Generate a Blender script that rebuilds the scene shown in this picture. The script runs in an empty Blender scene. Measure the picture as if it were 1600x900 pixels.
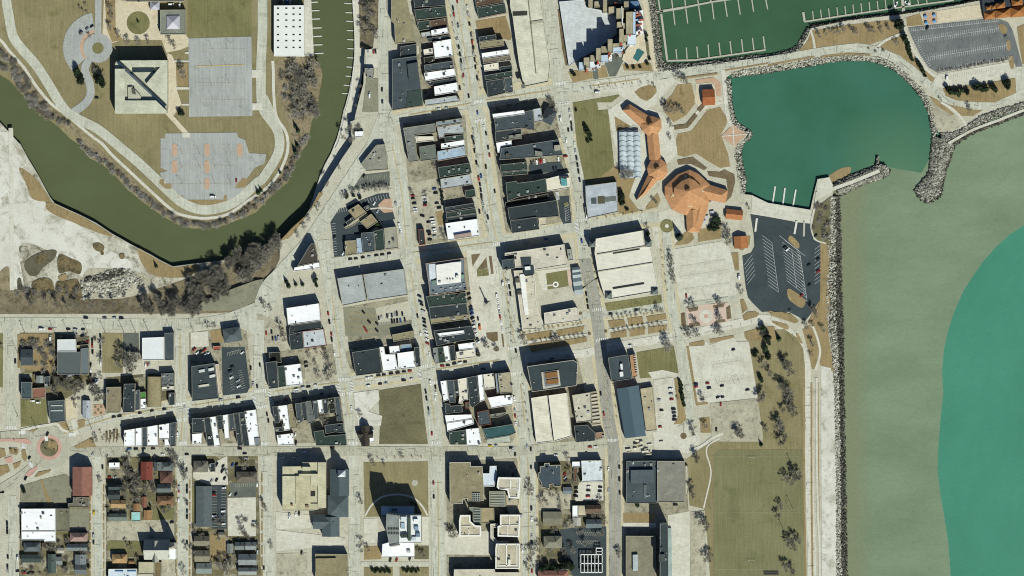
import bpy, bmesh, math, random
from mathutils import Vector, noise
random.seed(7)
SC = bpy.context.scene
COL = SC.collection
# ---------------------------------------------------------------- camera, sky, sun, exposure
S = 0.7            # metres of ground per survey unit (one unit = one pixel of the 1600 x 900 map)
H = 4000.0         # flying height
cam_d = bpy.data.cameras.new('camera')
cam = bpy.data.objects.new('camera', cam_d)
COL.objects.link(cam)
cam.location = (0, 0, H)
cam_d.sensor_width = 36.0
cam_d.lens = 36.0 * H / (1600 * S)
cam_d.clip_start = 50.0
cam_d.clip_end = 30000.0
SC.camera = cam
SUN_EL, SUN_AZ = 42.0, 156.0      # degrees; azimuth clockwise from north
w = bpy.data.worlds.new('World')
SC.world = w
w.use_nodes = True
nt = w.node_tree
nt.nodes.clear()
sky = nt.nodes.new('ShaderNodeTexSky')
sky.sky_type = 'NISHITA'
sky.sun_disc = False
sky.sun_elevation = math.radians(SUN_EL)
sky.sun_rotation = math.radians(SUN_AZ)
sky.ozone_density = 4.0
bg = nt.nodes.new('ShaderNodeBackground')
bg.inputs['Strength'].default_value = 0.05
wo = nt.nodes.new('ShaderNodeOutputWorld')
nt.links.new(sky.outputs[0], bg.inputs[0])
nt.links.new(bg.outputs[0], wo.inputs[0])
sl = bpy.data.lights.new('sun', 'SUN')
sl.energy = 5.0
sl.angle = math.radians(0.5)
sl.color = (1.0, 0.94, 0.80)
sun = bpy.data.objects.new('sun', sl)
COL.objects.link(sun)
sun.location = (300, -600, 800)
sun.rotation_euler = (math.radians(90 - SUN_EL), 0, math.radians(180 - SUN_AZ))
SC.view_settings.view_transform = 'Standard'
SC.view_settings.look = 'None'
SC.view_settings.exposure = 0.58
SC.view_settings.gamma = 1.0
SC.cycles.diffuse_bounces = 1
SC.cycles.filter_width = 1.1
KALB = 0.60        # albedo of a surface that shows as full white in the sun

# ---------------------------------------------------------------- colour and node helpers
def lin(hx, k=None):
    k = KALB if k is None else k
    out = []
    for i in (0, 2, 4):
        v = int(hx[i:i+2], 16) / 255.0
        v = v / 12.92 if v <= 0.04045 else ((v + 0.055) / 1.055) ** 2.4
        out.append(min(v * k * (0.945, 1.035, 1.10)[i // 2], 0.9))
    return tuple(out) + (1.0,)

MATS = {}
class NT:
    def __init__(s, name, rough=0.9, spec=0.2):
        s.m = bpy.data.materials.new(name); s.m.use_nodes = True
        s.t = s.m.node_tree; s.t.nodes.clear()
        s.out = s.n('ShaderNodeOutputMaterial'); s.b = s.n('ShaderNodeBsdfPrincipled')
        s.b.inputs['Roughness'].default_value = rough
        s.b.inputs['Specular IOR Level'].default_value = spec
        s.l(s.b.outputs[0], s.out.inputs[0]); MATS[name] = s.m
        s._pos = None
    def n(s, k, **kw):
        o = s.t.nodes.new(k)
        for a, v in kw.items(): setattr(o, a, v)
        return o
    def l(s, a, b): s.t.links.new(a, b)
    def pos(s):
        if s._pos is None: s._pos = s.n('ShaderNodeNewGeometry').outputs['Position']
        return s._pos
    def noise(s, scale, detail=4, rough=0.6, vec=None, off=None, dist=0.0):
        o = s.n('ShaderNodeTexNoise'); o.inputs['Scale'].default_value = scale
        o.inputs['Detail'].default_value = detail; o.inputs['Roughness'].default_value = rough
        o.inputs['Distortion'].default_value = dist
        s.l(vec or s.pos(), o.inputs['Vector'])
        return o.outputs['Fac']
    def ramp(s, fac, stops):
        o = s.n('ShaderNodeValToRGB'); e = o.color_ramp.elements
        while len(e) < len(stops): e.new(0.5)
        for q, (p, c) in zip(e, stops): q.position = p; q.color = c if isinstance(c, tuple) else (c, c, c, 1)
        s.l(fac, o.inputs[0]); return o.outputs[0]
    def mix(s, a, b, fac=0.5, mode='MIX'):
        o = s.n('ShaderNodeMix', data_type='RGBA', blend_type=mode)
        o.clamp_factor = True
        for v, k in ((fac, 0), (a, 6), (b, 7)):
            if isinstance(v, (float, int)): o.inputs[k].default_value = v
            elif isinstance(v, tuple): o.inputs[k].default_value = v
            else: s.l(v, o.inputs[k])
        return o.outputs[2]
    def math(s, op, a, b=None, c=None):
        o = s.n('ShaderNodeMath', operation=op)
        for i, v in enumerate((a, b, c)):
            if v is None: continue
            if isinstance(v, (float, int)): o.inputs[i].default_value = v
            else: s.l(v, o.inputs[i])
        return o.outputs[0]
    def rot(s, deg, scale=(1, 1, 1)):
        o = s.n('ShaderNodeMapping'); o.inputs['Rotation'].default_value = (0, 0, math.radians(deg))
        o.inputs['Scale'].default_value = scale
        s.l(s.pos(), o.inputs['Vector']); return o.outputs[0]
    def done(s, c): s.l(c, s.b.inputs['Base Color']); return s.m

def ground_mat(name, c1, c2, c3=None, sc=0.03, fine=0.8, fa=0.16, slabs=None, streak=None, third=0.62, rough=0.95):
    """mottled outdoor surface: broad patches c1-c2, blotches c3, fine grain, optional slab joints"""
    t = NT(name, rough, 0.1)
    c = t.ramp(t.noise(sc, 6, 0.65), [(0.33, lin(c1)), (0.67, lin(c2))])
    if c3:
        c = t.mix(c, lin(c3), t.ramp(t.noise(sc * 2.6, 7, 0.7, dist=0.6), [(third - 0.08, 0.0), (third + 0.09, 1.0)]))
    if slabs:
        b = t.n('ShaderNodeTexBrick'); b.offset = 0.0
        t.l(t.rot(slabs[1]), b.inputs['Vector'])
        b.inputs['Scale'].default_value = 1.0; b.inputs['Mortar Size'].default_value = 0.12
        b.inputs['Brick Width'].default_value = slabs[0]; b.inputs['Row Height'].default_value = slabs[0]
        b.inputs['Color1'].default_value = (1.05,)*3 + (1,); b.inputs['Color2'].default_value = (0.92,)*3 + (1,)
        b.inputs['Mortar'].default_value = (0.72,)*3 + (1,)
        c = t.mix(c, b.outputs[0], 0.75, 'MULTIPLY')
    if streak is not None:
        c = t.mix(c, t.ramp(t.noise(0.09, 4, 0.6, t.rot(streak, (6, 0.35, 1))), [(0.3, 0.8), (0.7, 1.12)]), 0.8, 'MULTIPLY')
    c = t.mix(c, t.ramp(t.noise(fine, 3, 0.7), [(0.25, 1 - fa * 1.5), (0.75, 1 + fa)]), 1.0, 'MULTIPLY')
    return t.done(c)

ground_mat('sidewalk', 'bfbaa5', 'cfcab7', 'aaa591', 0.05, 0.7, 0.13, (3.0, 9))
ground_mat('yellow_pavement', 'c8bd9c', 'd6ccae', 'aca07e', 0.09, 0.9, 0.12, (2.4, 9))
ground_mat('concrete_road', 'c1c0ae', 'd0cfbf', 'aeac9c', 0.035, 0.6, 0.11, (4.5, 9), 9)
ground_mat('concrete_road_straight', 'bfbeab', 'cecdbb', 'abaa98', 0.035, 0.6, 0.11, (4.5, 0), 0)
ground_mat('asphalt_road', '9f9d91', 'aeaca0', '8f8d83', 0.04, 0.6, 0.12, None, 7)
ground_mat('worn_road', 'b3b09c', 'c2bfac', '9d9a88', 0.05, 0.6, 0.11, None, 85)
ground_mat('pale_concrete', 'cfcab8', 'dad6c7', 'b9b3a0', 0.04, 0.6, 0.11, (5.0, 9))
ground_mat('pale_path', 'd2cdbc', 'dbd7c9', 'c2bba8', 0.05, 0.6, 0.09, (3.5, 4))
ground_mat('plaza_paving', 'd3c5a8', 'ddd0b6', 'bfae90', 0.06, 0.9, 0.07, (2.6, 9))
ground_mat('grey_lot', 'a6a8a4', 'b4b5b0', '9a9b95', 0.03, 0.5, 0.09, None, 88)
ground_mat('dark_asphalt', '3f484b', '4a5356', '394144', 0.04, 0.8, 0.13)
ground_mat('mid_asphalt', '62675f', '74776e', '54584f', 0.04, 0.8, 0.12, None, 5)
ground_mat('worn_asphalt', '85836f', '97947f', '6b6a5b', 0.05, 0.9, 0.12)
ground_mat('lake_lot', '6c7070', '7d807e', '5c6060', 0.05, 0.9, 0.10, None, 80)
ground_mat('block_ground', '95907b', 'b1aa93', '6a6552', 0.06, 0.7, 0.2, third=0.57)
ground_mat('gravel_lot', 'a8a28d', 'c6bfa8', '807a67', 0.07, 0.9, 0.16, third=0.6)
ground_mat('white_gravel', 'cfccbd', 'e2dfd4', 'a39d89', 0.03, 0.6, 0.13, third=0.58)
ground_mat('lawn', '887e5c', '9a8f6c', '77724c', 0.02, 0.6, 0.13, None, 40)
ground_mat('green_lawn', '77744e', '88835b', '676743', 0.025, 0.6, 0.13, None, 20)
ground_mat('sports_lawn', '7a7856', '898663', '6d6f4b', 0.012, 0.7, 0.13, None, 90)
ground_mat('dark_lawn', '68644b', '827b5e', '56523c', 0.035, 0.6, 0.22)
ground_mat('tan_grass', '96835f', 'a6926b', '84734f', 0.03, 0.6, 0.15, None, 60)
ground_mat('brush_soil', '6f6349', '8b7a58', '55503c', 0.06, 0.5, 0.28, third=0.52)
t_ = NT('back_yard', 0.95, 0.1)
v_ = t_.n('ShaderNodeTexVoronoi', distance='CHEBYCHEV'); v_.inputs['Scale'].default_value = 0.085; t_.l(t_.rot(3, (1, 1.5, 1)), v_.inputs['Vector'])
sp_ = t_.n('ShaderNodeSeparateColor'); t_.l(v_.outputs['Color'], sp_.inputs[0])
c_ = t_.ramp(sp_.outputs[0], [(0.0, lin('6f6a4b')), (0.25, lin('857d5f')), (0.45, lin('a19a84')), (0.65, lin('77704f')), (0.85, lin('5f5b49')), (1.0, lin('b5ae99'))])
c_ = t_.mix(c_, lin('6d664f'), t_.ramp(t_.noise(0.11, 7, 0.7, dist=.8), [(0.45, 0.0), (0.62, 0.8)]))
t_.done(t_.mix(c_, t_.ramp(t_.noise(0.55, 4, 0.75), [(0.25, 0.62), (0.75, 1.3)]), 1.0, 'MULTIPLY'))
ground_mat('bank_soil', '8d7f64', 'a3957a', '6e664f', 0.06, 0.6, 0.2, third=0.55)
ground_mat('planting_soil', '6e5f49', '83735a', '574c3b', 0.1, 0.9, 0.2)
ground_mat('brick_paving', 'bf9d82', 'cbab91', 'ad8b70', 0.15, 1.1, 0.12)
ground_mat('pink_paving', 'cdb4a4', 'd8c3b3', 'bd9f90', 0.15, 1.1, 0.08)
ground_mat('red_paving', 'c49a8b', 'cda698', 'b5897b', 0.2, 1.2, 0.08)
ground_mat('scrub_yard', 'a9a38e', 'dad5c6', '6e6853', 0.035, 0.5, 0.2, third=0.55)
ground_mat('wet_soil', '5a5646', '6e6855', '484537', 0.05, 0.5, 0.2)

def water_mat(name, c1, c2, sc, c3=None, centre=None, radius=1.0, stretch=(1, 1, 1), ang=0, fa=0.05, soft=0.5):
    t = NT(name, 0.45, 0.06)
    c = t.ramp(t.noise(sc, 5, 0.6, t.rot(ang, stretch)), [(0.3, lin(c1)), (0.7, lin(c2))])
    if c3:
        if centre[1] is None:                       # silt that thins out away from a north-south shore
            sp = t.n('ShaderNodeSeparateXYZ'); t.l(t.pos(), sp.inputs[0]); f = t.math('DIVIDE', t.math('SUBTRACT', sp.outputs[0], centre[0]), radius)
        else:
            d = t.n('ShaderNodeVectorMath', operation='DISTANCE'); t.l(t.pos(), d.inputs[0]); d.inputs[1].default_value = centre
            f = t.math('DIVIDE', d.outputs['Value'], radius)
        f = t.math('ADD', f, t.math('MULTIPLY', t.math('SUBTRACT', t.noise(0.012, 5, 0.6), 0.5), 0.7))
        c = t.mix(lin(c3), c, t.ramp(f, [(1 - soft, 0.0), (1 + soft * .6, 1.0)]))
    c = t.mix(c, t.ramp(t.noise(0.22, 4, 0.7, t.rot(ang + 25, (1, 2.2, 1))), [(0.3, 1 - fa), (0.7, 1 + fa)]), 1.0, 'MULTIPLY')
    c = t.mix(c, t.ramp(t.noise(1.1, 2, 0.7), [(0.3, 1 - fa), (0.7, 1 + fa)]), 1.0, 'MULTIPLY')
    return t.done(c)

# per-object colour materials
def tint_mat(name, lo=0.8, hi=1.12, sc=0.12, fine=1.0, fa=0.08, rough=0.9, spec=0.2, blot=0.0, rib=None, seam=0):
    t = NT(name, rough, spec)
    oi = t.n('ShaderNodeObjectInfo')
    shift = t.n('ShaderNodeVectorMath', operation='ADD'); t.l(t.pos(), shift.inputs[0])
    mul = t.math('MULTIPLY', oi.outputs['Random'], 500.0); cx = t.n('ShaderNodeCombineXYZ'); t.l(mul, cx.inputs[0]); t.l(mul, cx.inputs[2])
    t.l(cx.outputs[0], shift.inputs[1]); v = shift.outputs[0]
    c = t.mix(oi.outputs['Color'], t.ramp(t.noise(sc, 6, 0.65, v), [(0.3, lo), (0.7, hi)]), 1.0, 'MULTIPLY')
    if blot:
        c = t.mix(c, t.mix(c, (0.5, 0.5, 0.5, 1), 1.0, 'MULTIPLY'), t.ramp(t.noise(sc * 3, 6, 0.7, v, dist=0.8), [(0.58, 0.0), (0.72, blot)]))
    if fa: c = t.mix(c, t.ramp(t.noise(fine, 3, 0.7, v), [(0.25, 1 - fa), (0.75, 1 + fa)]), 1.0, 'MULTIPLY')
    if seam:
        b = t.n('ShaderNodeTexBrick'); t.l(t.rot(9 if seam < 5 else 99), b.inputs['Vector']); b.inputs['Scale'].default_value = 1.0; b.inputs['Mortar Size'].default_value = 0.13
        b.inputs['Brick Width'].default_value = seam * 3; b.inputs['Row Height'].default_value = seam
        for k_, v_ in (('Color1', 1.04), ('Color2', 0.93), ('Mortar', 0.74)): b.inputs[k_].default_value = (v_, v_, v_, 1)
        c = t.mix(c, b.outputs[0], 0.8, 'MULTIPLY')
    if rib:
        wv = t.n('ShaderNodeTexWave'); wv.inputs['Scale'].default_value = rib[0]; t.l(t.rot(rib[1]), wv.inputs['Vector'])
        c = t.mix(c, t.ramp(wv.outputs[0], [(0.0, 0.82), (0.5, 1.06)]), 1.0, 'MULTIPLY')
    return t.done(c)
tint_mat('roof_membrane', 0.8, 1.16, 0.1, 0.6, 0.13, blot=0.55, seam=3.2)
tint_mat('roof_gravel', 0.78, 1.18, 0.12, 0.5, 0.18, blot=0.6)
tint_mat('roof_white', 0.88, 1.05, 0.08, 0.7, 0.05, blot=0.3, seam=4.5)
tint_mat('roof_shingle', 0.7, 0.98, 0.25, 0.8, 0.16, blot=0.3)
tint_mat('roof_metal', 0.94, 1.06, 0.1, 0.8, 0.03, 0.5, 0.4, rib=(0.45, 8))
tint_mat('trim', 0.92, 1.06, 0.3, 1.0, 0.04)
tint_mat('car_paint', 0.97, 1.02, 0.3, 1.0, 0.0, 0.35, 0.5)
_t = NT('mixed_car_paint', 0.35, 0.5); _a = _t.n('ShaderNodeAttribute'); _a.attribute_name = 'paint'; _t.done(_a.outputs['Color'])
tint_mat('bark', 0.75, 1.2, 0.5, 2.0, 0.1)
tint_mat('leaf', 0.6, 1.45, 0.5, 2.0, 0.15, 0.8)
def plain(name, hx, rough=0.6, spec=0.3, k=None, metal=0.0):
    t = NT(name, rough, spec); t.b.inputs['Metallic'].default_value = metal
    c = t.mix(lin(hx, k), t.ramp(t.noise(0.8, 3, 0.6), [(0.3, 0.9), (0.7, 1.08)]), 1.0, 'MULTIPLY')
    return t.done(c)
plain('glass_dark', '20292e', 0.15, 0.5)
plain('glass_blue', '33506c', 0.2, 0.5)
plain('tyre', '14151a', 0.9, 0.1)
plain('galvanised', '8b9090', 0.5, 0.4)
plain('dark_metal', '2b2e30', 0.6, 0.3)
plain('white_paint', 'f2f2ee', 0.7, 0.2)
plain('yellow_paint', 'd6bd7c', 0.8, 0.1)
plain('faded_paint', 'd4cdb8', 0.8, 0.1)
plain('tar', '77766b', 0.9, 0.1)
plain('stone', 'b9b4a4', 0.9, 0.1)
plain('pool_water', '3f6e70', 0.2, 0.2)
plain('dock_plank', 'b9b5a6', 0.9, 0.1)
plain('white_plank', 'dedbd0', 0.9, 0.1)
# walls: plaster or brick with a grid of windows laid out in metres along the facade
def wall_mat():
    t = NT('facade', 0.9, 0.15)
    oi = t.n('ShaderNodeObjectInfo'); uv = t.n('ShaderNodeUVMap'); uv.uv_map = 'UVMap'
    sp = t.n('ShaderNodeSeparateXYZ'); t.l(uv.outputs[0], sp.inputs[0])
    def band(v, period, a, b):
        f = t.math('FRACT', t.math('DIVIDE', v, period))
        return t.math('MULTIPLY', t.math('GREATER_THAN', f, a), t.math('LESS_THAN', f, b))
    m = t.math('MULTIPLY', band(sp.outputs[0], 3.1, 0.3, 0.7), band(sp.outputs[1], 3.7, 0.3, 0.75))
    c = t.mix(oi.outputs['Color'], t.ramp(t.noise(0.4, 5, 0.6), [(0.3, 0.85), (0.7, 1.1)]), 1.0, 'MULTIPLY')
    return t.done(t.mix(c, (0.02, 0.03, 0.04, 1), m))
wall_mat()
# rocks: every stone its own grey
def rock_mat(name, a, b, c):
    t = NT(name, 0.95, 0.1)
    g = t.n('ShaderNodeNewGeometry')
    cc = t.ramp(g.outputs['Random Per Island'], [(0.0, lin(a)), (0.45, lin(b)), (1.0, lin(c))])
    return t.done(t.mix(cc, t.ramp(t.noise(0.7, 4, 0.7), [(0.3, 0.8), (0.7, 1.12)]), 1.0, 'MULTIPLY'))
rock_mat('rock_pale', '6c6a5f', 'a8a494', 'd2cec0')
rock_mat('rock_grey', '55544b', '8b887c', 'b9b5a8')
rock_mat('rock_dark', '2c2e2a', '4a4a42', '7a766a')

# ---------------------------------------------------------------- map coordinates
OR = [0.0, 0.0, 4.0]
def at(x, y, z=4.0): OR[:] = [x, y, z]
def P(x, y, z=0.0):
    """survey point seen from the flying height -> ground metres"""
    k = S * (H - z) / H
    return ((OR[0] + x / OR[2] - 800) * k, (450 - OR[1] - y / OR[2]) * k)
def pts(s, z=0.0):
    if not isinstance(s, str): return [P(a, b, z) for a, b in s]
    return [P(*map(float, q.split(',')), z) for q in s.split()]
def m2(v): return v / OR[2] * S     # local units -> metres
def ccw(p):
    a = sum(p[i][0] * p[(i+1) % len(p)][1] - p[(i+1) % len(p)][0] * p[i][1] for i in range(len(p)))
    return p if a > 0 else p[::-1]
def cen(p): return (sum(q[0] for q in p) / len(p), sum(q[1] for q in p) / len(p))
def inside(x, y, p):
    r = False; j = len(p) - 1
    for i in range(len(p)):
        if (p[i][1] > y) != (p[j][1] > y) and x < (p[j][0]-p[i][0]) * (y-p[i][1]) / (p[j][1]-p[i][1]) + p[i][0]: r = not r
        j = i
    return r
def inset(p, d):
    n = len(p); out = []
    for i in range(n):
        a, b, c = Vector(p[i-1]), Vector(p[i]), Vector(p[(i+1) % n])
        e1 = (b - a).normalized(); e2 = (c - b).normalized()
        n1 = Vector((-e1.y, e1.x)); n2 = Vector((-e2.y, e2.x))
        k = 1 + n1.dot(n2)
        v = (n1 + n2) / max(k, 0.3)
        out.append((b.x + v.x * d, b.y + v.y * d))
    return out
def smooth(p, n=6):
    out = []
    for i in range(len(p) - 1):
        a, b, c, d = [Vector(p[max(0, min(len(p)-1, j))]) for j in (i-1, i, i+1, i+2)]
        for k in range(n):
            t = k / n
            v = 0.5 * ((2*b) + (c-a)*t + (2*a-5*b+4*c-d)*t*t + (3*b-a-3*c+d)*t**3)
            out.append((v.x, v.y))
    out.append(tuple(p[-1])); return out

# ---------------------------------------------------------------- mesh builder
class MB:
    def __init__(s): s.v = []; s.f = []; s.mi = []; s.uv = []
    def face(s, vs, mi=0, uv=None):
        b = len(s.v); s.v += [tuple(q) for q in vs]; s.f.append(tuple(range(b, b + len(vs)))); s.mi.append(mi); s.uv.append(uv)
    def poly(s, p, z, mi=0): s.face([(x, y, z) for x, y in ccw(p)], mi)
    def side(s, p, z0, z1, mi=0, flip=False):
        p = ccw(p); u = 0.0
        for i in range(len(p)):
            a, b = p[i], p[(i+1) % len(p)]
            L = math.hypot(b[0]-a[0], b[1]-a[1])
            q = [(*a, z0), (*b, z0), (*b, z1), (*a, z1)]; uv = [(u, z0), (u+L, z0), (u+L, z1), (u, z1)]
            if flip: q.reverse(); uv.reverse()
            s.face(q, mi, uv); u += L
    def prism(s, p, z0, z1, mi=0, bottom=False):
        s.side(p, z0, z1, mi); s.poly(p, z1, mi)
        if bottom: s.face([(x, y, z0) for x, y in ccw(p)[::-1]], mi)
    def box(s, cx, cy, z0, z1, w, d, a=0.0, mi=0):
        c, q = math.cos(a), math.sin(a)
        s.prism([(cx + c*x - q*y, cy + q*x + c*y) for x, y in ((-w/2,-d/2),(w/2,-d/2),(w/2,d/2),(-w/2,d/2))], z0, z1, mi)
    def tube(s, a, b, r0, r1, n=4, mi=0, cap=False):
        a, b = Vector(a), Vector(b); d = (b - a)
        if d.length < 1e-6: return
        d.normalize(); u = d.orthogonal().normalized(); v = d.cross(u)
        A = [a + (u*math.cos(2*math.pi*i/n) + v*math.sin(2*math.pi*i/n))*r0 for i in range(n)]
        B = [b + (u*math.cos(2*math.pi*i/n) + v*math.sin(2*math.pi*i/n))*r1 for i in range(n)]
        for i in range(n):
            j = (i+1) % n; s.face([A[i], A[j], B[j], B[i]], mi)
        if cap: s.face(B, mi)
    def cyl(s, x, y, z0, z1, r0, r1=None, n=16, mi=0):
        s.tube((x, y, z0), (x, y, z1), r0, r0 if r1 is None else r1, n, mi, True)
    def mesh(s, name, mats):
        me = bpy.data.meshes.new(name); me.from_pydata(s.v, [], s.f)
        if any(u is not None for u in s.uv):
            ul = me.uv_layers.new(name='UVMap'); k = 0
            for u, f in zip(s.uv, s.f):
                for j in range(len(f)):
                    if u is not None: ul.data[k].uv = u[j]
                    k += 1
        for m in (mats if isinstance(mats, (list, tuple)) else [mats]): me.materials.append(MATS[m])
        if any(s.mi): me.polygons.foreach_set('material_index', s.mi)
        me.update(); return me
    def obj(s, name, mats, parent=None, color=None, origin=(0, 0, 0)):
        if origin != (0, 0, 0): s.v = [(x-origin[0], y-origin[1], z-origin[2]) for x, y, z in s.v]
        return put(name, s.mesh(name, mats), parent, color, origin)
def put(name, me, parent=None, color=None, loc=(0, 0, 0), rot=0.0):
    o = bpy.data.objects.new(name, me); COL.objects.link(o)
    if color is not None: o.color = color if isinstance(color, tuple) else lin(color)
    o.location = loc; o.rotation_euler = (0, 0, rot)
    if parent is not None: o.parent = parent
    return o
LABELS = {}
def tag(o, label, cat, group=None):
    label = label.strip()
    n = LABELS.get(label, 0); LABELS[label] = n + 1
    if n: print('DUPLICATE LABEL:', label)
    if not 4 <= len(label.split()) <= 16: print('LABEL LENGTH:', len(label.split()), label)
    o['label'] = label; o['category'] = cat
    if group: o['group'] = group
    return o
def empty(name, loc, rot=0.0): return put(name, None, None, None, loc, rot)
ONES = 'zeroth first second third fourth fifth sixth seventh eighth ninth tenth eleventh twelfth thirteenth fourteenth fifteenth sixteenth seventeenth eighteenth nineteenth'.split()
def nth(i, n=None):
    if n and n > 2 and i == n: return 'last'
    if i < 20: return ONES[i]
    t, u = divmod(i, 10); b = ['', '', 'twent', 'thirt', 'fort', 'fift', 'sixt', 'sevent', 'eight', 'ninet'][t]
    return b + 'ieth' if u == 0 else b + 'y-' + ONES[u]

# ---------------------------------------------------------------- ground sheets
LOWZ = -9.0        # river flats below the bluff
IND = -7.0         # old industrial yard beside the river
BZ = [0.0]
LY = 0.14
NG = [0]
def lay(layer):
    NG[0] += 1
    return layer * LY + (NG[0] % 23) * 0.003
ROUND = ('brush', 'grass', 'scrub', 'traffic_island', 'gravel_yard', 'sandbar', 'dry_grass_patch', 'empty_lot_grass')
def closed(p, n=5):
    q = smooth([p[-1]] + p + [p[0], p[1]], n); return q[n:-n - 1]
def G(name, s, mat, layer=1, z=None):
    z0 = BZ[0] if z is None else z
    b = MB(); p = pts(s, z0) if isinstance(s, str) else s
    if name in ROUND: p = closed(p)
    b.poly(p, z0 + lay(layer))
    o = b.obj(name, mat); o['kind'] = 'structure'; return o
def ribbon_pts(line, w):
    L, R = [], []
    for i in range(len(line)):
        a = Vector(line[max(i-1, 0)]); b = Vector(line[min(i+1, len(line)-1)])
        d = (b - a).normalized(); n = Vector((-d.y, d.x))
        ww = w if not isinstance(w, (list, tuple)) else w[0] + (w[1]-w[0]) * i / (len(line)-1)
        q = Vector(line[i]); L.append(q + n*ww/2); R.append(q - n*ww/2)
    return L, R
def RB(name, s, width, mat, layer=2, z=None, curve=6, kind='structure', lift=0.0):
    """ribbon along a line, width in local units"""
    z0 = BZ[0] if z is None else z
    line = pts(s, z0)
    if curve: line = smooth(line, curve)
    wd = [m2(q) for q in width] if isinstance(width, (list, tuple)) else m2(width)
    L, R = ribbon_pts(line, wd); b = MB(); zz = z0 + lay(layer) + lift
    for i in range(len(L)-1):
        b.face([(*R[i], zz), (*R[i+1], zz), (*L[i+1], zz), (*L[i], zz)])
    o = b.obj(name, mat); o['kind'] = kind
    if name in ('street', 'parking_lot'): seams(line, wd if not isinstance(wd, list) else wd[0], z0)
    return o
SR = random.Random(17)
def seams(line, wd, z0):
    """tarred joints and cracks across and along a concrete street"""
    for a, c in zip(line, line[1:]):
        a, c = Vector(a), Vector(c); d = c - a; L = d.length
        if L < .5 or max(abs(a.x), abs(c.x)) > 600 or max(abs(a.y), abs(c.y)) > 340: continue
        d.normalize(); n = Vector((-d.y, d.x)); t = SR.uniform(0, 5)
        while t < L:
            u0, u1 = sorted((SR.uniform(-.5, .5), SR.uniform(-.5, .5))); q = a + d*t
            if SR.random() < .6: line_mark(q + n*wd*u0, q + n*wd*u1 + d*SR.uniform(-.8, .8), SR.uniform(.1, .3), 'tar', 6, z0)
            if SR.random() < .3: line_mark(q + n*wd*u0, q + n*wd*u0 + d*SR.uniform(3, 11) + n*SR.uniform(-.4, .4), SR.uniform(.1, .28), 'tar', 6, z0)
            t += SR.uniform(3, 9)
def disc(name, x, y, r, mat, layer=2, ri=0.0, a0=0, a1=360, z=None, n=40):
    z0 = BZ[0] if z is None else z; b = MB(); zz = z0 + lay(layer)
    cx, cy = P(x, y, z0); r = m2(r); ri = m2(ri)
    q = [(math.cos(math.radians(a0 + (a1-a0)*i/n)), math.sin(math.radians(a0 + (a1-a0)*i/n))) for i in range(n+1)]
    for i in range(n):
        (c0, s0), (c1, s1) = q[i], q[i+1]
        b.face([(cx+c0*ri, cy+s0*ri, zz), (cx+c0*r, cy+s0*r, zz), (cx+c1*r, cy+s1*r, zz), (cx+c1*ri, cy+s1*ri, zz)] if ri else
               [(cx, cy, zz), (cx+c0*r, cy+s0*r, zz), (cx+c1*r, cy+s1*r, zz)])
    o = b.obj(name, mat); o['kind'] = 'structure'; return o
MARK = {}
STALL_W = 0.19
def mk(mat, z=None):
    k = (mat, BZ[0] if z is None else z)
    return MARK.setdefault(k, MB())
def line_mark(a, b, wd, mat='white_paint', layer=5, z=None):
    z0 = BZ[0] if z is None else z
    a, b = Vector(a), Vector(b); d = b - a
    if d.length < .01: return
    d.normalize(); n = Vector((-d.y, d.x)) * wd / 2; zz = z0 + layer * LY
    mk(mat, z0).face([(*(a-n), zz), (*(b-n), zz), (*(b+n), zz), (*(a+n), zz)])
def dashes(s, mat='yellow_paint', wd=0.22, on=0, off=0, curve=4, shift=0.0):
    line = pts(s, BZ[0])
    if curve: line = smooth(line, curve)
    if shift: line = [tuple(v) for v in ribbon_pts(line, 2*shift)[0]]
    acc = 0.0
    for a, b in zip(line, line[1:]):
        if not on: line_mark(a, b, wd, mat); continue
        L = math.dist(a, b); t = -acc
        while t < L:
            u0, u1 = max(t, 0), min(t + on, L)
            if u1 > u0: line_mark(Vector(a).lerp(Vector(b), u0/L), Vector(a).lerp(Vector(b), u1/L), wd, mat)
            t += on + off
        acc = L - (t - on - off)
def stalls(x0, y0, x1, y1, n, lx, ly, mat='white_paint', spine=True, both=False, wd=0.19):
    """parking stall lines: n+1 lines from a spine, each reaching (lx, ly)"""
    a, b = Vector(P(x0, y0, BZ[0])), Vector(P(x1, y1, BZ[0])); d = Vector((m2(lx), -m2(ly)))
    if spine: line_mark(a, b, wd, mat)
    for i in range(n+1):
        q = a.lerp(b, i/n); line_mark(q, q + d, wd, mat)
        if both: line_mark(q, q - d, wd, mat)
def crosswalk(x0, y0, x1, y1, w=14, n=7):
    a, b = Vector(P(x0, y0, BZ[0])), Vector(P(x1, y1, BZ[0])); d = (b - a).normalized(); p = Vector((-d.y, d.x)) * m2(w) / 2
    for i in range(n):
        q = a.lerp(b, (i + .5)/n); line_mark(q - p, q + p, 0.65, 'white_paint', 5)

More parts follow.
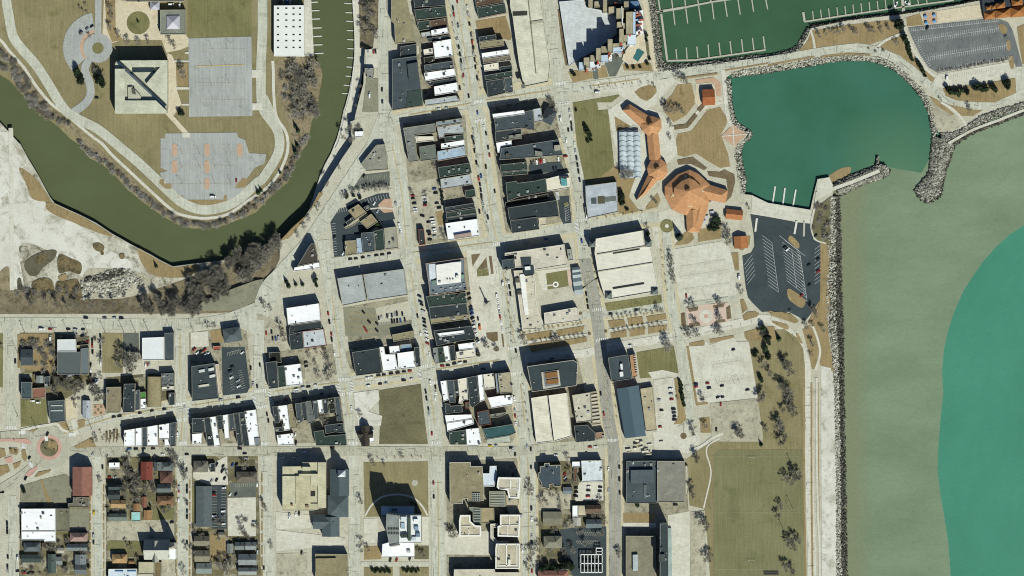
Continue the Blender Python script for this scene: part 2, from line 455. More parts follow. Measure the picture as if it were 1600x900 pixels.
# ---------------------------------------------------------------- buildings
KEY = {'D': ('333c3f', 'dark grey'), 'G': ('475156', 'slate grey'), 'M': ('828579', 'mid grey'), 'L': ('b3b8b9', 'light grey'),
       'W': ('ffffff', 'white'), 'K': ('938b6d', 'khaki'), 'T': ('cfc7b0', 'cream'), 'B': ('5f4c3d', 'brown'), 'N': ('26281f', 'black'),
       'R': ('a8553f', 'red'), 'E': ('33433d', 'dark green-grey'), 'P': ('a9bbcb', 'pale blue'), 'C': ('e6ddc9', 'off-white')}
def rcol(k): return KEY[k][0] if k in KEY else k
UNITS = []
def unit_protos():
    b = MB(); b.prism([(-1.3,-1),(1.3,-1),(1.3,1),(-1.3,1)], 0, 1.5); b.cyl(-.55, 0, 1.5, 1.75, .5, .5, 10, 1); b.cyl(.6, 0, 1.5, 1.75, .45, .45, 10, 1)
    UNITS.append(('roof_unit', b.mesh('roof_unit', ['trim', 'dark_metal'])))
    b = MB(); b.prism([(-.5,-.5),(.5,-.5),(.5,.5),(-.5,.5)], 0, .6); b.tube((0,0,.6),(0,0,1.2),.35,.55,8,0,True)
    UNITS.append(('roof_vent', b.mesh('roof_vent', ['trim'])))
    b = MB(); b.prism([(-1.2,-.7),(1.2,-.7),(1.2,.7),(-1.2,.7)], 0, .35); b.prism([(-1.05,-.55),(1.05,-.55),(1.05,.55),(-1.05,.55)], .35, .5, 1)
    UNITS.append(('skylight', b.mesh('skylight', ['trim', 'glass_dark'])))
unit_protos()
def add_units(root, p, z, n, seed, c=None):
    rnd = random.Random(seed); q = inset(p, 2.2); xs = [a[0] for a in p]; ys = [a[1] for a in p]; k = 0
    for _ in range(n * 12):
        if k >= n: break
        x, y = rnd.uniform(min(xs), max(xs)), rnd.uniform(min(ys), max(ys))
        if not (inside(x, y, p) and all(math.dist((x, y), a) > 2.0 for a in p)): continue
        nm, me = UNITS[rnd.choice((0, 0, 1, 1, 1, 2))]
        o = put(nm, me, root, c or rnd.choice(('d8d8d2', 'b8bab8', '9a9c98', 'c8c4b4', '55585a')), (x - root.location.x, y - root.location.y, z - root.location.z), rnd.choice((0.15, 0.15, 1.7)))
        k += 1
BN = [0]
FOOT = []
def rmat(k):
    h = rcol(k); v = int(h[0:2], 16) + int(h[2:4], 16) + int(h[4:6], 16)
    return 'roof_white' if v > 640 else ('roof_gravel' if k in 'KM' else 'roof_membrane')
def part_box(root, s, z0, z1, color, name='raised_roof', mat=None, wall=None):
    """a raised block standing on the roof of root"""
    p = ccw(pts(s, z1)) if isinstance(s, str) else ccw(s)
    r = root.location; p = [(x - r.x, y - r.y) for x, y in p]
    b = MB(); b.side(p, z0 - r.z, z1 - r.z, 0); b.poly(p, z1 - r.z, 1)
    return b.obj(name, ['trim' if wall is None else wall, mat or rmat(color)], root, rcol(color))
def F(s, h, k, label, wall='b3a58c', n=None, cop=None, z0=None, cat='building', name='flat_roof_building', par=0.7, group=None, mat=None, pw=0.45):
    z0 = BZ[0] if z0 is None else z0
    zt = z0 + h; p = ccw(pts(s, zt)); c = cen(p); root = empty(name, (c[0], c[1], z0)); q = [(x - c[0], y - c[1]) for x, y in p]
    tag(root, label, cat, group); FOOT.append(p)
    qi = inset(q, pw)
    b = MB(); b.side(q, 0, h - .12, 0); b.obj('wall', 'facade', root, wall)
    b = MB()
    n_ = len(q)
    for i in range(n_):
        j = (i+1) % n_
        b.face([(*q[i], h), (*q[j], h), (*qi[j], h), (*qi[i], h)])
    b.side(qi, h - par, h, 0, True); b.side(q, h - .12, h)
    hx = rcol(k)
    dark = int(hx[0:2], 16) < 0x78
    b.obj('parapet', 'trim', root, cop or ('8b8c84' if dark else ('e9e6dc' if int(hx[0:2], 16) > 0xc8 else 'a9a48f')))
    b = MB(); b.poly(qi, h - par); b.obj('roof', mat or rmat(k), root, hx)
    BN[0] += 1
    area = abs(sum(q[i][0]*q[(i+1) % n_][1] - q[(i+1) % n_][0]*q[i][1] for i in range(n_))) / 2
    if n is None: n = max(1, min(13, int(area / 55)))
    if n: add_units(root, p, zt - par, n, BN[0] * 13 + 5)
    return root
def row(where, items, first='north', group=None, what='shop building', h=9):
    n = len(items)
    for i, it in enumerate(items):
        s, k = it[0], it[1]; hh = it[2] if len(it) > 2 else h
        w_ = KEY[k][1] if k in KEY else it[4]
        F(s, hh, k, '%s flat roof, %s from %s in %s' % (w_, nth(i+1, n), first, where), wall=random.choice(('a2725c', 'b59a7c', '9a8a76', 'b8ab93', '8d6a58')),
          n=it[3] if len(it) > 3 else None, group=group, name='shop_building')
def house(x0, y0, x1, y1, k, label, eave=5.2, rise=2.6, kind='x', wall='cbc4b4', rot=0.0, chim=True, z0=0.0, cat='house', name='house', mat='roof_shingle', group=None, extra=None):
    """pitched-roof building over a rectangle; kind: x / y = ridge direction, h = hip"""
    cx, cy = P((x0+x1)/2, (y0+y1)/2, z0 + eave); w_, d_ = m2(abs(x1-x0)), m2(abs(y1-y0))
    root = empty(name, (cx, cy, z0), math.radians(rot)); tag(root, label, cat, group)
    def rect(a, b, e=0.0, ox=0, oy=0): return [(ox-a/2-e, oy-b/2-e), (ox+a/2+e, oy-b/2-e), (ox+a/2+e, oy+b/2+e), (ox-a/2-e, oy+b/2+e)]
    FOOT.append([(cx + a, cy + c) for a, c in rect(w_, d_, 1.0)])
    hx = rcol(k)
    def roof(W, Dp, kd, ox, oy, ev, rs, nm='roof'):
        b = MB(); e = 0.35; A = rect(W, Dp, e, ox, oy); hp = kd == 'h'
        if kd == 'y' or (hp and Dp > W):
            g = (W/2 + e) if hp else 0; r0, r1 = (ox, oy - Dp/2 - e + g, ev + rs), (ox, oy + Dp/2 + e - g, ev + rs)
            a = [(*q, ev) for q in A]
            b.face([a[1], a[2], r1, r0]); b.face([a[3], a[0], r0, r1])
            b.face([a[0], a[1], r0], 0 if hp else 1); b.face([a[2], a[3], r1], 0 if hp else 1)
        else:
            g = (Dp/2 + e) if hp else 0; r0, r1 = (ox - W/2 - e + g, oy, ev + rs), (ox + W/2 + e - g, oy, ev + rs)
            a = [(*q, ev) for q in A]
            b.face([a[0], a[1], r1, r0]); b.face([a[2], a[3], r0, r1])
            b.face([a[1], a[2], r1], 0 if hp else 1); b.face([a[3], a[0], r0], 0 if hp else 1)
        b.obj(nm, [mat, 'trim'], root, hx)
    b = MB(); b.side(rect(w_, d_), 0, eave); 
    if extra: b.side(rect(extra[2], extra[3], 0, extra[0], extra[1]), 0, eave - .4)
    b.obj('wall', 'facade', root, wall)
    roof(w_, d_, kind, 0, 0, eave, rise)
    if extra: roof(extra[2], extra[3], extra[4], extra[0], extra[1], eave - .4, rise * .8, 'wing_roof')
    if chim:
        b = MB(); b.box(w_*.18, d_*.12, eave, eave + rise + .9, .8, .8); b.obj('chimney', 'trim', root, '8a5a48')
    return root
# ---------------------------------------------------------------- land, river and lake
RIV, LAKE = -11.0, -3.0
def land(name, s, z, zb, mat, side='stone'):
    zb -= 1
    p = pts(s, z); b = MB(); b.side(p, zb, z, 1); b.poly(p, z, 0)
    o = b.obj(name, [mat, side]); o['kind'] = 'structure'; return o
def water(name, s, z, mat):
    b = MB(); b.poly(pts(s, z), z); o = b.obj(name, mat); o['kind'] = 'structure'; return o
at(0, 0, 1)
b = MB(); b.poly([(-9000, -9000), (9000, -9000), (9000, 9000), (-9000, 9000)], -19)
o = b.obj('ground', 'wet_soil'); o['kind'] = 'structure'
SHORE = ("1013,0 1016,20 1021,62 1026,107 1042,110 1062,109 1200,92 1225,87 1250,78 1262,56 1267,44 1300,37 1325,32 1412,22 1450,16 1500,7 1535,0 1560,-8 1800,-60 3500,-300 3500,100 "
 "1800,95 1640,152 1600,162 1560,172 1535,182 1512,195 1508,203 1478,209 1466,206 1462,190 1452,162 1445,147 1425,126 1405,108 1380,93 1350,88 1312,88 1275,93 1237,101 1200,105 1143,115 1133,123 1136,155 1140,185 "
 "1144,194 1160,205 1169,209 1160,222 1149,232 1150,250 1155,275 1160,303 1177,305 1178,313 1200,317 1266,328 1270,310 1277,281 1296,277 1304,294 1302,300 1298,320 1296,380 1294,450 1295,500 1303,580 1306,650 1307,750 1308,850 1309,905 1312,1400 1312,4000 -4000,4000 -4000,496 ")
land('mainland', SHORE + "310,490 345,489 372,486 398,472 423,433 437,405 437,377 462,355 482,330 502,300 517,275 536,245 550,225 552,205 555,180 560,160 568,130 569,100 570,80 583,75 585,48 592,45 592,0 592,-3000 1013,-3000", 0, -15, 'sidewalk')
land('river_island', "-4000,95 -400,95 0,117 15,126 30,142 50,165 67,180 90,197 110,217 122,225 140,247 160,257 180,275 200,297 225,317 250,335 275,350 300,357 325,357 350,352 375,342 400,332 415,315 432,298 450,285 457,262 470,237 480,225 483,212 487,190 495,170 500,140 502,112 500,100 490,90 487,50 484,0 484,-3000 -4000,-3000", LOWZ, -15, 'lawn', 'planting_soil')
land('industrial_flat', "-4000,150 -400,160 0,191 31,225 45,250 60,275 78,308 85,318 125,335 150,348 175,365 215,387 235,397 247,405 270,416 300,412 333,409 365,405 400,385 437,377 437,405 420,435 396,465 372,476 345,478 310,479 100,482 -400,486 -4000,486", IND, -15, 'scrub_yard')
land('riverwalk_flat', "549,-3000 550,0 552,30 554,62 553,92 550,117 544,150 537,172 532,195 527,215 517,240 508,256 500,275 492,300 482,330 502,300 536,245 550,225 555,180 569,100 570,80 592,45 592,-3000", LOWZ, -15, 'pale_path')
# grassy bank that drops from the street to the river flats
def bank(s_hi, s_lo, mat, zh=0.0, zl=LOWZ, name='slope'):
    a, c = pts(s_hi, zh), pts(s_lo, zl); b = MB()
    for i in range(len(a)-1): b.face([(*c[i], zl+.05), (*c[i+1], zl+.05), (*a[i+1], zh+.02), (*a[i], zh+.02)])
    o = b.obj(name, mat); o['kind'] = 'structure'
bank("-400,497 60,492 130,491 180,491 230,491 310,491 345,490 372,487 398,473 423,434 438,405 438,378", "-400,450 60,450 125,468 180,466 225,458 300,432 340,415 375,402 400,392 425,383 437,377 437,376", 'bank_soil', 0, IND)
land('gravel_lot', "302,486 318,470 345,458 372,448 400,438 412,436 398,470 372,485", 0.05, -14, 'worn_asphalt', 'bank_soil')
bank("569,75 584,76 586,48 593,45 593,-60", "562,75 562,70 562,45 561,20 560,-60", 'bank_soil')
water_mat('river_water', '585e41', '5e6547', 0.012, ang=20, fa=0.04, stretch=(1, 2, 1))
water_mat('marina_water', '3a5a41', '41634a', 0.02, fa=0.04)
water_mat('basin_water', '38664f', '417260', 0.012, '557b60', (425, 122, LAKE), 85, fa=0.03, soft=0.8)
water_mat('lake_water', '738469', '85967b', 0.008, '80866a', (352, None, LAKE), 42, (1, 2.5, 1), 15, fa=0.075)
water_mat('deep_water', '45856e', '4f9079', 0.008, fa=0.055, stretch=(1.6, 1, 1))
water('river', "-4000,-200 700,-3000 700,700 -4000,700", RIV, 'river_water')
water('marina_basin', "990,-3000 3600,-3000 3600,-310 1800,-70 1560,-15 1300,60 1270,100 1030,130 1000,60", LAKE, 'marina_water')
water('harbor_basin', "1120,105 1240,80 1400,80 1460,140 1476,200 1462,230 1440,270 1392,262 1371,252 1340,274 1300,288 1275,332 1150,312 1130,210", LAKE, 'basin_water')
water('lake', "1290,6000 1290,290 1340,274 1371,252 1392,262 1440,270 1462,230 1476,200 1500,190 1700,120 3600,60 9000,60 9000,355 1640,342 1600,352 1577,367 1555,387 1535,410 1518,435 1505,455 1490,490 1482,515 1475,545 1472,580 1474,615 1469,660 1466,700 1465,735 1469,770 1476,810 1482,850 1486,905 1500,1100 1500,6000", LAKE, 'lake_water')
water('deep_lake', "9000,355 1640,342 1600,352 1577,367 1555,387 1535,410 1518,435 1505,455 1490,490 1482,515 1475,545 1472,580 1474,615 1469,660 1466,700 1465,735 1469,770 1476,810 1482,850 1486,905 1500,1100 1500,6000 9000,6000", LAKE, 'deep_water')
# submerged sandbars
G('sandbar', "1299,291 1293,278 1305,268 1318,262 1330,262 1325,275 1312,284", 'tan_grass', 1, LAKE)

# ---------------------------------------------------------------- block interiors (under buildings)
at(0, 0, 1)
BK = "block_ground"
for s in ("630,193 727,180 742,390 660,402 640,310", "764,168 868,150 900,348 800,370 790,360 772,240", "613,90 655,85 738,150 662,168 613,174",
          "665,405 733,398 748,525 745,560 680,572 672,480", "690,592 800,575 812,668 800,692 702,694", "428,627 533,612 541,692 432,693",
          "296,640 398,620 405,692 297,694", "190,665 277,648 276,696 193,698", "415,552 525,537 528,600 418,612", "538,550 655,535 660,573 552,590",
          "540,480 645,462 652,530 545,548", "295,520 385,508 395,615 298,632", "165,590 275,580 277,636 180,650 165,645", "32,520 85,520 140,525 140,600 100,625 32,625",
          "820,560 900,548 912,600 920,690 838,692 828,620", "165,715 274,712 275,895 166,900", "300,712 403,712 408,900 300,900", "32,760 140,760 140,900 30,900",
          "838,722 945,718 945,905 838,905", "975,718 1072,716 1075,780 1080,905 975,905", "698,722 820,715 822,905 698,905", "628,25 660,20 665,70 632,75", "648,0 705,0 735,150 662,162"):
    G('yard', s, 'back_yard' if s.startswith(('165,', '300,', '32,', '838,')) else BK, 1)

for a_, c_ in ((-380, 8), (34, 146), (166, 275), (298, 408), (430, 543), (566, 674), (698, 814), (838, 950), (974, 1085)):
    G('yard', '%d,912 %d,912 %d,1300 %d,1300' % (a_, c_, c_, a_), 'back_yard', 1)
for a_, c_ in ((-400, -10),): G('yard', '%d,520 %d,520 %d,670 %d,670' % (a_, c_, c_, a_), 'back_yard', 1)
for a_, c_ in ((616, 698), (728, 846), (872, 1005)): G('yard', '%d,-400 %d,-400 %d,-5 %d,-5' % (a_, c_, c_, a_), BK, 1)
G('lawn', '1095,905 1255,905 1255,1300 1095,1300', 'lawn', 1)

# ---------------------------------------------------------------- river island: drives, lots, plazas
BZ[0] = LOWZ
at(0, 0, 1)
RB('road', "8,-40 10,0 14,25 20,55 33,75 55,100 75,130 90,155 105,175 130,190 150,200 170,215 190,232 212,250 240,276 265,300 287,318 317,328 350,323 375,310 400,287 412,277 432,245 437,225 434,205 425,190 412,172 408,150 408,100 410,50 410,-40", 15, 'concrete_road', 3)
RB('path', "-20,52 0,62 15,80 37,105 57,135 80,162 107,182 140,210 160,225 175,242 205,270 237,300 265,325 282,335 317,341 355,335 390,312 415,295 435,272 447,245 450,225 446,205 432,182 428,150 427,110 426,95", 4.5, 'pale_path', 2)
at(0, 0, 4)
G('parking_lot', "1178,240 1572,228 1578,725 1182,730", 'grey_lot', 2)
G('parking_lot', "1004,864 1032,864 1032,834 1480,828 1488,856 1532,876 1556,956 1664,964 1652,1024 1592,1048 1540,1120 1548,1180 1480,1248 1128,1248 1048,1192 1000,1080 1048,1068 1004,1048", 'grey_lot', 2)
disc('parking_lot', 612, 295, 218, 'grey_lot', 2, 112, 100, 222)
disc('planting_bed', 612, 295, 112, 'brick_paving', 2, 92, 90, 225)
disc('driveway', 612, 300, 92, 'grey_lot', 2, 36)
disc('lawn', 612, 300, 36, 'green_lawn', 2)
RB('driveway', "615,-20 614,100 612,215", 40, 'grey_lot', 3)
RB('driveway', "560,375 530,430 560,520 565,590 530,650 460,700", 50, 'grey_lot', 3)
G('plaza', "650,-20 720,0 985,15 1000,215 1160,215 1178,240 1178,290 1130,310 1040,330 1010,250 760,250 700,270 640,215", 'plaza_paving', 2)
G('plaza', "1046,330 1075,345 1100,400 1105,560 1135,650 1085,725 1180,830 1140,830 1035,712 1046,676", 'plaza_paving', 2)
disc('lawn', 864, 143, 72, 'green_lawn', 3)
G('planting_bed', "655,0 720,0 724,190 770,250 700,262 668,180", 'tan_grass', 3)
for s in ("1100,545 1182,545 1182,560 1100,560", "1135,648 1182,648 1182,660 1135,660", "1156,325 1180,325 1180,337 1156,337", "1080,378 1182,378 1182,388 1080,388", "1574,436 1640,436 1640,486 1574,486", "1576,645 1640,645 1640,690 1576,690", "1140,830 1188,830 1188,860 1140,860"):
    G('path', s, 'pale_path', 4)
G('lawn', "1105,395 1178,395 1178,542 1105,542", 'tan_grass', 3)
for s in ("1178,-40 1575,-40 1575,225 1178,236",): G('lawn', s, 'green_lawn', 1)
for xx in (1078, 1280, 1485):
    for yy, hh in ((905, 65), (1010, 64), (1120, 56)):
        if (xx, yy) in ((1485, 1010), (1078, 1120), (1485, 1120)): continue
        G('traffic_island', "%d,%d %d,%d %d,%d %d,%d" % (xx, yy, xx+28, yy, xx+28, yy+hh, xx, yy+hh), 'brick_paving', 3)
for s in ("1000,1120 1025,1120 1025,1146 1075,1148 1072,1180 1030,1178 995,1145", "1480,1150 1520,1110 1550,1120 1540,1170 1470,1178", "1125,1220 1145,1222 1150,1250 1395,1250 1400,1218 1420,1222 1410,1275 1270,1285 1130,1270"):
    G('lawn', s, 'tan_grass', 3)
for y in (310, 412, 520, 628):
    x0, x1 = 1225, 1530
    if y == 412: dashes("1225,415 1530,405", 'yellow_paint', .8)
    stalls(x0, y, x1, y - 4, 18, 0, 26, 'faded_paint', y != 412, True)
stalls(1200, 716, 1560, 712, 24, 0, -20, 'faded_paint', False)
for y in (935, 1040, 1150): stalls(1070, y, 1480, y - 2, 24, 0, 24, 'faded_paint', True, True)
stalls(1150, 1248, 1400, 1248, 15, 0, -22, 'faded_paint', False)
for k in range(21):
    a = math.radians(104 + 112 * k / 20); c, s_ = math.cos(a), -math.sin(a)
    line_mark(P(612 + c*216, 295 + s_*216, LOWZ), P(612 + c*186, 295 + s_*186, LOWZ), .22, 'faded_paint')
at(400, 0, 4)
G('quay', "300,0 345,0 362,350 304,352", 'pale_concrete', 2)
RB('road', "50,600 95,700 130,820 150,900", 40, 'concrete_road', 2)
G('brush', "130,380 300,360 390,400 415,470 400,570 380,680 345,760 320,880 240,900 200,760 150,640 125,560", 'bank_soil', 2)
RB('riverwalk', "612,0 625,150 630,300 622,400 605,520 575,640 555,720 540,790", 22, 'pale_path', 2)
at(0, 0, 1)
RB('riverbank', "0,75 20,95 40,120 58,150 80,175 105,195 125,212 150,237 175,258 200,280 228,308 255,328 285,343 320,348 352,343 380,328 405,308 428,290 445,270 460,240 475,210 482,180", 12, 'bank_soil', 1)

# ---------------------------------------------------------------- industrial flat
BZ[0] = IND
G('gravel_yard', "-200,215 0,205 20,225 40,255 60,290 80,330 120,350 150,368 170,390 200,405 222,432 190,450 140,440 80,395 30,385 20,480 -200,480", 'white_gravel', 2)
G('gravel_yard', "140,420 215,425 235,440 225,468 150,466 130,450", 'gravel_lot', 3)
for q_, m_ in (("38,416 45,404 62,395 80,390 89,393 84,405 74,413 66,420 58,430 46,430", 'wet_soil'), ("92,398 112,404 127,412 125,428 108,424 92,426", 'brush_soil'), ("52,440 70,434 82,440 84,465 58,466 50,452", 'brush_soil'), ("88,442 106,438 122,438 128,466 104,468 90,467", 'brush_soil'), ("27,438 33,436 35,460 29,463", 'wet_soil'), ("0,425 15,420 16,470 14,492 0,492 -20,460", 'bank_soil'), ("60,398 74,400 66,412 56,410", 'brush_soil')): G('scrub', q_, m_, 4)
G('grass', "215,388 235,398 270,417 308,413 308,425 280,434 240,430 222,412", 'tan_grass', 3)
G('grass', "30,262 55,278 78,312 70,315 50,310 42,290", 'tan_grass', 3)
G('grass', "78,316 125,337 175,367 160,366 120,350 76,330", 'tan_grass', 3)
RB('track', "17,200 18,300 18,400 20,500", 7, 'pale_path', 4, curve=0)
RB('riverbank', "0,470 120,474 230,468 300,455", 10, 'brush_soil', 3)
for s, m in (("92,432 104,428 102,438 93,438", 'tan_grass'), ("145,382 154,379 163,385 160,393 149,391", 'brush_soil'), ("157,393 162,393 162,398 158,398", 'brush_soil'), ("186,398 194,396 194,404 188,404", 'brush_soil')): G('scrub', s, m, 5)
BZ[0] = 0.0

# ---------------------------------------------------------------- streets
at(0, 0, 1)
for s_, w_ in (("711,-60 713,0 726,80 732,112 737,155 747,187 752,225 760,287 770,350 780,395", 35), ("800,500 806,540 812,600 820,670 823,700 825,750 826,905", 32), ("914,404 920,437 925,450 935,512 940,562 950,650 957,690 960,737 961,905", 30), ("886,212 900,262 908,330 914,404", 29), ("612,174 680,166 740,153 800,143 870,134", 27), ("640,399 710,390 782,380 882,360 910,355 975,347 1030,340", 28), ("187,650 270,637 325,630 390,620 410,615 475,605 537,597 600,590 662,580 725,571 790,561", 26), ("812,510 912,495 962,490 1037,480", 18), ("1040,345 1044,400 1050,475 1060,525", 24)):
    RB('pavement', s_, w_, 'yellow_pavement', 1, lift=0.068)
CR, CS, AR = 'concrete_road', 'concrete_road_straight', 'asphalt_road'
RB('street', "-500,506 -60,506 0,505 100,505 275,507 350,499 395,483 418,474", 17, CS, 2)
G('street', "360,494 398,475 425,440 440,450 428,480 412,505 395,520 372,512", CR, 2)
RB('street', "404,490 416,452 440,425 485,375 512,334 535,300 560,262 580,232 592,205 602,180", 21, CR, 3)
RB('street', "603,-400 603,-60 602,25 601,150 606,200", 22, CR, 2)
RB('street', "604,180 612,225 625,287 631,337 637,400 647,462 657,525 665,570 674,625 680,670 681,700 683,750 685,905 685,1300", 21, CR, 2)
RB('street', "711,-400 711,-60 713,0 726,80 732,112 737,155 747,187 752,225 760,287 770,350 780,395 790,460 797,500 806,540 812,600 820,670 823,700 825,750 826,905 826,1300", 24, CR, 2)
RB('street', "857,-400 857,-60 858,0 864,62 875,150 886,212 900,262 908,330 914,404", 20, CR, 2)
RB('street', "914,404 920,437 925,450 935,512 940,562 950,650 957,690 960,737 961,905 961,1300", 19, AR, 2)
RB('street', "505,375 510,415 520,475 527,525 536,587 541,620 547,662 550,700 552,737 554,905 554,1300", 18, CR, 2)
RB('street', "404,500 404,525 405,600 407,635 410,662 413,700 417,750 419,905 419,1300", 17, CR, 2)
RB('street', "281,512 281,600 284,640 283,700 285,750 285,905 285,1300", 17, CR, 2)
RB('street', "150,712 151,760 153,820 155,905 155,1300", 14, CR, 2)
RB('street', "14,512 16,540 17,625 18,668", 15, CS, 2)
RB('street', "18,775 20,825 21,905 21,1300", 14, CR, 2)
RB('street', "604,192 640,180 680,173 740,160 800,150 870,140 925,135 1000,124 1030,119", 17, CR, 2)
RB('street', "1020,120 1100,108 1200,95 1275,82 1320,76 1350,75 1387,86 1415,102 1437,120 1462,142 1487,158 1525,165 1562,160 1600,145 1680,110", 13, CR, 3)
G('street', "925,128 1000,118 1045,112 1062,112 1058,125 1035,150 1022,165 1000,172 985,162 965,145 930,142", 'pale_concrete', 2)
RB('street', "515,412 575,404 625,397 710,387 782,377 882,357 910,352 975,345 1030,338", 17, CR, 2)
RB('street', "35,690 100,678 140,664 187,650 270,637 325,630 390,620 410,615 475,605 537,597 600,590 662,580 725,571 790,561 830,556", 16, CR, 2)
RB('street', "815,562 862,556 912,552 950,543 1025,531 1075,522 1150,506 1190,498 1210,502 1228,515 1248,537 1258,562 1261,600 1264,700 1266,800 1269,905 1269,1300", 13, 'pale_path', 2)
RB('street', "812,508 912,493 962,488 1037,478", 12, CR, 2)
RB('street', "100,706 175,706 275,705 400,705 550,705 675,706 800,705 850,700 950,693", 15, 'worn_road', 3)
RB('street', "1040,345 1044,400 1050,475 1060,525 1070,587 1076,635 1074,672", 14, CR, 2)
disc('cul_de_sac', 1070, 680, 17, 'pale_concrete', 2)
disc('traffic_island', 1068, 681, 5, 'planting_bed' if 0 else 'planting_soil', 3)
disc('roundabout', 77, 699, 34, 'worn_road', 3, 19)
disc('roundabout_apron', 77, 699, 19.5, 'red_paving', 4, 14.2)
disc('roundabout_garden', 77, 699, 14.3, 'dark_lawn', 4)
G('lawn', "77,687 90,692 88,706 74,698", 'tan_grass', 5)
RB('street', "-400,690 -40,682 0,681 30,679 50,681", 13, 'worn_road', 3)
RB('street', "-400,880 -40,790 0,765 25,750 45,735 60,722", 15, 'worn_road', 3)
G('traffic_island', "0,686 35,685 48,689 46,694 20,690 0,690", 'red_paving', 5)
G('traffic_island', "40,742 48,733 58,728 56,735 46,745", 'red_paving', 5)
RB('path', "1276,590 1276,700 1278,800 1281,905 1281,1300", 3.5, 'pale_path', 3)
G('beach', "1283,572 1298,575 1304,600 1307,700 1308,905 1284,905 1283,700", 'white_gravel', 2)
G('shore_strip', "1278,470 1290,440 1296,440 1294,520 1303,580 1285,580 1279,560 1275,530 1268,508 1262,505", 'tan_grass', 2)
RB('path', "1270,510 1276,525 1281,545 1280,560 1274,578", 3.5, 'pale_path', 3)
# centre lines
for s in ("713,0 726,80 732,112 735,150", "748,190 752,225 760,287 770,350 777,378", "786,425 790,460 797,500 804,535", "813,600 820,665", "824,715 825,750 826,905",
          "612,225 625,287 631,337 635,385", "641,420 647,462 657,525 663,562", "669,595 674,625 679,665", "684,750 685,905", "518,460 527,525 534,575", "538,600 546,655", "281,520 281,590", "285,645 283,690", "641,180 735,162", "760,157 860,142",
          "430,612 475,605 530,598", "555,594 645,583", "680,578 780,563", "100,678 187,650 270,637", "300,634 385,621", "925,135 1000,124", "645,395 710,387 770,379"):
    dashes(s, 'yellow_paint', .3); dashes(s, 'yellow_paint', .3, shift=.7)
for s in ("916,420 925,455 932,490", "941,565 950,650 956,685", "960,740 961,905"):
    dashes(s, 'faded_paint', .25, 6, 9, shift=2.2); dashes(s, 'faded_paint', .25, 6, 9, shift=-2.2); dashes(s, 'yellow_paint', .25)
for s in ("175,706 270,705", "300,705 400,705", "425,705 540,705", "565,705 670,706", "695,706 810,705"):
    dashes(s, 'faded_paint', .22, 3, 9)
for c in ((272,633,290,630), (274,657,292,655), (294,637,296,652), (397,612,416,609), (400,637,420,634), (396,618,399,632), (420,612,423,628), (528,594,546,591), (531,617,550,614), (527,600,530,616), (548,596,551,612), (655,574,675,570), (655,578,657,592), (668,600,690,596),
          (740,160,756,157), (742,190,758,187), (868,131,885,129), (872,162,890,160), (870,300,872,312), (770,382,790,379), (900,345,922,342), (903,365,924,362), (900,348,903,362), (776,405,796,402), (793,545,812,542), (795,585,815,582), (72,681,73,689),
          (30,676,40,676), (38,690,36,700), (108,679,118,679), (45,722,52,730), (280,692,292,692), (405,693,420,693), (545,692,560,692), (672,692,690,692), (950,688,965,687), (925,485,945,482), (930,532,950,529), (8,668,26,668)):
    crosswalk(*c, w=5)

# ---------------------------------------------------------------- asphalt and gravel lots
at(400, 225, 4)
G('parking_lot', "605,200 835,172 838,262 560,292", 'mid_asphalt', 2)
G('parking_lot', "455,425 560,395 660,350 760,312 832,305 850,400 870,470 800,480 760,510 700,560 560,570 555,700 488,706 475,560", 'dark_asphalt', 2)
stalls(620, 206, 830, 184, 14, 4, 26, 'faded_paint', False); stalls(640, 282, 838, 262, 13, -3, -26, 'faded_paint', False)
stalls(470, 500, 482, 690, 12, 26, -4, 'white_paint', False); stalls(480, 418, 560, 392, 6, 6, 26, 'white_paint', False); stalls(680, 345, 830, 308, 9, 8, 26, 'white_paint', False)
G('planting_bed', "800,345 845,340 858,425 800,430 770,405 765,380", 'brick_paving', 3)
RB('path', "715,405 790,400 860,405", 9, 'pale_path', 4)
G('parking_lot', "965,240 1170,205 1190,400 1200,590 1000,600 965,420", 'gravel_lot', 2)
G('planting_bed', "1120,425 1165,415 1180,500 1140,510", 'tan_grass', 3)
G('lawn', "395,300 420,310 250,540 205,590 150,605 230,520 330,430", 'tan_grass', 4)
at(400, 450, 4)
G('parking_lot', "545,120 745,125 762,300 560,302", 'worn_asphalt', 2)
G('gravel_lot', "745,125 960,78 975,205 765,215", 'sidewalk', 2)
G('parking_lot', "760,215 975,200 975,262 765,310", 'worn_asphalt', 3)
for q in (160, 195, 230, 262): stalls(570, q, 735, q + 20, 16, 12, -16, 'yellow_paint', False)
stalls(760, 195, 950, 170, 18, 0, -20, 'white_paint', False); stalls(770, 208, 955, 185, 18, 0, 22, 'white_paint', False)
G('parking_lot', "300,390 430,372 505,580 310,600", 'gravel_lot', 2)
G('parking_lot', "0,150 190,240 205,390 40,410", 'gravel_lot', 2)
G('empty_lot', "765,640 1030,600 1050,780 1075,975 770,975 775,860", 'dark_lawn', 2)
G('gravel_lot', "610,655 765,635 772,700 700,770 790,800 780,860 640,860 620,760", 'white_gravel', 3)
at(0, 450, 4)
G('parking_lot', "1385,372 1530,368 1562,620 1545,655 1392,672", 'dark_asphalt', 2)
stalls(1420, 405, 1500, 385, 8, 6, 20, 'faded_paint'); stalls(1428, 505, 1445, 640, 8, 24, -10, 'faded_paint', False); stalls(1490, 520, 1510, 630, 8, 24, -10, 'faded_paint', False)
G('parking_lot', "1192,278 1300,270 1305,365 1195,370", 'pale_concrete', 2)
G('lawn', "1312,270 1390,255 1400,335 1330,345", 'tan_grass', 2)
G('lawn', "640,282 768,282 768,530 640,530", 'lawn', 2)
G('parking_lot', "770,282 868,282 870,400 770,400", 'mid_asphalt', 2)
G('lawn', "128,700 290,700 300,845 130,870", 'green_lawn', 2)
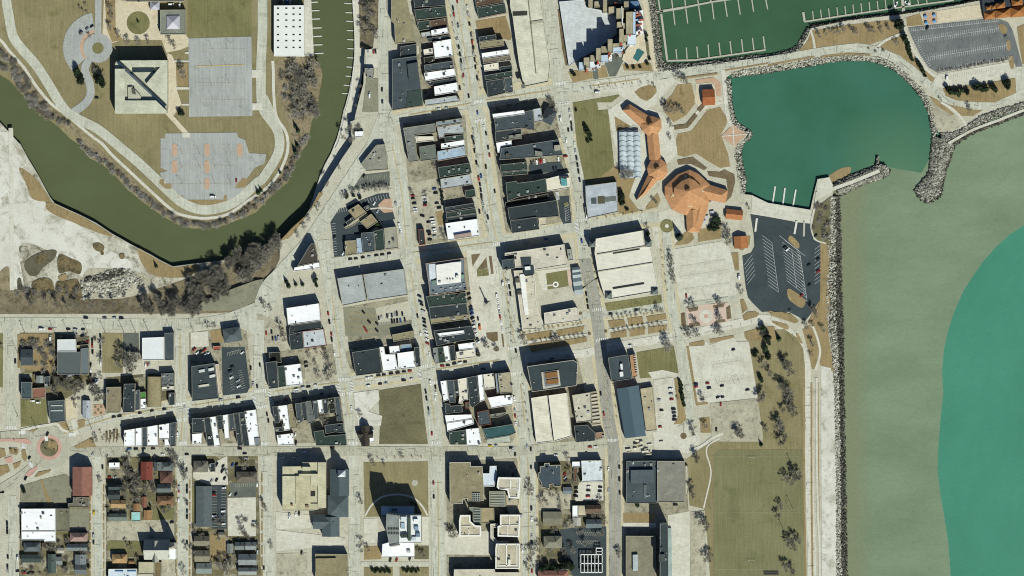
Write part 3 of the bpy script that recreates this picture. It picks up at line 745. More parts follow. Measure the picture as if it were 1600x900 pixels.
G('yard', "125,285 320,285 345,500 300,540 130,500", 'tan_grass', 2)
G('lawn', "0,285 20,285 18,620 0,620", 'green_lawn', 2)
G('driveway', "405,690 480,690 485,820 410,830", 'plaza_paving', 2)
G('brick_garden', "580,730 655,725 655,790 582,800", 'brick_paving', 3)
disc('planting_bed', 614, 760, 9, 'dark_lawn', 4)
for dx, dy in ((-18, -18), (18, -18), (-18, 20), (18, 20)): disc('planting_bed', 614+dx, 760+dy, 8, 'dark_lawn', 4)
G('planting_strip', "110,290 126,290 126,500 110,500", 'tan_grass', 3)
at(0, 600, 8)
G('lawn', "310,610 420,565 560,540 690,540 860,610 900,630 760,580 640,560 520,570 320,620", 'tan_grass', 3)
for s in ("700,500 830,470 890,600 760,550", "970,455 1065,440 1062,510 985,560", "930,780 1160,660 1200,780 950,810", "110,800 235,820 215,890 120,870", "285,815 330,870 320,930 280,900"): G('lawn', s, 'tan_grass', 3)
RB('path', "260,580 440,540 620,510 710,500 780,570 860,600", 34, 'pale_path', 4)
RB('path', "915,440 950,600 960,640", 60, 'pale_path', 4)
for i, x in enumerate((1320, 1365, 1410, 1450)): G('planting_bed', "%d,%d %d,%d %d,%d %d,%d" % (x, 590-i*8, x+26, 586-i*8, x+30, 660, x+4, 745), 'planting_soil', 3)
at(0, 675, 4)
for s in ("0,100 30,105 40,150 0,165", "55,100 110,100 115,130 70,140", "135,115 160,110 172,160 160,185 138,165", "80,200 135,180 120,215 90,235", "0,210 50,205 65,245 0,280", "215,285 240,250 320,235 310,250 260,270"): G('lawn', s, 'tan_grass', 4)
G('plaza', "25,165 75,150 85,190 45,195", 'red_paving', 4)
G('parking_lot', "130,335 250,300 410,262 455,300 455,440 130,440", 'worn_asphalt', 2)
G('planting_strip', "250,298 262,300 340,470 300,470", 'tan_grass', 3)
G('parking_lot', "435,482 558,480 556,615 436,615", 'worn_asphalt', 2)
G('parking_lot', "668,560 1090,545 1090,670 860,680 668,675", 'gravel_lot', 2)
G('lawn', "672,682 860,682 862,742 675,742", 'green_lawn', 2)
G('lawn', "960,475 1090,475 1090,548 950,548", 'green_lawn', 2)
G('parking_lot', "1010,800 1095,795 1095,900 1012,900", 'gravel_lot', 2)
G('parking_lot', "1325,332 1415,330 1418,605 1325,605", 'dark_asphalt', 2)
stalls(1326, 350, 1326, 590, 14, 30, 0, 'faded_paint', False); stalls(1412, 350, 1412, 590, 14, -30, 0, 'faded_paint', False)
G('parking_lot', "1435,318 1600,312 1600,405 1440,408", 'mid_asphalt', 2); stalls(1470, 322, 1600, 318, 10, 0, 22, 'faded_paint', False)
G('parking_lot', "1205,255 1420,150 1425,330 1300,330 1210,290", 'pale_concrete', 2)
G('parking_lot', "1422,412 1600,408 1600,650 1425,650", 'pale_concrete', 2)
G('lawn', "1200,340 1222,340 1222,600 1202,600", 'green_lawn', 2)
G('yard', "1300,640 1410,640 1412,810 1300,810", 'tan_grass', 2)
for xa in (644, 560):
    for ya in range(330, 890, 60): G('planting_strip', "%d,%d %d,%d %d,%d %d,%d" % (xa, ya, xa+9, ya, xa+9, ya+44, xa, ya+44), 'tan_grass', 3)
for ya in range(300, 890, 70):
    for xa in (1100, 1182): G('planting_strip', "%d,%d %d,%d %d,%d %d,%d" % (xa, ya, xa+9, ya, xa+9, ya+52, xa, ya+52), 'tan_grass', 3)
at(400, 675, 4)
G('lawn', "672,190 1075,185 1078,525 680,530", 'lawn', 2)
RB('path', "682,525 720,460 780,410 850,392 920,393 990,415 1040,465 1072,522", 11, 'pale_path', 4)
G('lawn', "675,715 770,712 785,795 675,798", 'tan_grass', 2)
G('lawn', "990,712 1080,712 1080,795 990,795", 'dark_lawn', 2)
G('lawn', "675,845 855,845 855,930 675,930", 'lawn', 2); G('lawn', "898,845 1080,845 1080,930 898,930", 'lawn', 2)
G('street', "655,812 1085,812 1085,840 655,840", 'concrete_road_straight', 2)
G('plaza', "675,540 760,540 760,690 675,700", 'pale_concrete', 2); G('plaza', "1032,530 1080,530 1080,705 1032,705", 'pale_concrete', 2)
G('parking_lot', "125,498 345,520 345,600 125,608", 'pale_concrete', 2)
G('parking_lot', "125,612 560,660 560,700 125,745", 'pale_concrete', 2)
G('parking_lot', "130,760 320,755 320,930 130,930", 'gravel_lot', 2)
for ya in range(260, 900, 75): G('planting_strip', "%d,%d %d,%d %d,%d %d,%d" % (33, ya, 43, ya, 43, ya+55, 33, ya+55), 'tan_grass', 3)
G('plaza', "1180,620 1490,620 1490,770 1180,765", 'pale_concrete', 2)
at(800, 675, 4)
G('parking_lot', "300,610 375,600 590,590 590,900 380,900 300,740", 'dark_asphalt', 2)
stalls(400, 625, 560, 625, 14, 14, 22, 'faded_paint'); stalls(400, 680, 530, 680, 12, 14, 22, 'faded_paint')
G('parking_lot', "420,315 570,312 572,430 390,432", 'pale_concrete', 2)
G('parking_lot', "165,380 370,360 372,480 165,490", 'gravel_lot', 2)
G('lawn', "695,505 890,505 890,565 695,565", 'tan_grass', 2)
G('path', "695,568 900,568 900,596 695,596", 'pale_path', 2)
G('parking_lot', "975,520 1110,495 1115,930 975,930", 'pale_concrete', 2); G('parking_lot', "1118,500 1205,490 1215,930 1118,930", 'gravel_lot', 3)
G('lawn', "1090,170 1200,90 1300,40 1400,60 1830,60 1835,930 1240,930 1215,600 1200,480 1110,460", 'lawn', 1)
G('sports_field', "1262,150 1290,112 1815,108 1822,900 1258,900", 'sports_lawn', 2)
RB('path', "1085,125 1180,90 1250,40 1320,10", 16, 'pale_path', 3)
RB('path', "1300,40 1230,80 1215,130 1240,220 1240,290 1215,400 1198,475", 9, 'pale_path', 3)
for s in ("1270,150 1800,150", "1270,500 1800,500", "1270,860 1800,860"): dashes(s, 'faded_paint', .12, curve=0)
G('driveway', "880,0 940,0 1160,0 1180,60 1085,130 890,110", 'pale_concrete', 2)
at(800, 450, 4)
G('parking_lot', "1105,365 1200,360 1210,330 1235,355 1390,300 1400,335 1480,335 1535,685 1240,715 1150,735 1145,600", 'pale_concrete', 2)
G('parking_lot', "1240,722 1535,690 1565,900 1570,960 1250,960", 'gravel_lot', 2)
stalls(1270, 720, 1530, 690, 24, -4, 24, 'faded_paint'); stalls(1150, 430, 1190, 700, 26, 24, -4, 'faded_paint', False); stalls(1250, 480, 1450, 450, 20, 3, 20, 'faded_paint', True, True); stalls(1290, 590, 1490, 562, 20, 3, 20, 'faded_paint', True, True)
G('planting_strip', "1090,365 1105,365 1160,715 1225,712 1225,725 1150,735", 'tan_grass', 3)
for s in ("1110,345 1200,325 1205,355 1110,365", "1235,320 1385,295 1390,310 1240,345", "1452,275 1560,245 1640,240 1655,330 1500,330 1455,310"): G('lawn', s, 'tan_grass', 3)
G('lawn', "778,402 1012,362 1042,530 960,545 870,560 800,565", 'green_lawn', 2)
G('path', "850,528 940,512 1040,535 880,570", 'pale_path', 3)
G('parking_lot', "885,575 1010,558 1020,700 1040,850 1000,950 905,950", 'pale_concrete', 2)
stalls(1005, 600, 1030, 830, 18, -26, 3, 'faded_paint', False); stalls(890, 620, 915, 860, 18, 24, -3, 'faded_paint', False)
G('lawn', "1015,565 1045,560 1090,820 1060,850 1010,852 1040,800", 'tan_grass', 3)
G('lawn', "1175,812 1235,805 1245,905 1180,905", 'tan_grass', 2)
G('lawn', "578,95 935,42 938,92 595,145", 'green_lawn', 2)
for s in ("85,290 245,265 250,305 100,330", "275,265 455,235 440,275 290,300", "105,352 240,330 300,330 465,303 472,335 120,402", "600,205 700,195 712,235 612,250", "720,190 815,178 825,222 730,237", "838,178 960,160 967,195 850,212", "615,282 716,260 716,305 622,320", "735,258 830,240 832,290 738,305", "850,243 970,230 965,265 852,288"):
    G('planting_bed', s, 'tan_grass', 3)
G('planting_bed', "230,180 440,150 440,165 235,195", 'planting_soil', 3)
RB('path', "80,340 270,310 470,290", 12, 'pale_path', 3); RB('path', "605,262 720,245 840,226 975,208", 10, 'pale_path', 3)
disc('traffic_island', 484, 285, 10, 'planting_soil', 4); disc('traffic_island', 586, 270, 10, 'planting_soil', 4)
G('plaza', "1085,125 1180,105 1350,90 1365,205 1250,235 1100,235", 'pink_paving', 3)
disc('plaza_ring', 1213, 176, 42, 'pale_path', 4, 14); disc('plaza_medallion', 1213, 176, 14, 'red_paving', 4)
for s in ("1055,160 1080,155 1090,235 1060,240", "1338,120 1362,110 1372,190 1342,195", "1095,130 1165,115 1160,140 1110,150", "1255,110 1330,95 1320,120 1260,125", "1100,245 1180,235 1170,215 1110,220", "1270,220 1335,210 1330,195 1275,200"): G('planting_bed', s, 'planting_soil', 4)
RB('street', "1075,110 1300,75 1400,55", 26, CR, 2)
G('lawn', "1425,75 1450,70 1475,130 1440,160", 'tan_grass', 3); G('lawn', "1440,175 1470,150 1520,145 1545,160 1530,180 1450,205", 'tan_grass', 3)
G('lawn', "1655,262 1700,255 1780,310 1820,380 1830,480 1832,1000 1560,1000 1530,680 1480,350 1460,310 1500,275", 'lawn', 2)
at(1200, 450, 4)
G('lawn', "0,150 10,142 100,160 180,205 170,222 90,195 20,170", 'tan_grass', 3)
for s in ("30,205 110,225 130,250 110,258 35,222", "175,292 190,290 215,340 210,348 190,330"): G('traffic_island', s, 'tan_grass', 4)
G('lawn', "215,260 260,232 300,290 320,350 300,500 275,510 255,400", 'tan_grass', 2)
RB('verge', "271,590 272,1300 278,1800", 12, 'tan_grass', 2, curve=0); RB('verge', "311,590 316,1300 326,1800", 9, 'tan_grass', 3, curve=0)
RB('verge', "222,500 226,1300 236,1800", 12, 'tan_grass', 3, curve=0)

# ---------------------------------------------------------------- lake-front parks and lots
at(800, 0, 4)
G('lawn', "380,642 535,615 670,592 672,600 620,640 532,640 540,690 600,685 612,790 625,905 640,1040 600,1070 460,1155 405,900", 'green_lawn', 2)
G('plaza', "600,690 680,630 930,700 1000,800 1040,960 900,1080 800,1240 720,1180 690,1060 640,900", 'pale_path', 1)
G('lawn', "765,575 800,548 860,530 900,540 905,575 870,615 840,632 800,615", 'tan_grass', 3)
G('lawn', "640,725 745,790 650,822", 'tan_grass', 2)
G('lawn', "1035,530 1120,520 1150,640 1090,720 1010,765 950,700 940,650 1000,590", 'tan_grass', 2)
G('lawn', "1040,835 1120,820 1220,690 1300,668 1345,740 1340,780 1305,840 1350,960 1365,1040 1300,1050 1230,1010 1150,960 1080,980 1035,970 1025,870", 'tan_grass', 2)
RB('path', "1000,800 1090,780 1160,700 1210,670 1310,640", 16, 'pale_path', 3)
G('planting_bed', "1010,785 1085,775 1145,705 1160,725 1100,800 1015,812", 'planting_soil', 4); G('planting_bed', "1155,685 1185,648 1205,665 1175,702", 'planting_soil', 4)
G('planting_bed', "1145,500 1260,482 1305,520 1305,605 1280,600 1270,530 1240,512 1150,520", 'brick_paving', 3)
G('plaza', "1150,525 1240,515 1270,540 1280,620 1300,640 1200,690 1140,640", 'plaza_paving', 2)
RB('path', "1318,440 1330,560 1345,700 1370,790", 26, 'pale_path', 3)
G('diamond_plaza', "1308,852 1382,775 1470,838 1388,918", 'brick_paving', 3)
RB('path', "1380,776 1388,916", 7, 'pale_path', 4, curve=0); RB('path', "1310,851 1468,839", 7, 'pale_path', 5, curve=0)
RB('path', "825,0 850,150 875,320 900,445", 26, 'plaza_paving', 2)
G('lawn', "352,450 400,440 510,450 505,490 380,515", 'tan_grass', 2); G('lawn', "535,430 580,405 605,480 540,490", 'tan_grass', 2)
G('driveway', "505,430 535,425 540,495 510,495", 'mid_asphalt', 3); G('driveway', "580,400 630,340 700,370 650,475 610,480", 'mid_asphalt', 3)
G('lawn', "690,400 740,405 840,375 870,400 880,445 700,440", 'tan_grass', 2); G('lawn', "832,200 850,250 865,380 835,350", 'dark_lawn', 2)
G('planting_strip', "285,60 300,60 330,300 350,410 335,410 315,310", 'planting_soil', 3)
RB('verge', "1050,492 1150,478 1285,460", 12, 'tan_grass', 4, curve=0); RB('verge', "1330,440 1600,395", 10, 'tan_grass', 4, curve=0)
at(1200, 0, 4)
G('lawn', "275,190 350,180 500,155 700,130 820,120 840,205 720,250 620,285 480,292 330,315 290,310", 'tan_grass', 1)
G('lawn', "190,325 250,250 270,190 285,312", 'tan_grass', 1)
G('lawn', "700,290 740,245 830,220 880,260 900,340 960,420 1040,490 1020,530 930,440 830,350 740,310", 'tan_grass', 1)
RB('path', "680,295 740,250 830,215 870,220", 16, 'pale_path', 3); RB('path', "845,120 870,230 920,330 980,420 1040,470 1090,485", 16, 'pale_path', 3)
RB('path', "265,185 285,250 295,315", 12, 'pale_path', 2)
G('parking_lot', "875,172 1330,122 1450,120 1500,140 1530,190 1560,300 1590,410 1560,430 1520,370 1060,456 1000,420 950,340 905,250", 'lake_lot', 2)
G('parking_lot', "1060,465 1520,385 1545,470 1490,480 1100,550 1040,540 1030,510", 'pale_concrete', 2)
G('street', "1520,420 1600,415 1640,500 1640,600 1550,620 1550,480", CR, 2)
G('lawn', "1095,555 1130,540 1290,535 1500,495 1545,490 1552,580 1420,640 1310,640 1180,628 1110,600", 'tan_grass', 3)
G('lawn', "865,110 950,85 975,155 870,165", 'tan_grass', 2)
G('plaza', "968,82 1330,25 1345,105 980,155", 'plaza_paving', 2); G('plaza', "968,85 1055,75 1060,145 978,155", 'brick_paving', 3)
for s in ("1440,160 1470,150 1495,185 1485,210 1460,205", "1490,260 1510,255 1515,310 1495,312", "1505,360 1530,355 1535,425 1515,425"): G('traffic_island', s, 'tan_grass', 4)
G('lawn', "1555,170 1650,130 1660,400 1590,400", 'tan_grass', 2)
for a in ((880, 195, 1440, 132, 40, 2, -18), (940, 250, 1440, 178, 38, 3, 22), (1000, 358, 1490, 285, 38, 3, 22)):
    stalls(*a, both=a[1] != 195)
stalls(1060, 450, 1520, 372, 34, -3, -24); stalls(900, 240, 1000, 415, 14, 22, -10, spine=False); stalls(1090, 478, 1500, 405, 30, 2, 22, 'faded_paint', False)
G('gravel_yard', "1010,620 1160,720 1200,790 1090,825 1045,790", 'gravel_lot', 2)
G('lawn', "1005,600 1060,625 1165,715 1150,720 1050,660", 'tan_grass', 3); G('lawn', "1120,650 1310,690 1350,685 1280,725 1200,725", 'tan_grass', 3)
RB('path', "1080,640 1150,680 1220,750 1245,820", 14, 'pale_path', 4)
RB('verge', "0,408 150,378 290,355", 12, 'tan_grass', 4, curve=0); RB('verge', "330,355 480,338 640,345", 12, 'tan_grass', 4)
at(800, 225, 4)
G('lawn', "460,255 600,170 640,135 700,180 780,190 760,240 730,330 790,410 820,415 700,440 640,420 600,260 480,250", 'tan_grass', 3)
G('lawn', "835,410 840,390 910,305 928,350 910,395", 'tan_grass', 3)
disc('traffic_island', 968, 512, 42, 'green_lawn', 3); disc('traffic_island_path', 968, 512, 12, 'pale_path', 4)
G('plaza', "870,440 1000,400 1100,480 1080,560 1020,640 900,650 880,560", 'pale_concrete', 1)
G('planting_bed', "1015,635 1080,550 1130,560 1140,590 1100,625", 'tan_grass', 3); G('planting_bed', "1160,540 1200,520 1305,500 1310,590 1165,612", 'tan_grass', 3)
G('planting_bed', "1030,100 1130,80 1220,150 1200,165 1120,125 1040,130", 'planting_soil', 3); G('planting_bed', "1220,170 1300,175 1330,160 1390,190 1395,240 1370,330 1300,400 1280,390 1350,300 1340,220 1230,200", 'planting_soil', 3)
G('parking_lot', "985,662 1312,607 1360,650 1385,760 1400,900 1405,945 1050,985", 'pale_concrete', 2)
for i, y in enumerate((735, 800, 880)): stalls(1050, y + 30, 1340 + i*12, y - 15, 30, 3, 18, 'faded_paint', True, i == 1)
G('lawn', "1370,680 1415,680 1420,790 1395,790", 'tan_grass', 3)
G('planting_bed', "1465,575 1490,575 1485,630 1440,665 1420,660", 'tan_grass', 3)
G('boat_ramp', "1500,320 1600,368 1870,412 1868,498 1790,490 1600,455 1495,438", 'pale_concrete', 2)
G('parking_lot', "1490,440 1600,457 1790,492 1870,500 1872,520 1885,600 1925,620 1928,900 1925,975 1870,1060 1830,1110 1790,1080 1730,1050 1680,1050 1640,1045 1560,1050 1500,990 1475,960 1462,900 1450,800 1440,700 1495,680 1515,640 1510,560", 'dark_asphalt', 3)
at(1140, 330, 5)
stalls(330, 245, 382, 632, 14, -78, -56, 'white_paint'); stalls(485, 300, 522, 600, 12, -76, -58, 'white_paint'); stalls(485, 300, 522, 600, 12, 72, 56, 'white_paint', False); stalls(548, 330, 606, 705, 13, -24, -18, 'white_paint')
stalls(388, 190, 430, 225, 1, 160, 125, 'white_paint', False); stalls(178, 338, 200, 490, 5, -64, 82, 'white_paint', False); stalls(664, 300, 664, 570, 9, 46, -36, 'white_paint', False)
at(800, 225, 4)
at(1140, 330, 5)
G('traffic_island', "470,190 500,205 540,250 543,285 525,290 490,260 458,225", 'tan_grass', 6); G('traffic_island', "450,612 480,610 560,665 592,705 575,750 540,748 480,705 455,670", 'tan_grass', 6); G('verge', "320,790 400,785 480,805 540,860 520,875 440,830 320,810", 'tan_grass', 6)
at(800, 225, 4)
G('lawn', "1870,560 1880,500 1900,400 1990,330 1990,640 1930,620", 'dark_lawn', 4); G('shore_strip', "1928,620 1990,620 1975,900 1990,1000 1980,1080 1880,1110 1926,980", 'tan_grass', 4)
RB('path', "1902,300 1895,380 1872,470 1872,540 1900,600 1960,620", 9, 'pale_path', 5)
G('quay', "1908,220 1982,208 2012,278 1990,310 1905,345", 'pale_concrete', 4)

# ---------------------------------------------------------------- square in the middle of town
at(600, 384, 8)
G('plaza', "1030,60 1300,30 1400,60 1560,1500 1300,1560 1180,1560 1060,400", 'pale_concrete', 2)
G('planting_bed', "1090,112 1205,98 1108,262", 'planting_soil', 3); G('planting_bed', "1280,142 1296,282 1160,300", 'planting_soil', 3); G('lawn', "1160,302 1305,285 1312,372 1165,386", 'green_lawn', 3)
G('planting_strip', "1310,130 1345,128 1372,350 1340,354", 'planting_soil', 3)
at(600, 496, 8)
G('planting_bed', "1275,190 1420,180 1425,290 1360,305 1290,260", 'planting_soil', 3); G('planting_strip', "1465,205 1490,205 1505,370 1485,370", 'planting_soil', 3); disc('planting_bed', 1405, 392, 34, 'planting_soil', 3)
at(740, 354, 8)
G('terrace', "780,555 1190,505 1225,545 905,590 925,800 860,806", 'pale_path', 2); G('lawn', "905,588 1165,545 1190,745 930,788", 'green_lawn', 3)
G('terrace', "1165,540 1228,530 1260,740 1190,745", 'pink_paving', 3)
disc('fountain_rim', 1026, 724, 36, 'white_paint', 4, 20); disc('fountain_bed', 1026, 724, 20, 'dark_lawn', 4)
RB('path', "920,738 995,730", 18, 'pale_path', 4, curve=0)
at(740, 242, 8)
G('parking_lot', "690,112 1080,82 1140,195 700,245", 'dark_asphalt', 2); G('parking_lot', "1050,520 1190,510 1225,850 1120,862 1080,780", 'dark_asphalt', 2)
stalls(1140, 650, 1150, 830, 6, 50, -30, 'white_paint'); stalls(705, 130, 900, 108, 8, -2, -44, 'white_paint', False)
G('planting_bed', "1130,600 1180,590 1190,640 1140,650", 'green_lawn', 3)
at(400, 0, 4)
G('parking_lot', "680,310 765,305 765,420 690,440", 'pale_concrete', 3); G('parking_lot', "690,490 765,490 765,700 665,700", 'worn_asphalt', 3)
G('yard', "1372,132 1560,100 1600,230 1590,250 1390,225", 'tan_grass', 2)
G('gravel_lot', "590,760 700,720 860,720 880,900 600,900", 'sidewalk', 1)
# ================================================================ BUILDINGS
GRP_MAIN = 'shops along the main street'
# ---------------------------------------------------------------- river island
BZ[0] = LOWZ
at(0, 0, 4)
r = F("718,400 730,378 1046,376 1046,672 1040,706 718,708", 12.5, 'c3c2ac', 'square pale office block with diagonal glass ridge and sunken courtyard beside the river', wall='bdb7a2', n=0, name='courthouse_annex', par=.4)
z = LOWZ + 12.5
for s in ("718,628 975,628 1040,690 1040,708 718,708", "718,430 780,430 780,628 718,628", "748,378 1046,376 1046,656 912,524 1002,418 800,418"):
    part_box(r, s, z - .4, z + 4.2, 'c9c8b2')
part_box(r, "800,545 826,541 880,600 880,625 800,625", z - .4, z + 2, 'bdb9a4')
part_box(r, "823,552 842,552 850,590 826,585", z + 2, z + 3, '5b5c54', 'roof_unit')
for s in ("826,424 962,422 966,450 828,452",): part_box(r, s, z - .4, z + (.5 if s[0] == '8' else .4), '2c3a42', 'clerestory')
a, b_ = Vector(P(738, 386, z)), Vector(P(1036, 664, z)); d = (b_ - a).normalized(); nn = Vector((-d.y, d.x)) * 2.2
b = MB(); zz = 5.4; rl = r.location
A0, A1, B0, B1 = a - nn, a + nn, b_ - nn, b_ + nn
for q in ((A0, B0, 0), (B1, A1, 0)):
    b.face([(q[0].x - rl.x, q[0].y - rl.y, 12.5 - .4), (q[1].x - rl.x, q[1].y - rl.y, 12.5 - .4), ((b_ if q[1] in (B0,) else a).x - rl.x, (b_ if q[1] in (B0,) else a).y - rl.y, 12.5 + zz), ((a if q[1] in (B0,) else b_).x - rl.x, (a if q[1] in (B0,) else b_).y - rl.y, 12.5 + zz)])
b.obj('glass_ridge', 'glass_blue', r)
r = F("1000,62 1158,60 1158,215 1002,215", 8, '85887b', 'square grey pavilion with small pale pyramid roof, beside the round lawn', wall='b9b19c', n=1)
p = pts("1040,97 1122,96 1122,180 1040,180", LOWZ + 11); c0 = cen(p); rl = r.location
b = MB(); b.side([(x - rl.x, y - rl.y) for x, y in p], 7.3, 8.6)
pq = ccw([(x - rl.x, y - rl.y) for x, y in p])
for i in range(4): b.face([(*pq[i], 8.6), (*pq[(i+1) % 4], 8.6), (c0[0]-rl.x, c0[1]-rl.y, 12.5)])
b.obj('pyramid_roof', 'roof_metal', r, 'b5b2bb')
F("785,-60 1152,-62 1152,8 785,8", 10, '9a9c90', 'long grey flat roof cut by the top edge above the round lawn', n=3)
r = F("938,9 996,9 996,60 938,60", 6, 'b0aeb6', 'tiny grey pyramid-roofed kiosk north-west of the square pavilion', n=0)
b = MB(); pq = ccw([(x - r.location.x, y - r.location.y) for x, y in pts("938,9 996,9 996,60 938,60", LOWZ + 8)])
for i in range(4): b.face([(*pq[i], 6.02), (*pq[(i+1) % 4], 6.02), (0, 0, 9)])
b.obj('pyramid_roof', 'roof_metal', r, 'aaa8b2')
at(400, 0, 4)
r = F("112,35 300,33 302,352 112,350", 8, 'e8e8e2', 'long white ribbed metal boathouse with rows of roof skylights by the docks', wall='d8d6cc', n=0, par=.1, name='boathouse', mat='roof_metal', cop='f0f0ec')
for yy in (52, 90, 127, 168, 217, 255, 297):
    for xx in (138, 190, 235, 275):
        x, y = P(xx, yy, LOWZ + 8); put('skylight', UNITS[2][1], r, '8f9490', (x - r.location.x, y - r.location.y, 7.9))
F("680,427 738,425 738,462 730,492 695,492 695,462 680,460", 5, '8f8f86', 'small grey pump house on the river terrace beside the bluff', z0=0, n=2)
F("617,822 672,820 672,855 617,858", 4, 'W', 'little white hut at the foot of the river bridge street', z0=0, n=1)
BZ[0] = 0.0

# ---------------------------------------------------------------- north end, between river street and main street
F("845,-30 935,-30 944,0 1000,262 870,275 864,150 845,130", 10, 'K', 'long mottled khaki roof beside the alley, running off the top edge', n=5, wall='a89b84', mat='roof_gravel')
F("905,290 1003,275 1005,348 900,360", 8, 'D', 'small black-roofed shed between the khaki roof and the big slate roof', n=3)
r = F("850,370 1005,350 1045,660 852,690", 10, 'G', 'big slate grey flat roof with a raised box, west of the alley', wall='a9806a', n=7)
part_box(r, "945,400 1010,388 1016,490 955,498", 9.3, 12.5, '495356')
part_box(r, "945,572 1043,560 1046,655 940,668", 9.3, 9.8, '3c4a45')
row('the top alley-side row', [
    ("985,-6 1180,-12 1186,35 990,46", 'D'), ("990,60 1185,40 1195,104 1000,126", 'E', 10), ("1005,135 1084,126 1092,180 1018,192", 'E', 7), ("1086,130 1196,112 1200,168 1094,180", 'B', 8), ("1093,190 1195,172 1202,208 1098,225", 'W', 11), ("1030,205 1090,196 1095,228 1038,238", 'L', 7),
    ("1070,240 1205,216 1213,242 1078,264", 'D', 9), ("1106,264 1220,243 1232,350 1118,366", 'W', 11), ("1046,310 1104,300 1112,336 1050,344", 'C', 7), ("1048,360 1110,350 1116,380 1052,400", 'N', 7), ("1050,406 1230,380 1238,426 1056,448", 'G', 9),
    ("1050,456 1240,428 1250,474 1060,508", 'W', 10), ("1062,514 1250,484 1256,513 1085,535", 'D', 9), ("1112,541 1258,515 1265,574 1118,598", 'W', 11), ("1055,625 1250,597 1282,632 1058,662", 'L', 12)], group=GRP_MAIN)
row('the top row east of main street', [
    ("1370,-10 1520,-14 1552,15 1376,45", 'B', 10), ("1380,50 1556,22 1566,80 1392,115", 'E', 10), ("1392,231 1500,215 1502,246 1395,260", 'D', 9), ("1395,263 1545,246 1552,286 1400,306", 'K', 8), ("1410,333 1580,308 1586,340 1415,366", 'W', 10), ("1416,370 1590,345 1596,376 1422,397", '7c7365', 10, 2, 'brown'),
    ("1422,407 1515,391 1519,436 1428,446", 'C', 9), ("1522,418 1600,408 1604,436 1526,446", 'D', 8), ("1428,472 1600,442 1606,480 1435,500", 'E', 10), ("1438,508 1545,491 1560,582 1450,608", 'D', 11), ("1550,490 1600,482 1608,574 1564,582", 'G', 9)], group=GRP_MAIN)

# ---------------------------------------------------------------- block west of main street, second from the top
at(600, 160, 8)
r = F("240,320 640,262 652,380 382,412 402,600 430,735 312,748", 12, '7d7f78', 'L-shaped speckled grey gravel roof on the corner above the back parking lot', n=4, mat='roof_gravel', wall='9f8f7b')
F("390,426 620,425 626,480 402,502", 8, 'C', 'small cream roof tucked inside the L-shaped gravel roof', n=1)
F("440,555 640,525 660,710 455,736", 9, '6f756b', 'square olive-grey roof east of the L-shaped gravel roof', n=1)
row('the row beside the L-shaped gravel roof', [
    ("650,245 980,195 1000,250 655,306", '8d9699', 13, 4, 'grey'), ("660,312 970,263 1010,388 757,400 750,440 690,450", 'L', 11), ("757,432 995,402 1000,466 762,487", 'E', 10), ("712,516 1005,470 1010,540 716,580", 'W', 10),
    ("665,612 1010,546 1026,670 670,735", 'P', 11), ("676,812 1072,756 1100,880 690,940", 'E', 9), ("704,958 880,930 1080,896 1110,1026 716,1086", 'L', 9)], group=GRP_MAIN)
at(600, 272, 8)
row('the row above the white corner store', [
    ("1010,206 1135,186 1150,282 1022,302", 'E', 8), ("766,416 1130,360 1136,412 770,470", 'D', 8), ("776,480 1145,426 1158,488 780,544", 'E', 8), ("782,548 1160,492 1166,554 776,604", 'D', 7)], group=GRP_MAIN)
r = F("768,616 1165,560 1200,770 800,830", 9, 'W', 'large white-roofed corner store with a brown penthouse strip, west of main street', n=3, wall='c9c2b2')
part_box(r, "876,762 1090,726 1096,770 886,806", 8.3, 11, 'b09a8d', 'penthouse')
F("432,692 500,690 520,880 440,892", 7, 'D', 'narrow dark building with red brick edge at the foot of the gravel parking lot', wall='a85a44', cop='a5604a', n=1)
# ---------------------------------------------------------------- block east of main street, second from the top
at(740, 130, 8)
row('the row below the long shaded street', [
    ("235,386 630,336 640,385 245,438", 'W', 14), ("257,446 740,332 766,590 600,560 276,600", 'G', 12, 8), ("270,606 596,562 600,630 444,652 445,705 276,732", 'D', 10), ("446,656 595,632 600,690 450,705", 'M', 11, 1), ("280,746 475,713 480,775 345,800 350,868 302,872", 'W', 9)], group=GRP_MAIN)
F("742,326 845,306 862,470 762,490", 11, 'b9c0c4', 'pale grey roof at the back of the corner block by the twisted hip roofs', n=2)
r = F("350,812 1065,702 1116,900 322,958", 11, 'G', 'wide slate roof with three rooftop boxes reaching from main street to the avenue', n=6)
part_box(r, "765,842 860,858 862,905 770,905", 10.3, 13.5, '8d8b80', 'penthouse'); part_box(r, "1005,778 1080,770 1090,835 1012,845", 10.3, 14, 'aaa592', 'penthouse'); part_box(r, "400,880 440,876 445,920 405,925", 10.3, 13, '59564a', 'penthouse')
house(868, 320, 1012, 500, 'G', 'dark hip-roofed corner house under a bare tree by the avenue', 7, 4, 'h', rot=-25)
at(740, 242, 8)
row('the stack below the wide slate roof', [
    ("326,125 665,86 678,182 342,216", 'E', 10), ("345,224 670,188 680,240 360,266", 'E', 8), ("402,346 540,326 548,352 770,325 900,292 920,462 560,528 422,580", 'E', 11, 5), ("392,600 430,582 930,482 940,556 404,648", 'N', 6, 3), ("425,662 1040,566 1070,768 800,790 447,806", 'D', 11, 2), ("455,822 790,776 826,930 480,980", 'D', 12, 3)], group=GRP_MAIN)
r = F("905,302 1200,226 1224,408 925,458", 6, 'C', 'cream terrace roof with a turquoise glass box facing the avenue', n=2)
part_box(r, "1090,292 1165,300 1172,385 1096,386", 5.3, 8, '5f9ea0', 'glass_roof'); part_box(r, "1075,270 1190,262 1192,285 1078,292", 5.3, 8.2, '3f4448', 'raised_roof')
F("812,786 900,772 910,878 822,888", 5, 'd0c6ac', 'low cream annex behind the two dark roofs at the corner', n=0)
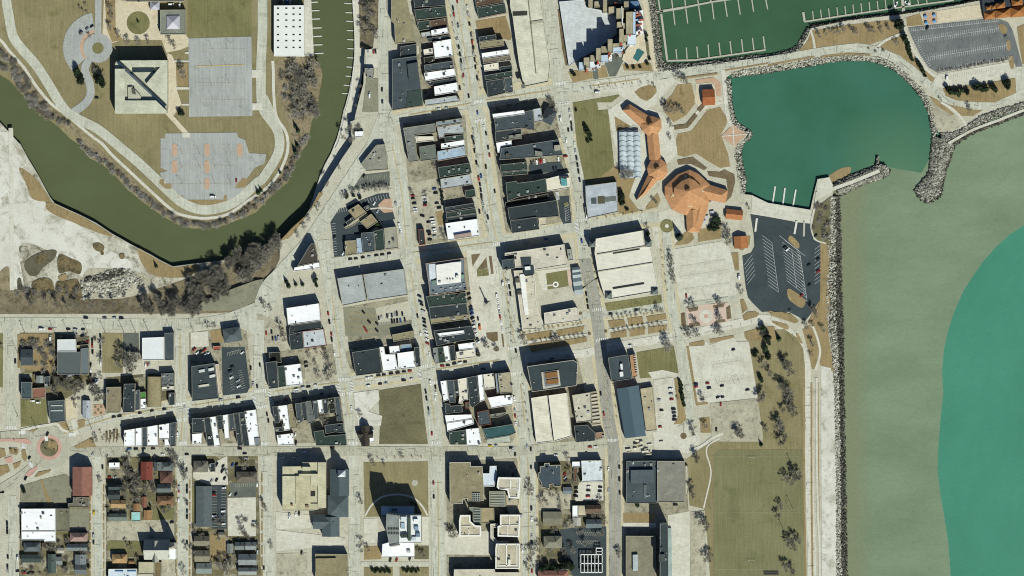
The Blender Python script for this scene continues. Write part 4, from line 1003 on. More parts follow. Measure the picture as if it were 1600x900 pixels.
# skylights of the dark roofs
at(740, 354, 8)
r = F("390,330 572,306 1135,222 1170,478 758,545 752,490 622,508 520,516 505,345 390,366", 12, 'd0c8b6', 'large cream stone library block east of the square with dark slab wing', wall='c9bda4', n=6, cop='e5decd', name='library')
part_box(r, "585,386 716,380 722,488 602,500", 11.3, 11.9, '39454a'); part_box(r, "622,505 750,492 762,590 632,610", 8, 12.5, '39454a'); part_box(r, "638,502 706,496 712,538 644,545", 12.5, 14, 'f4f4f0', 'roof_unit')
F("352,420 496,402 512,524 366,542", 15, '414c54', 'dark slate slab roof at the square-side corner of the cream library', n=1)
r = F("500,552 612,548 640,620 752,610 775,700 772,880 800,1030 870,1230 860,1280 610,1290 560,900", 9, 'cfc6b2', 'cream stepped south wing of the library along main street', n=12, cop='f0ece0', wall='c9bda4')
part_box(r, "575,600 640,590 670,900 690,1100 640,1110 610,900", 8.3, 9.6, 'f2efe6'); part_box(r, "520,650 570,640 580,700 525,700", 8.3, 10.5, '6a6458', 'roof_unit'); part_box(r, "545,800 600,795 600,850 548,850", 8.3, 10.5, '4a4a44', 'roof_unit')
F("880,1080 1280,1010 1310,1045 1320,1180 890,1235", 8, 'd2cab8', 'cream flat wing closing the south side of the library lawn', n=4, wall='c9bda4', cop='ebe6d8')
F("1168,286 1226,280 1246,420 1186,426", 7, '9aa099', 'small grey stair roof on the avenue side of the cream library', n=1)
for i, (s, k) in enumerate((("1236,522 1320,510 1330,560 1240,572", 'upper'), ("1240,578 1334,566 1340,632 1248,640", 'second'), ("1248,646 1342,636 1350,730 1260,740", 'third'), ("1262,750 1356,738 1368,830 1290,846", 'lowest'))):
    pp = pts(s, 5); xs = [q[0] for q in pp]; ys = [q[1] for q in pp]
    OR_ = OR[:]; at(0, 0, 1)
    house(min(xs)/S + 800, 450 - max(ys)/S, max(xs)/S + 800, 450 - min(ys)/S, '7f8e92', '%s of four blue-grey metal canopies along the avenue beside the library' % k, 4, 1.6, 'x', rot=8, chim=False, mat='roof_metal', cat='canopy', name='entrance_canopy', group='metal canopies by the library')
    OR[:] = OR_
# ---------------------------------------------------------------- hotel and shops west of the square
at(600, 384, 8)
r = F("520,222 1000,152 1016,420 1042,556 572,626 560,490", 19, '6f7a80', 'tall brick hotel with white upper roof and a speckled south terrace', wall='b5917a', n=0, cop='b9a18c', name='hotel', mat='roof_gravel')
part_box(r, "650,240 875,205 965,198 962,455 662,492", 18.3, 21, 'f3efe6', 'upper_roof'); part_box(r, "560,232 645,225 648,400 570,440", 18.3, 19, 'd9dfe4'); part_box(r, "590,440 655,430 658,470 600,482", 18.3, 20.5, '7c9384'); part_box(r, "958,362 1002,358 1004,408 962,410", 18.3, 20.5, '84a292')
part_box(r, "900,372 930,370 932,410 902,412", 21, 24, 'e5e3d8', 'penthouse'); part_box(r, "680,440 710,438 712,460 682,462", 21, 22, '9a9a94', 'roof_unit')
for xx in (784, 820, 855): part_box(r, "%d,405 %d,405 %d,422 %d,422" % (xx, xx+13, xx+13, xx), 21, 21.8, '3c3c38', 'skylight')
for i, (x, y) in enumerate(((600, 560), (640, 590), (700, 530), (760, 540), (820, 520), (880, 510), (940, 500), (985, 470), (900, 545), (1000, 530), (750, 575))): part_box(r, "%d,%d %d,%d %d,%d %d,%d" % (x, y, x+28, y-4, x+30, y+10, x+2, y+14), 18.3, 19.4, random.choice(('c9cdcc', '3d4446', '9aa09c')), 'roof_unit')
at(400, 450, 4)
row('the block west of the square', [
    ("1062,52 1310,26 1320,94 1080,120", 'E', 13), ("1080,121 1316,96 1326,164 1090,194", 'D', 13, 3), ("1090,196 1330,167 1336,194 1095,226", 'K', 7), ("1110,266 1350,236 1376,318 1282,330 1130,362", 'D', 11), ], group='shops west of the square')
r = F("1132,284 1300,264 1302,286 1150,306", 11.6, 'W', 'long white skylight lantern on the dark roof west of the square', n=0, z0=0, name='roof_lantern', cat='roof lantern')
row('the short row south-west of the square', [
    ("1105,376 1130,371 1141,470 1120,476", '8b9094', 9, 1, 'pale slate'), ("1131,371 1169,366 1186,464 1142,470", 'E', 9), ("1170,366 1202,361 1216,456 1187,463", 'W', 10), ("1203,361 1240,355 1250,452 1217,456", 'D', 9), ("1262,352 1368,338 1372,378 1270,390", 'W', 10), ("1250,400 1370,381 1373,434 1256,448", 'C', 9)], 'west', 'shops west of the square')
# ---------------------------------------------------------------- blocks along the river bridge street
at(400, 225, 4)
F("752,6 806,2 828,160 690,170 655,126", 7, '8f8e80', 'five-sided grey gravel roof in the fork of the bridge street', n=6, mat='roof_gravel')
for s, k, h, l in (("575,416 640,376 692,430 622,472", '9c8e70', 7, 'upper of two square khaki clinic pavilions set askew in the dark lot'), ("650,486 720,436 762,486 695,530", '9c8e70', 7, 'lower of two square khaki clinic pavilions set askew in the dark lot'), ("560,490 602,456 616,476 576,510", 'D', 5, 'dark link roof south-west of the askew khaki pavilions'), ("672,396 700,380 718,400 692,420", 'D', 5, 'dark link roof north-east of the askew khaki pavilions')):
    F(s, h, k, l, n=1, name='clinic_pavilion')
F("622,474 690,432 700,444 610,508 560,530 552,520", 3.5, 'b5ac94', 'pale covered walkway between the askew khaki pavilions', n=0, name='covered_walkway', cat='walkway')
row('the row south of the askew khaki pavilions', [("555,606 625,601 630,690 560,700", 'K', 7), ("627,590 665,586 668,685 632,690", 'P', 7), ("657,556 735,550 745,670 670,680", 'G', 9), ("736,546 795,530 805,660 748,668", 'E', 9), ("800,526 875,516 890,650 808,660", 'a7a492', 8, 3, 'pale grey')], 'west')
F("330,642 345,622 366,622 384,700 384,738 258,764", 12, '4b463f', 'dark flatiron building on the triangle corner of the bridge street', n=3)
F("240,772 395,740 399,776 234,798", 8, 'W', 'white strip roof directly south of the dark flatiron building', n=4)
at(0, 0, 1)
r = F("527,435 566,429 573,470 535,478", 10, 'aeb2b0', 'western half of the big pale grey museum roof', n=2, wall='a59a88')
r = F("567.5,429 631,420 637,461 574.5,470", 10.8, 'a8acaa', 'eastern half of the big pale grey museum roof', n=2, wall='a59a88')
at(400, 450, 4)
r = F("190,126 395,96 405,204 200,232", 11, 'W', 'white roof with brick parapet east end, north of the snowy speckled roof', n=3, wall='a5604a')
F("206,236 405,208 412,250 208,284", 8, 'D', 'dark low link between the white roof and the speckled roof', n=3)
F("205,292 290,272 300,378 216,389", 9, 'D', 'dark flat roof on the west side of the speckled roof', n=3)
F("291,272 422,256 441,360 301,378", 9, 'c3c7c8', 'speckled pale roof with brick east edge below the white roof', n=4, wall='a5604a', cop='9c6450', mat='roof_gravel')
F("80,402 150,400 160,466 85,470", 6, 'N', 'small black roof behind the dark corner building', n=2)
F("60,466 130,456 140,624 80,632", 10, 'D', 'dark corner building west of the small white square roof', n=2)
F("135,490 178,485 189,615 141,622", 9, 'E', 'narrow dark green roof joined to the white square roof', n=2)
F("178,486 278,473 296,604 191,614", 9, 'W', 'white square roof with scattered vents, west of the gravel lot', n=8)
F("850,292 985,266 990,314 860,336", 8, 'K', 'khaki roof with dark yard south of the car park rows', n=2)
F("600,402 768,376 790,530 625,550", 11, 'D', 'large dark corner roof with a white inner outline', n=3)
r = F("771,370 800,368 808,415 870,415 888,512 796,524", 9, 'W', 'first of three joined white roofs east of the large dark corner roof', n=4)
F("831,366 895,360 899,402 876,408 838,412", 8, 'W', 'small white roof poking north out of the three joined white roofs', n=1)
F("882,408 985,394 998,498 891,510", 9.5, 'W', 'widest of the joined white roofs, with a rooftop fan', n=3)
F("901,355 970,348 976,390 903,397", 6, '8fa5b8', 'blue-grey low roof north of the widest white roof', n=1)
F("987,372 1020,368 1030,490 1001,495", 10, 'D', 'thin dark roof at the east end of the white roofs', n=2)
# ---------------------------------------------------------------- block south-east of the main crossing
at(660, 570, 8)
row('the long block west of lower main street', [
    ("225,206 300,196 330,440 266,460", 'W', 12), ("303,196 385,190 415,470 338,475", 'G', 11), ("388,190 440,186 460,380 412,386", 'D', 10), ("442,182 552,162 572,440 520,440 482,488 452,480 464,382", 'C', 11), ("556,160 680,137 716,470 622,540 592,500", 'D', 11, 6), ("690,131 750,121 780,442 722,466", 'W', 11), ("760,121 890,106 910,290 780,306", 'C', 12), ("910,110 940,106 960,350 932,360", '8c9dad', 10, 0, 'blue-grey'), ("941,110 1100,90 1131,350 971,360", 'ada389', 13, 7, 'khaki')], 'west', 'shops in the long block')
F("815,412 980,386 1130,376 1140,496 870,545", 8, 'W', 'long white roof behind the khaki corner roof on lower main street', n=3)
F("280,482 345,490 350,515 490,502 505,590 290,612", 8, 'D', 'notched dark roof at the west edge of the long block', n=2)
row('the south-west corner of the long block', [("280,632 614,620 628,676 300,728", 'W', 9), ("302,732 640,682 646,740 312,836", 'W', 9), ("330,842 545,812 556,1000 345,1000", 'E', 10), ("545,806 706,790 740,980 700,1016 560,1016", 'W', 10)])
F("686,592 830,562 860,745 702,766", 10, 'G', 'slate roof with red brick parapet in the middle of the long block', cop='8f5443', n=2)
F("850,622 1050,592 1046,610 960,655 852,662", 6, 'M', 'low grey shed roof beside the brick-edged slate roof', n=1)
F("532,472 585,461 590,548 542,556", 11, '5b5a52', 'small brick-edged tower roof inside the long block', cop='8f5443', n=1)
r = F("750,802 1130,742 1172,850 1092,884 800,930", 11, '35585a', 'teal glass-roofed building with slanted pale face at the lower main street corner', n=1)
part_box(r, "800,936 1090,888 1100,960 815,985", 0, 7, 'b5b9ab', 'slanted_front')
# ---------------------------------------------------------------- row of narrow shops, blocks west
at(370, 600, 8)
row('the row of narrow shops', [
    ("445,286 510,278 536,484 476,490", 'D', 11), ("516,276 630,263 666,575 596,585 575,450 545,455", 'W', 11), ("637,258 690,246 745,545 670,555", 'K', 10), ("727,246 800,236 822,470 760,500", 'G', 12), ("803,233 860,223 886,450 832,460", 'D', 11), ("865,216 925,210 970,470 892,500", '6b706c', 12, 1, 'grey'), ("947,210 1002,205 1020,430 970,446", 'G', 11), ("1006,203 1065,195 1080,365 1032,368", 'W', 12), ("1070,190 1127,185 1150,360 1086,370", 'D', 11), ("1136,180 1220,169 1235,360 1161,370", 'N', 13, 5), ("1223,168 1280,159 1322,460 1252,466", 'G', 13)], 'west', 'narrow shops')
F("480,546 575,535 586,590 486,600", 7, 'D', 'small dark roof behind the white shop at the west of the row', n=1)
F("500,640 705,616 720,765 516,771", 7, 'W', 'white roof with grey speckled patches beside the small parking yard', n=6)
r = F("960,596 1085,576 1096,655 1170,642 1360,630 1376,770 990,771", 10, 'E', 'L-shaped dark green corner roof opposite the grey church', n=4)
F("1096,516 1330,486 1345,612 1230,600 1112,626", 8, 'D', 'dark roof just north of the L-shaped dark green roof', n=3)
at(180, 600, 8)
row('the row above the motel avenue', [
    ("960,430 1105,426 1126,600 962,612", 'D', 11), ("960,626 1090,616 1080,756 965,762", 'W', 6), ("1110,426 1180,416 1242,770 1150,776 1130,600", 'D', 11), ("1185,416 1256,406 1310,776 1242,786", 'W', 12), ("1265,400 1335,391 1356,560 1286,570", 'D', 11), ("1345,391 1410,381 1430,690 1372,686", 'W', 11), ("1415,380 1475,371 1500,580 1432,590", 'G', 10), ("1477,366 1545,359 1592,770 1532,776", 'D', 11), ("1547,358 1612,352 1680,775 1602,776", 'D', 10), ("1615,340 1760,320 1810,770 1680,776", 'W', 11, 9)], 'west', 'row shops')
F("1740,682 1802,676 1814,772 1752,776", 12, '7f888c', 'small grey raised roof at the foot of the easternmost white shop', n=0)
row('the row beside the roundabout gardens', [("110,580 247,560 251,785 112,786", 'W', 11), ("255,556 334,546 335,781 256,785", 'W', 11), ("338,546 396,536 400,780 339,785", 'G', 11), ("402,536 530,513 540,775 403,778", 'W', 10), ("545,512 680,491 681,690 546,690", 'W', 10), ("683,490 765,476 750,780 686,782", 'G', 12)], 'west', 'white row shops')
F("616,692 681,692 681,780 618,782", 7, 'W', 'little white annex behind the white row near its east end', n=0)
at(0, 450, 4)
F("665,620 755,618 758,700 748,780 662,780", 9, '8b8268', 'khaki gravel roof with two white vents beside the brick garden', n=2, mat='roof_gravel')
row('the pair beside the arched hall', [("775,600 845,598 840,775 766,780", 'D', 11), ("847,640 873,635 872,760 843,765", 'G', 9)], 'west')
F("877,650 910,648 912,690 878,692", 6, '4c8a3c', 'bright green little roof between dark shop and arched hall', n=0)
F("878,695 912,692 912,756 878,760", 5, 'W', 'striped white small roof below the bright green one', n=2)
# arched hall
r = empty('arched_hall', (*P(961, 650, 8), 0)); tag(r, 'khaki barrel-vaulted hall between the small white roof and the speckled one', 'hall')
w_, d_ = m2(86), m2(190); b = MB(); b.side([(-w_/2, -d_/2), (w_/2, -d_/2), (w_/2, d_/2), (-w_/2, d_/2)], 0, 5); b.obj('wall', 'facade', r, 'a39579')
b = MB(); N = 14
ar = [(-w_/2*math.cos(math.pi*i/N), 5 + 3.6*math.sin(math.pi*i/N)) for i in range(N+1)]
for i in range(N): b.face([(ar[i][0], d_/2, ar[i][1]), (ar[i][0], -d_/2, ar[i][1]), (ar[i+1][0], -d_/2, ar[i+1][1]), (ar[i+1][0], d_/2, ar[i+1][1])])
for yy in (-d_/2, d_/2): b.face([(x, yy, z) for x, z in ar])
b.obj('vaulted_roof', 'roof_gravel', r, '978c6b')
F("1008,536 1088,531 1088,606 1010,611", 8, '676d6c', 'dark grey roof dotted with black units, east of the arched hall', n=9)
F("1055,656 1092,655 1092,730 1055,733", 8, 'D', 'small dark corner roof south of the dotted roof', n=1)
F("1012,618 1086,614 1086,636 1014,640", 5, 'C', 'narrow white shed row under the dotted roof', n=2)
F("888,312 1027,306 1028,452 888,452", 7, 'e3e5e4', 'big plain pale roof beside the large bare tree', n=0, mat='roof_metal')
F("1029,282 1086,279 1086,450 1030,452", 7, 'G', 'dark grey strip roof attached to the big pale roof', n=0)
F("358,322 475,320 478,397 358,397", 8, 'd5d7d6', 'pale grey roof of the garage north of its dark halves', n=0, mat='roof_metal')
r = F("358,401 500,399 502,541 358,541", 8, '535d5c', 'mossy streaked dark roof of the garage', n=0, mat='roof_metal')
F("504,380 553,373 555,538 504,541", 7, '667073', 'narrow grey metal roof on the east side of the mossy garage', n=0, mat='roof_metal')
F("480,358 553,352 553,370 480,378", 4, 'b5a878', 'yellowish shed roof between the garage and the parked cars', n=0)
house(132, 385, 204, 482, 'G', 'grey gabled house in the brushy lot beside the west street', 6, 3, 'x')
F("132,588 198,588 198,690 133,692", 9, '47565a', 'dark blue-grey flat building at the corner of the brushy lot', n=0)
F("203,626 284,622 284,685 203,690", 6, '8f6353', 'red-brown roof beside the dark blue-grey building', n=1)
F("276,556 310,551 312,615 278,620", 7, 'G', 'small slate roof north-east of the red-brown roof', n=1)
house(228, 550, 272, 592, '9aa09e', 'tiny pale grey cottage north of the red-brown roof', 4, 2, 'y', chim=False)
r = F("300,708 402,699 408,832 314,846", 9, '4a5557', 'dark building with two long pale skylight strips, north of the roundabout', n=1)
for s in ("317,731 392,731 392,738 317,739", "317,762 392,761 392,770 317,771"): part_box(r, s, 8.3, 8.9, 'b0b7b0', 'skylight')
house(518, 705, 564, 812, 'b9bdc2', 'narrow pale grey cottage beside the brick garden', 4.5, 2, 'y')
r = F("1197,490 1340,470 1366,690 1200,708", 12, '3f494c', 'large dark block with white rooftop frames next to the dark parking lot', n=2)
for s in ("1242,514 1278,506 1280,524 1244,530", "1302,504 1336,496 1338,514 1304,520", "1308,546 1342,538 1344,556 1310,562"): part_box(r, s, 11.3, 13, 'd8d9d4', 'roof_unit')
part_box(r, "1240,608 1306,598 1308,612 1242,622", 11.3, 12.6, 'c9c2b2', 'roof_unit')
F("1346,478 1366,475 1386,660 1368,668", 4, 'cdb9a0', 'slim cream walkway roof between the dark block and parking lot', n=0)
F("1330,364 1378,362 1379,388 1331,390", 4, 'R', 'small red flat roof above the dark parking lot', n=0)
house(1398, 250, 1505, 335, '5b6467', 'dark hip-roofed house at the wide junction beside the river trees', 8, 3.5, 'h', rot=8)
at(400, 450, 4)
house(660, 862, 708, 985, '474039', 'dark gabled house left alone beside the empty grass lot', 6, 4, 'y', extra=(0, m2(8), m2(92), m2(40), 'x')); F("706,890 736,886 740,965 712,968", 4, 'W', 'small white lean-to on the lone dark house', n=0)

# ---------------------------------------------------------------- east side: offices, ramps
at(800, 450, 4)
r = F("95,490 385,450 411,470 405,610 125,650", 21, '3b4649', 'tall dark-roofed office block with brown framed light court', wall='a6866f', n=4, cop='c9c2b4', name='office_block')
part_box(r, "183,526 292,512 304,610 194,632", 20.3, 21.4, 'c4bdae', 'light_court_frame'); part_box(r, "196,528 282,520 292,604 206,618", 21.4, 21.7, '7a8288', 'light_court'); part_box(r, "206,532 284,522 286,555 210,566", 21.7, 22.6, '90673c', 'skylight'); part_box(r, "214,575 290,565 292,595 218,604", 21.7, 22.6, '90673c', 'skylight')
at(0, 0, 1)
r = F("830,622 855,618 864,690 838,693", 8, 'e0d9c4', 'western half of the cream parking deck by lower main street', n=0, wall='c4b99f'); r = F("857,618 886,614 893,682 866,690", 9, 'e6dfcb', 'eastern half of the cream parking deck by lower main street', n=0, wall='c4b99f')
at(800, 450, 4)
F("375,670 490,652 500,832 402,842", 10, 'c3bda9', 'speckled cream office roof west of the avenue', n=9, mat='roof_gravel')
r = F("491,650 530,644 556,850 502,856", 8, 'a59780', 'slatted brown terrace roof along the avenue', n=0)
for k in range(8): part_box(r, "%g,%g %g,%g %g,%g %g,%g" % (494+k*1.4, 668+k*23, 533+k*2.6, 662+k*23, 535+k*2.6, 672+k*23, 495+k*1.4, 678+k*23), 7.3, 8.6, 'd0c8b4', 'slat')
F("388,862 470,856 520,905 520,955 400,965", 9, 'D', 'dark roof at the south end of the slatted terrace', n=3)
F("522,905 575,898 582,938 524,945", 7, '9a7a64', 'brown brick roof on the avenue corner beside the slatted terrace', n=1)
r = F("600,436 725,416 750,568 622,586", 19, '455055', 'tall slate office tower with white rooftop units by the avenue', wall='8f5f4c', n=0, name='office_tower')
part_box(r, "676,475 690,473 694,510 680,512", 18.3, 21, 'e8e8e4', 'roof_unit'); part_box(r, "672,525 694,522 697,552 675,556", 18.3, 21, 'e8e8e4', 'roof_unit')
r = F("736,420 772,414 786,552 752,562", 7, 'b98c68', 'orange brick terrace wing on the east side of the slate tower', n=0, wall='a86048')
for k in range(8): part_box(r, "%g,%g %g,%g %g,%g %g,%g" % (760+k*1.7, 424+k*15, 774+k*1.7, 422+k*15, 775+k*1.7, 428+k*15, 761+k*1.7, 430+k*15), 6.3, 8, 'e0d6c6', 'balcony')
# long teal standing-seam hall
p = [P(x, y, 12) for x, y in ((655, 630), (792, 608), (838, 925), (708, 940))]; c0 = cen(p)
r = empty('metal_roof_hall', (*c0, 0)); tag(r, 'long teal standing-seam metal roof east of the avenue', 'hall')
q = [Vector((x - c0[0], y - c0[1])) for x, y in p]; b = MB(); b.side([tuple(v) for v in q], 0, 9); b.obj('wall', 'facade', r, 'b9ad96')
m0, m1 = (q[0]+q[1])/2, (q[3]+q[2])/2; b = MB()
b.face([(*q[3], 9), (*m1, 13), (*m0, 13), (*q[0], 9)]); b.face([(*q[1], 9), (*m0, 13), (*m1, 13), (*q[2], 9)]); b.face([(*q[0], 9), (*m0, 13), (*q[1], 9)]); b.face([(*q[2], 9), (*m1, 13), (*q[3], 9)])
b.obj('roof', 'roof_metal', r, '4d626c')
F("802,630 880,618 906,890 838,896", 6, 'b5a98c', 'narrow tan roof beside the long teal metal roof', n=3, mat='roof_gravel')
F("1,0 2,0 2,1 1,1", 3, 'T', 'tiny cream plinth by the west curb', n=0) if 0 else None
# parking ramp by the lake
at(0, 0, 1)
r = F("931,373 1005,360 1008,386 1017,386 1029,455 953,468 945,465 935,430 929,395", 12, 'e4dece', 'large cream parking ramp with dark slots and corner stair roofs', wall='c9bfa6', n=0, cop='e2dccb', name='parking_ramp', par=1.0)
for s in ("957,394 999,387 1000,390 958,397", "957,449 1006,441 1007,444 958,452"): part_box(r, s, 11, 11.4, '2f3532', 'ramp_slot')
for s in ("933,397 1016,383 1016.4,384.6 933.4,398.6", "934,424 1020,410 1020.4,411.4 934.4,425.4"): part_box(r, s, 11, 12, 'bdb49e', 'deck_wall')
for i, (x, y) in enumerate(((925.5, 381), (1013, 380), (951, 461), (1023, 455))):
    cx, cy = P(x, y, 14); b = MB(); ww = 3.6
    pq = [(cx-r.location.x + a*ww, cy-r.location.y + c*ww) for a, c in ((-1,-1),(1,-1),(1,1),(-1,1))]
    b.side(pq, 0, 12.5, 0)
    for j in range(4): b.face([(*pq[j], 12.5), (*pq[(j+1) % 4], 12.5), (cx-r.location.x, cy-r.location.y, 16)], 1)
    b.obj('stair_tower', ['trim', 'roof_shingle'], r, '737a76')
r = F("797,-24 842,-24 850,33 853,60 860,100 857,128 819,136 811,100 801,26 797,10", 12, 'd3cfba', 'long cream parking deck with centre divider along the avenue at the top', wall='bcb298', n=0, cop='d6d0bc', name='parking_deck', par=1.0)
part_box(r, "825,0 826.4,0 838.5,115 837,115", 11, 12, '8d8876', 'deck_wall'); part_box(r, "814,132 820,131 821,137 815,138", 11, 14.5, '6c706a', 'stair_tower'); part_box(r, "801,18 824,17 824,24 801,25", 11, 11.3, '3a3c36', 'ramp_slot'); part_box(r, "828,34 848,31 848.6,35 828.6,38", 11, 12, 'b2ab96', 'deck_wall')
# ---------------------------------------------------------------- south edge: civic blocks
at(400, 675, 4)
r = F("165,216 288,214 290,190 436,188 438,474 366,482 362,491 165,491", 15, 'c6bf9f', 'large beige office block with stepped roof levels north-west of the grey church', wall='b9ab90', n=3, name='office_block', mat='roof_gravel')
z = 15
for s, h in (("165,275 246,275 246,448 165,448", 1.2), ("247,275 340,275 340,448 247,448", 2.2), ("268,262 385,262 385,334 342,334 342,274 268,274", 3), ("290,218 340,218 340,242 290,242", 4), ("165,448 385,448 385,486 165,486", .6), ("386,190 436,190 436,474 386,474", 1.0)): part_box(r, s, z-.7, z + h, random.choice(('c9c3a5', 'c3bb9a', 'cfc9ae')))
for s in ("342,370 370,370 370,402 342,402",): part_box(r, s, z-.7, z-.2, '34342e', 'light_well')
for s in ("218,450 230,450 230,462 218,462", "310,456 328,456 328,472 310,472"): part_box(r, s, z, z + 3, '8a6a5c', 'roof_unit')
house(464, 234, 580, 396, '566367', 'grey gabled church nave with white bell tower at its north end', 9, 6, 'y', rot=0, chim=False, cat='church', name='church', wall='b9ac98')
ch = bpy.data.objects['church']; cx, cy = P(536, 258, 12); bx, by = cx - ch.location.x, cy - ch.location.y
b = MB(); b.box(bx, by, 0, 17, 8, 7); b.obj('bell_tower', 'trim', ch, 'e9e9e6')
b = MB(); pq = [(bx-4.2, by-3.7), (bx+4.2, by-3.7), (bx+4.2, by+3.7), (bx-4.2, by+3.7)]
for j in range(4): b.face([(*pq[j], 17), (*pq[(j+1) % 4], 17), (bx, by, 31)])
b.obj('spire', 'trim', ch, 'dfe3e6')
house(450, 397, 576, 530, '596569', 'grey hip-roofed parish hall attached south of the church nave', 8, 4.5, 'h', chim=False, cat='parish hall', name='parish_hall', wall='b9ac98')
house(358, 518, 484, 604, '566266', 'grey hip-roofed west wing of the parish buildings', 7, 4, 'x', chim=False, cat='parish hall', name='parish_hall', wall='b9ac98')
house(415, 532, 520, 652, '5c686c', 'grey gabled south wing of the parish buildings', 7, 4.5, 'y', chim=False, cat='parish hall', name='parish_hall', wall='b9ac98')
r = F("370,762 570,765 578,930 370,930", 9, '8d8365', 'brown gravel roof at the bottom edge south of the parish buildings', n=3, mat='roof_gravel')
part_box(r, "372,790 500,788 504,880 372,880", 8.3, 10.5, '948a6a')
# courthouse tower
r = empty('courthouse_tower', (*P(925, 620, 20), 0)); tag(r, 'tall white stepped courthouse tower casting the longest shadow onto its lawn', 'courthouse tower')
def ctp(s, z0, z1, k, nm, mat=None, wk='cfc8b8'):
    p = ccw([(x - r.location.x, y - r.location.y) for x, y in pts(s, z1)]); b = MB(); b.side(p, z0, z1, 0); b.obj(nm + '_wall', 'facade', r, wk)
    b = MB(); b.poly(p, z1 - .5); b.side(p, z1 - .5, z1); b.obj(nm + '_roof', mat or rmat(k), r, rcol(k))
ctp("780,465 990,465 990,520 812,520 780,524", 0, 12, 'c5d2dd', 'north_wing'); ctp("790,702 830,690 990,692 992,780 786,782", 0, 12, 'W', 'south_wing')  # north roof has the blue of the tower's shade put into its colour
ctp("815,512 893,524 893,692 832,704 812,600", 0, 44, '8c918c', 'upper_tower', 'roof_gravel'); ctp("895,522 1032,522 1032,690 895,690", 0, 33, 'eef0ee', 'main_tower')
for y in (600, 628): 
    for x in range(826, 888, 10): part_box(r, "%d,%d %d,%d %d,%d %d,%d" % (x, y, x+5, y, x+5, y+12, x, y+12), 44, 44.5, '30363a', 'skylight')
for s, h, k in (("905,530 940,530 940,560 905,560", 3, 'dfe6ea'), ("905,570 930,570 930,605 905,605", 1.5, '9fb4c4'), ("948,530 966,530 968,680 950,680", 2.2, '4c5a50'), ("985,545 1012,545 1012,565 985,565", 2.5, 'f2f2ee'), ("990,590 1015,590 1015,615 990,615", 2, '8aa0b4'), ("1000,630 1024,630 1024,655 1000,655", 2, '6d8296'), ("905,640 945,635 945,660 905,662", 2.5, '3a443c'), ("975,655 1000,655 1000,680 975,680", 1.5, 'c9d2d6')): part_box(r, s, 32.5, 33 + h, k, 'roof_unit')
for s, h, k in (("945,740 965,740 965,755 945,755", 2, 'b9babc'), ("850,480 880,480 880,490 850,490", 2.5, '5a6870'), ("835,715 900,705 902,712 838,722", 1.5, 'cfc9bb')): part_box(r, s, 11.5, 12 + h, k, 'roof_unit')
# city hall cluster
at(680, 720, 8)
CT = 'civic blocks joined by glass halls'
r = F("180,20 445,18 445,70 590,70 610,330 608,500 405,505 400,472 345,476 345,534 184,541", 12, '8f866a', 'large mottled brown civic roof with square skylight grid', wall='b9ad94', n=5, cop='d8d2c0', mat='roof_gravel', group=CT)
part_box(r, "465,402 565,402 565,506 465,506", 11.3, 12.2, '24302f', 'skylight_frame', wall='trim')
for i in range(5): part_box(r, "465,%d 565,%d 565,%d 465,%d" % (404+i*24, 404+i*24, 410+i*24, 410+i*24), 12.2, 12.5, 'b9bdb4', 'glazing_bar')
for i in range(4): part_box(r, "%d,402 %d,402 %d,506 %d,506" % (470+i*28, 475+i*28, 475+i*28, 470+i*28), 12.2, 12.46, 'b9bdb4', 'glazing_bar')
F("597,158 678,158 682,66 768,64 766,205 740,322 600,326", 10, 'd4dce4', 'U-shaped white-rimmed entrance roof between brown roof and cream tower', n=0, wall='8d9aa8', group=CT)
r = F("788,206 1068,210 1050,476 920,466 900,370 790,352 770,330 776,262", 17, 'c9c0aa', 'cream square civic tower nearest the avenue crossing', wall='c9c0aa', n=3, cop='f0ede4', pw=1.6, group=CT)
for s in ("936,225 948,225 948,345 936,345", "800,342 1045,346 1045,354 800,350", "1026,225 1034,225 1034,450 1026,450"): part_box(r, s, 16.3, 17, 'f0ede4', 'roof_curb')
r = F("676,380 870,378 884,400 882,574 678,576", 13, 'a3a38a', 'ribbed glass hall roof south-west of the cream square tower', n=0, group=CT)
for i in range(9): part_box(r, "690,%d 868,%d 868,%d 690,%d" % (388+i*20, 388+i*20, 393+i*20, 393+i*20), 12.3, 13.2, 'c9cab8', 'roof_rib')
part_box(r, "800,388 866,388 866,570 800,570", 12.3, 12.8, '6c706a', 'glass_roof')
r = F("426,580 480,580 570,590 572,784 492,786 470,740 470,640 430,614", 12, '7f8a84', 'narrow ribbed glass hall south of the brown civic roof', n=0, group=CT)
for i in range(9): part_box(r, "482,%d 566,%d 566,%d 482,%d" % (598+i*20, 598+i*20, 604+i*20, 604+i*20), 11.3, 12.3, 'b9bcae', 'roof_rib')
F("576,590 735,590 742,748 660,782 577,784", 9, 'a89a78', 'flat brown court roof between the two ribbed glass halls', n=0, group=CT)
F("922,480 1020,480 1050,500 1020,672 926,668 890,580 886,420 912,440", 8, 'b5aa92', 'low cream link roof beside the avenue under the square tower', n=1, group=CT)
at(680, 788, 8)
r = F("312,134 440,134 442,210 500,262 572,268 574,402 300,404 298,200", 15, 'c3b99f', 'cream stepped civic block on the west side of the cluster', wall='c3b9a0', n=3, cop='f0ede4', pw=1.6, group=CT)
part_box(r, "415,310 425,310 425,390 415,390", 14.3, 15.2, 'f0ede4', 'roof_curb'); part_box(r, "330,268 440,268 440,276 330,276", 14.3, 15.2, 'f0ede4', 'roof_curb')
r = F("810,130 1066,130 1052,410 780,402 780,272 810,264", 17, 'c6bca4', 'cream four-part civic block in the middle of the cluster', wall='c3b9a0', n=4, cop='f0ede4', pw=1.6, group=CT)
for s in ("922,140 930,140 930,262 922,262", "810,258 1040,258 1040,266 810,266", "893,270 903,270 903,385 893,385"): part_box(r, s, 16.3, 17, 'f0ede4', 'roof_curb')
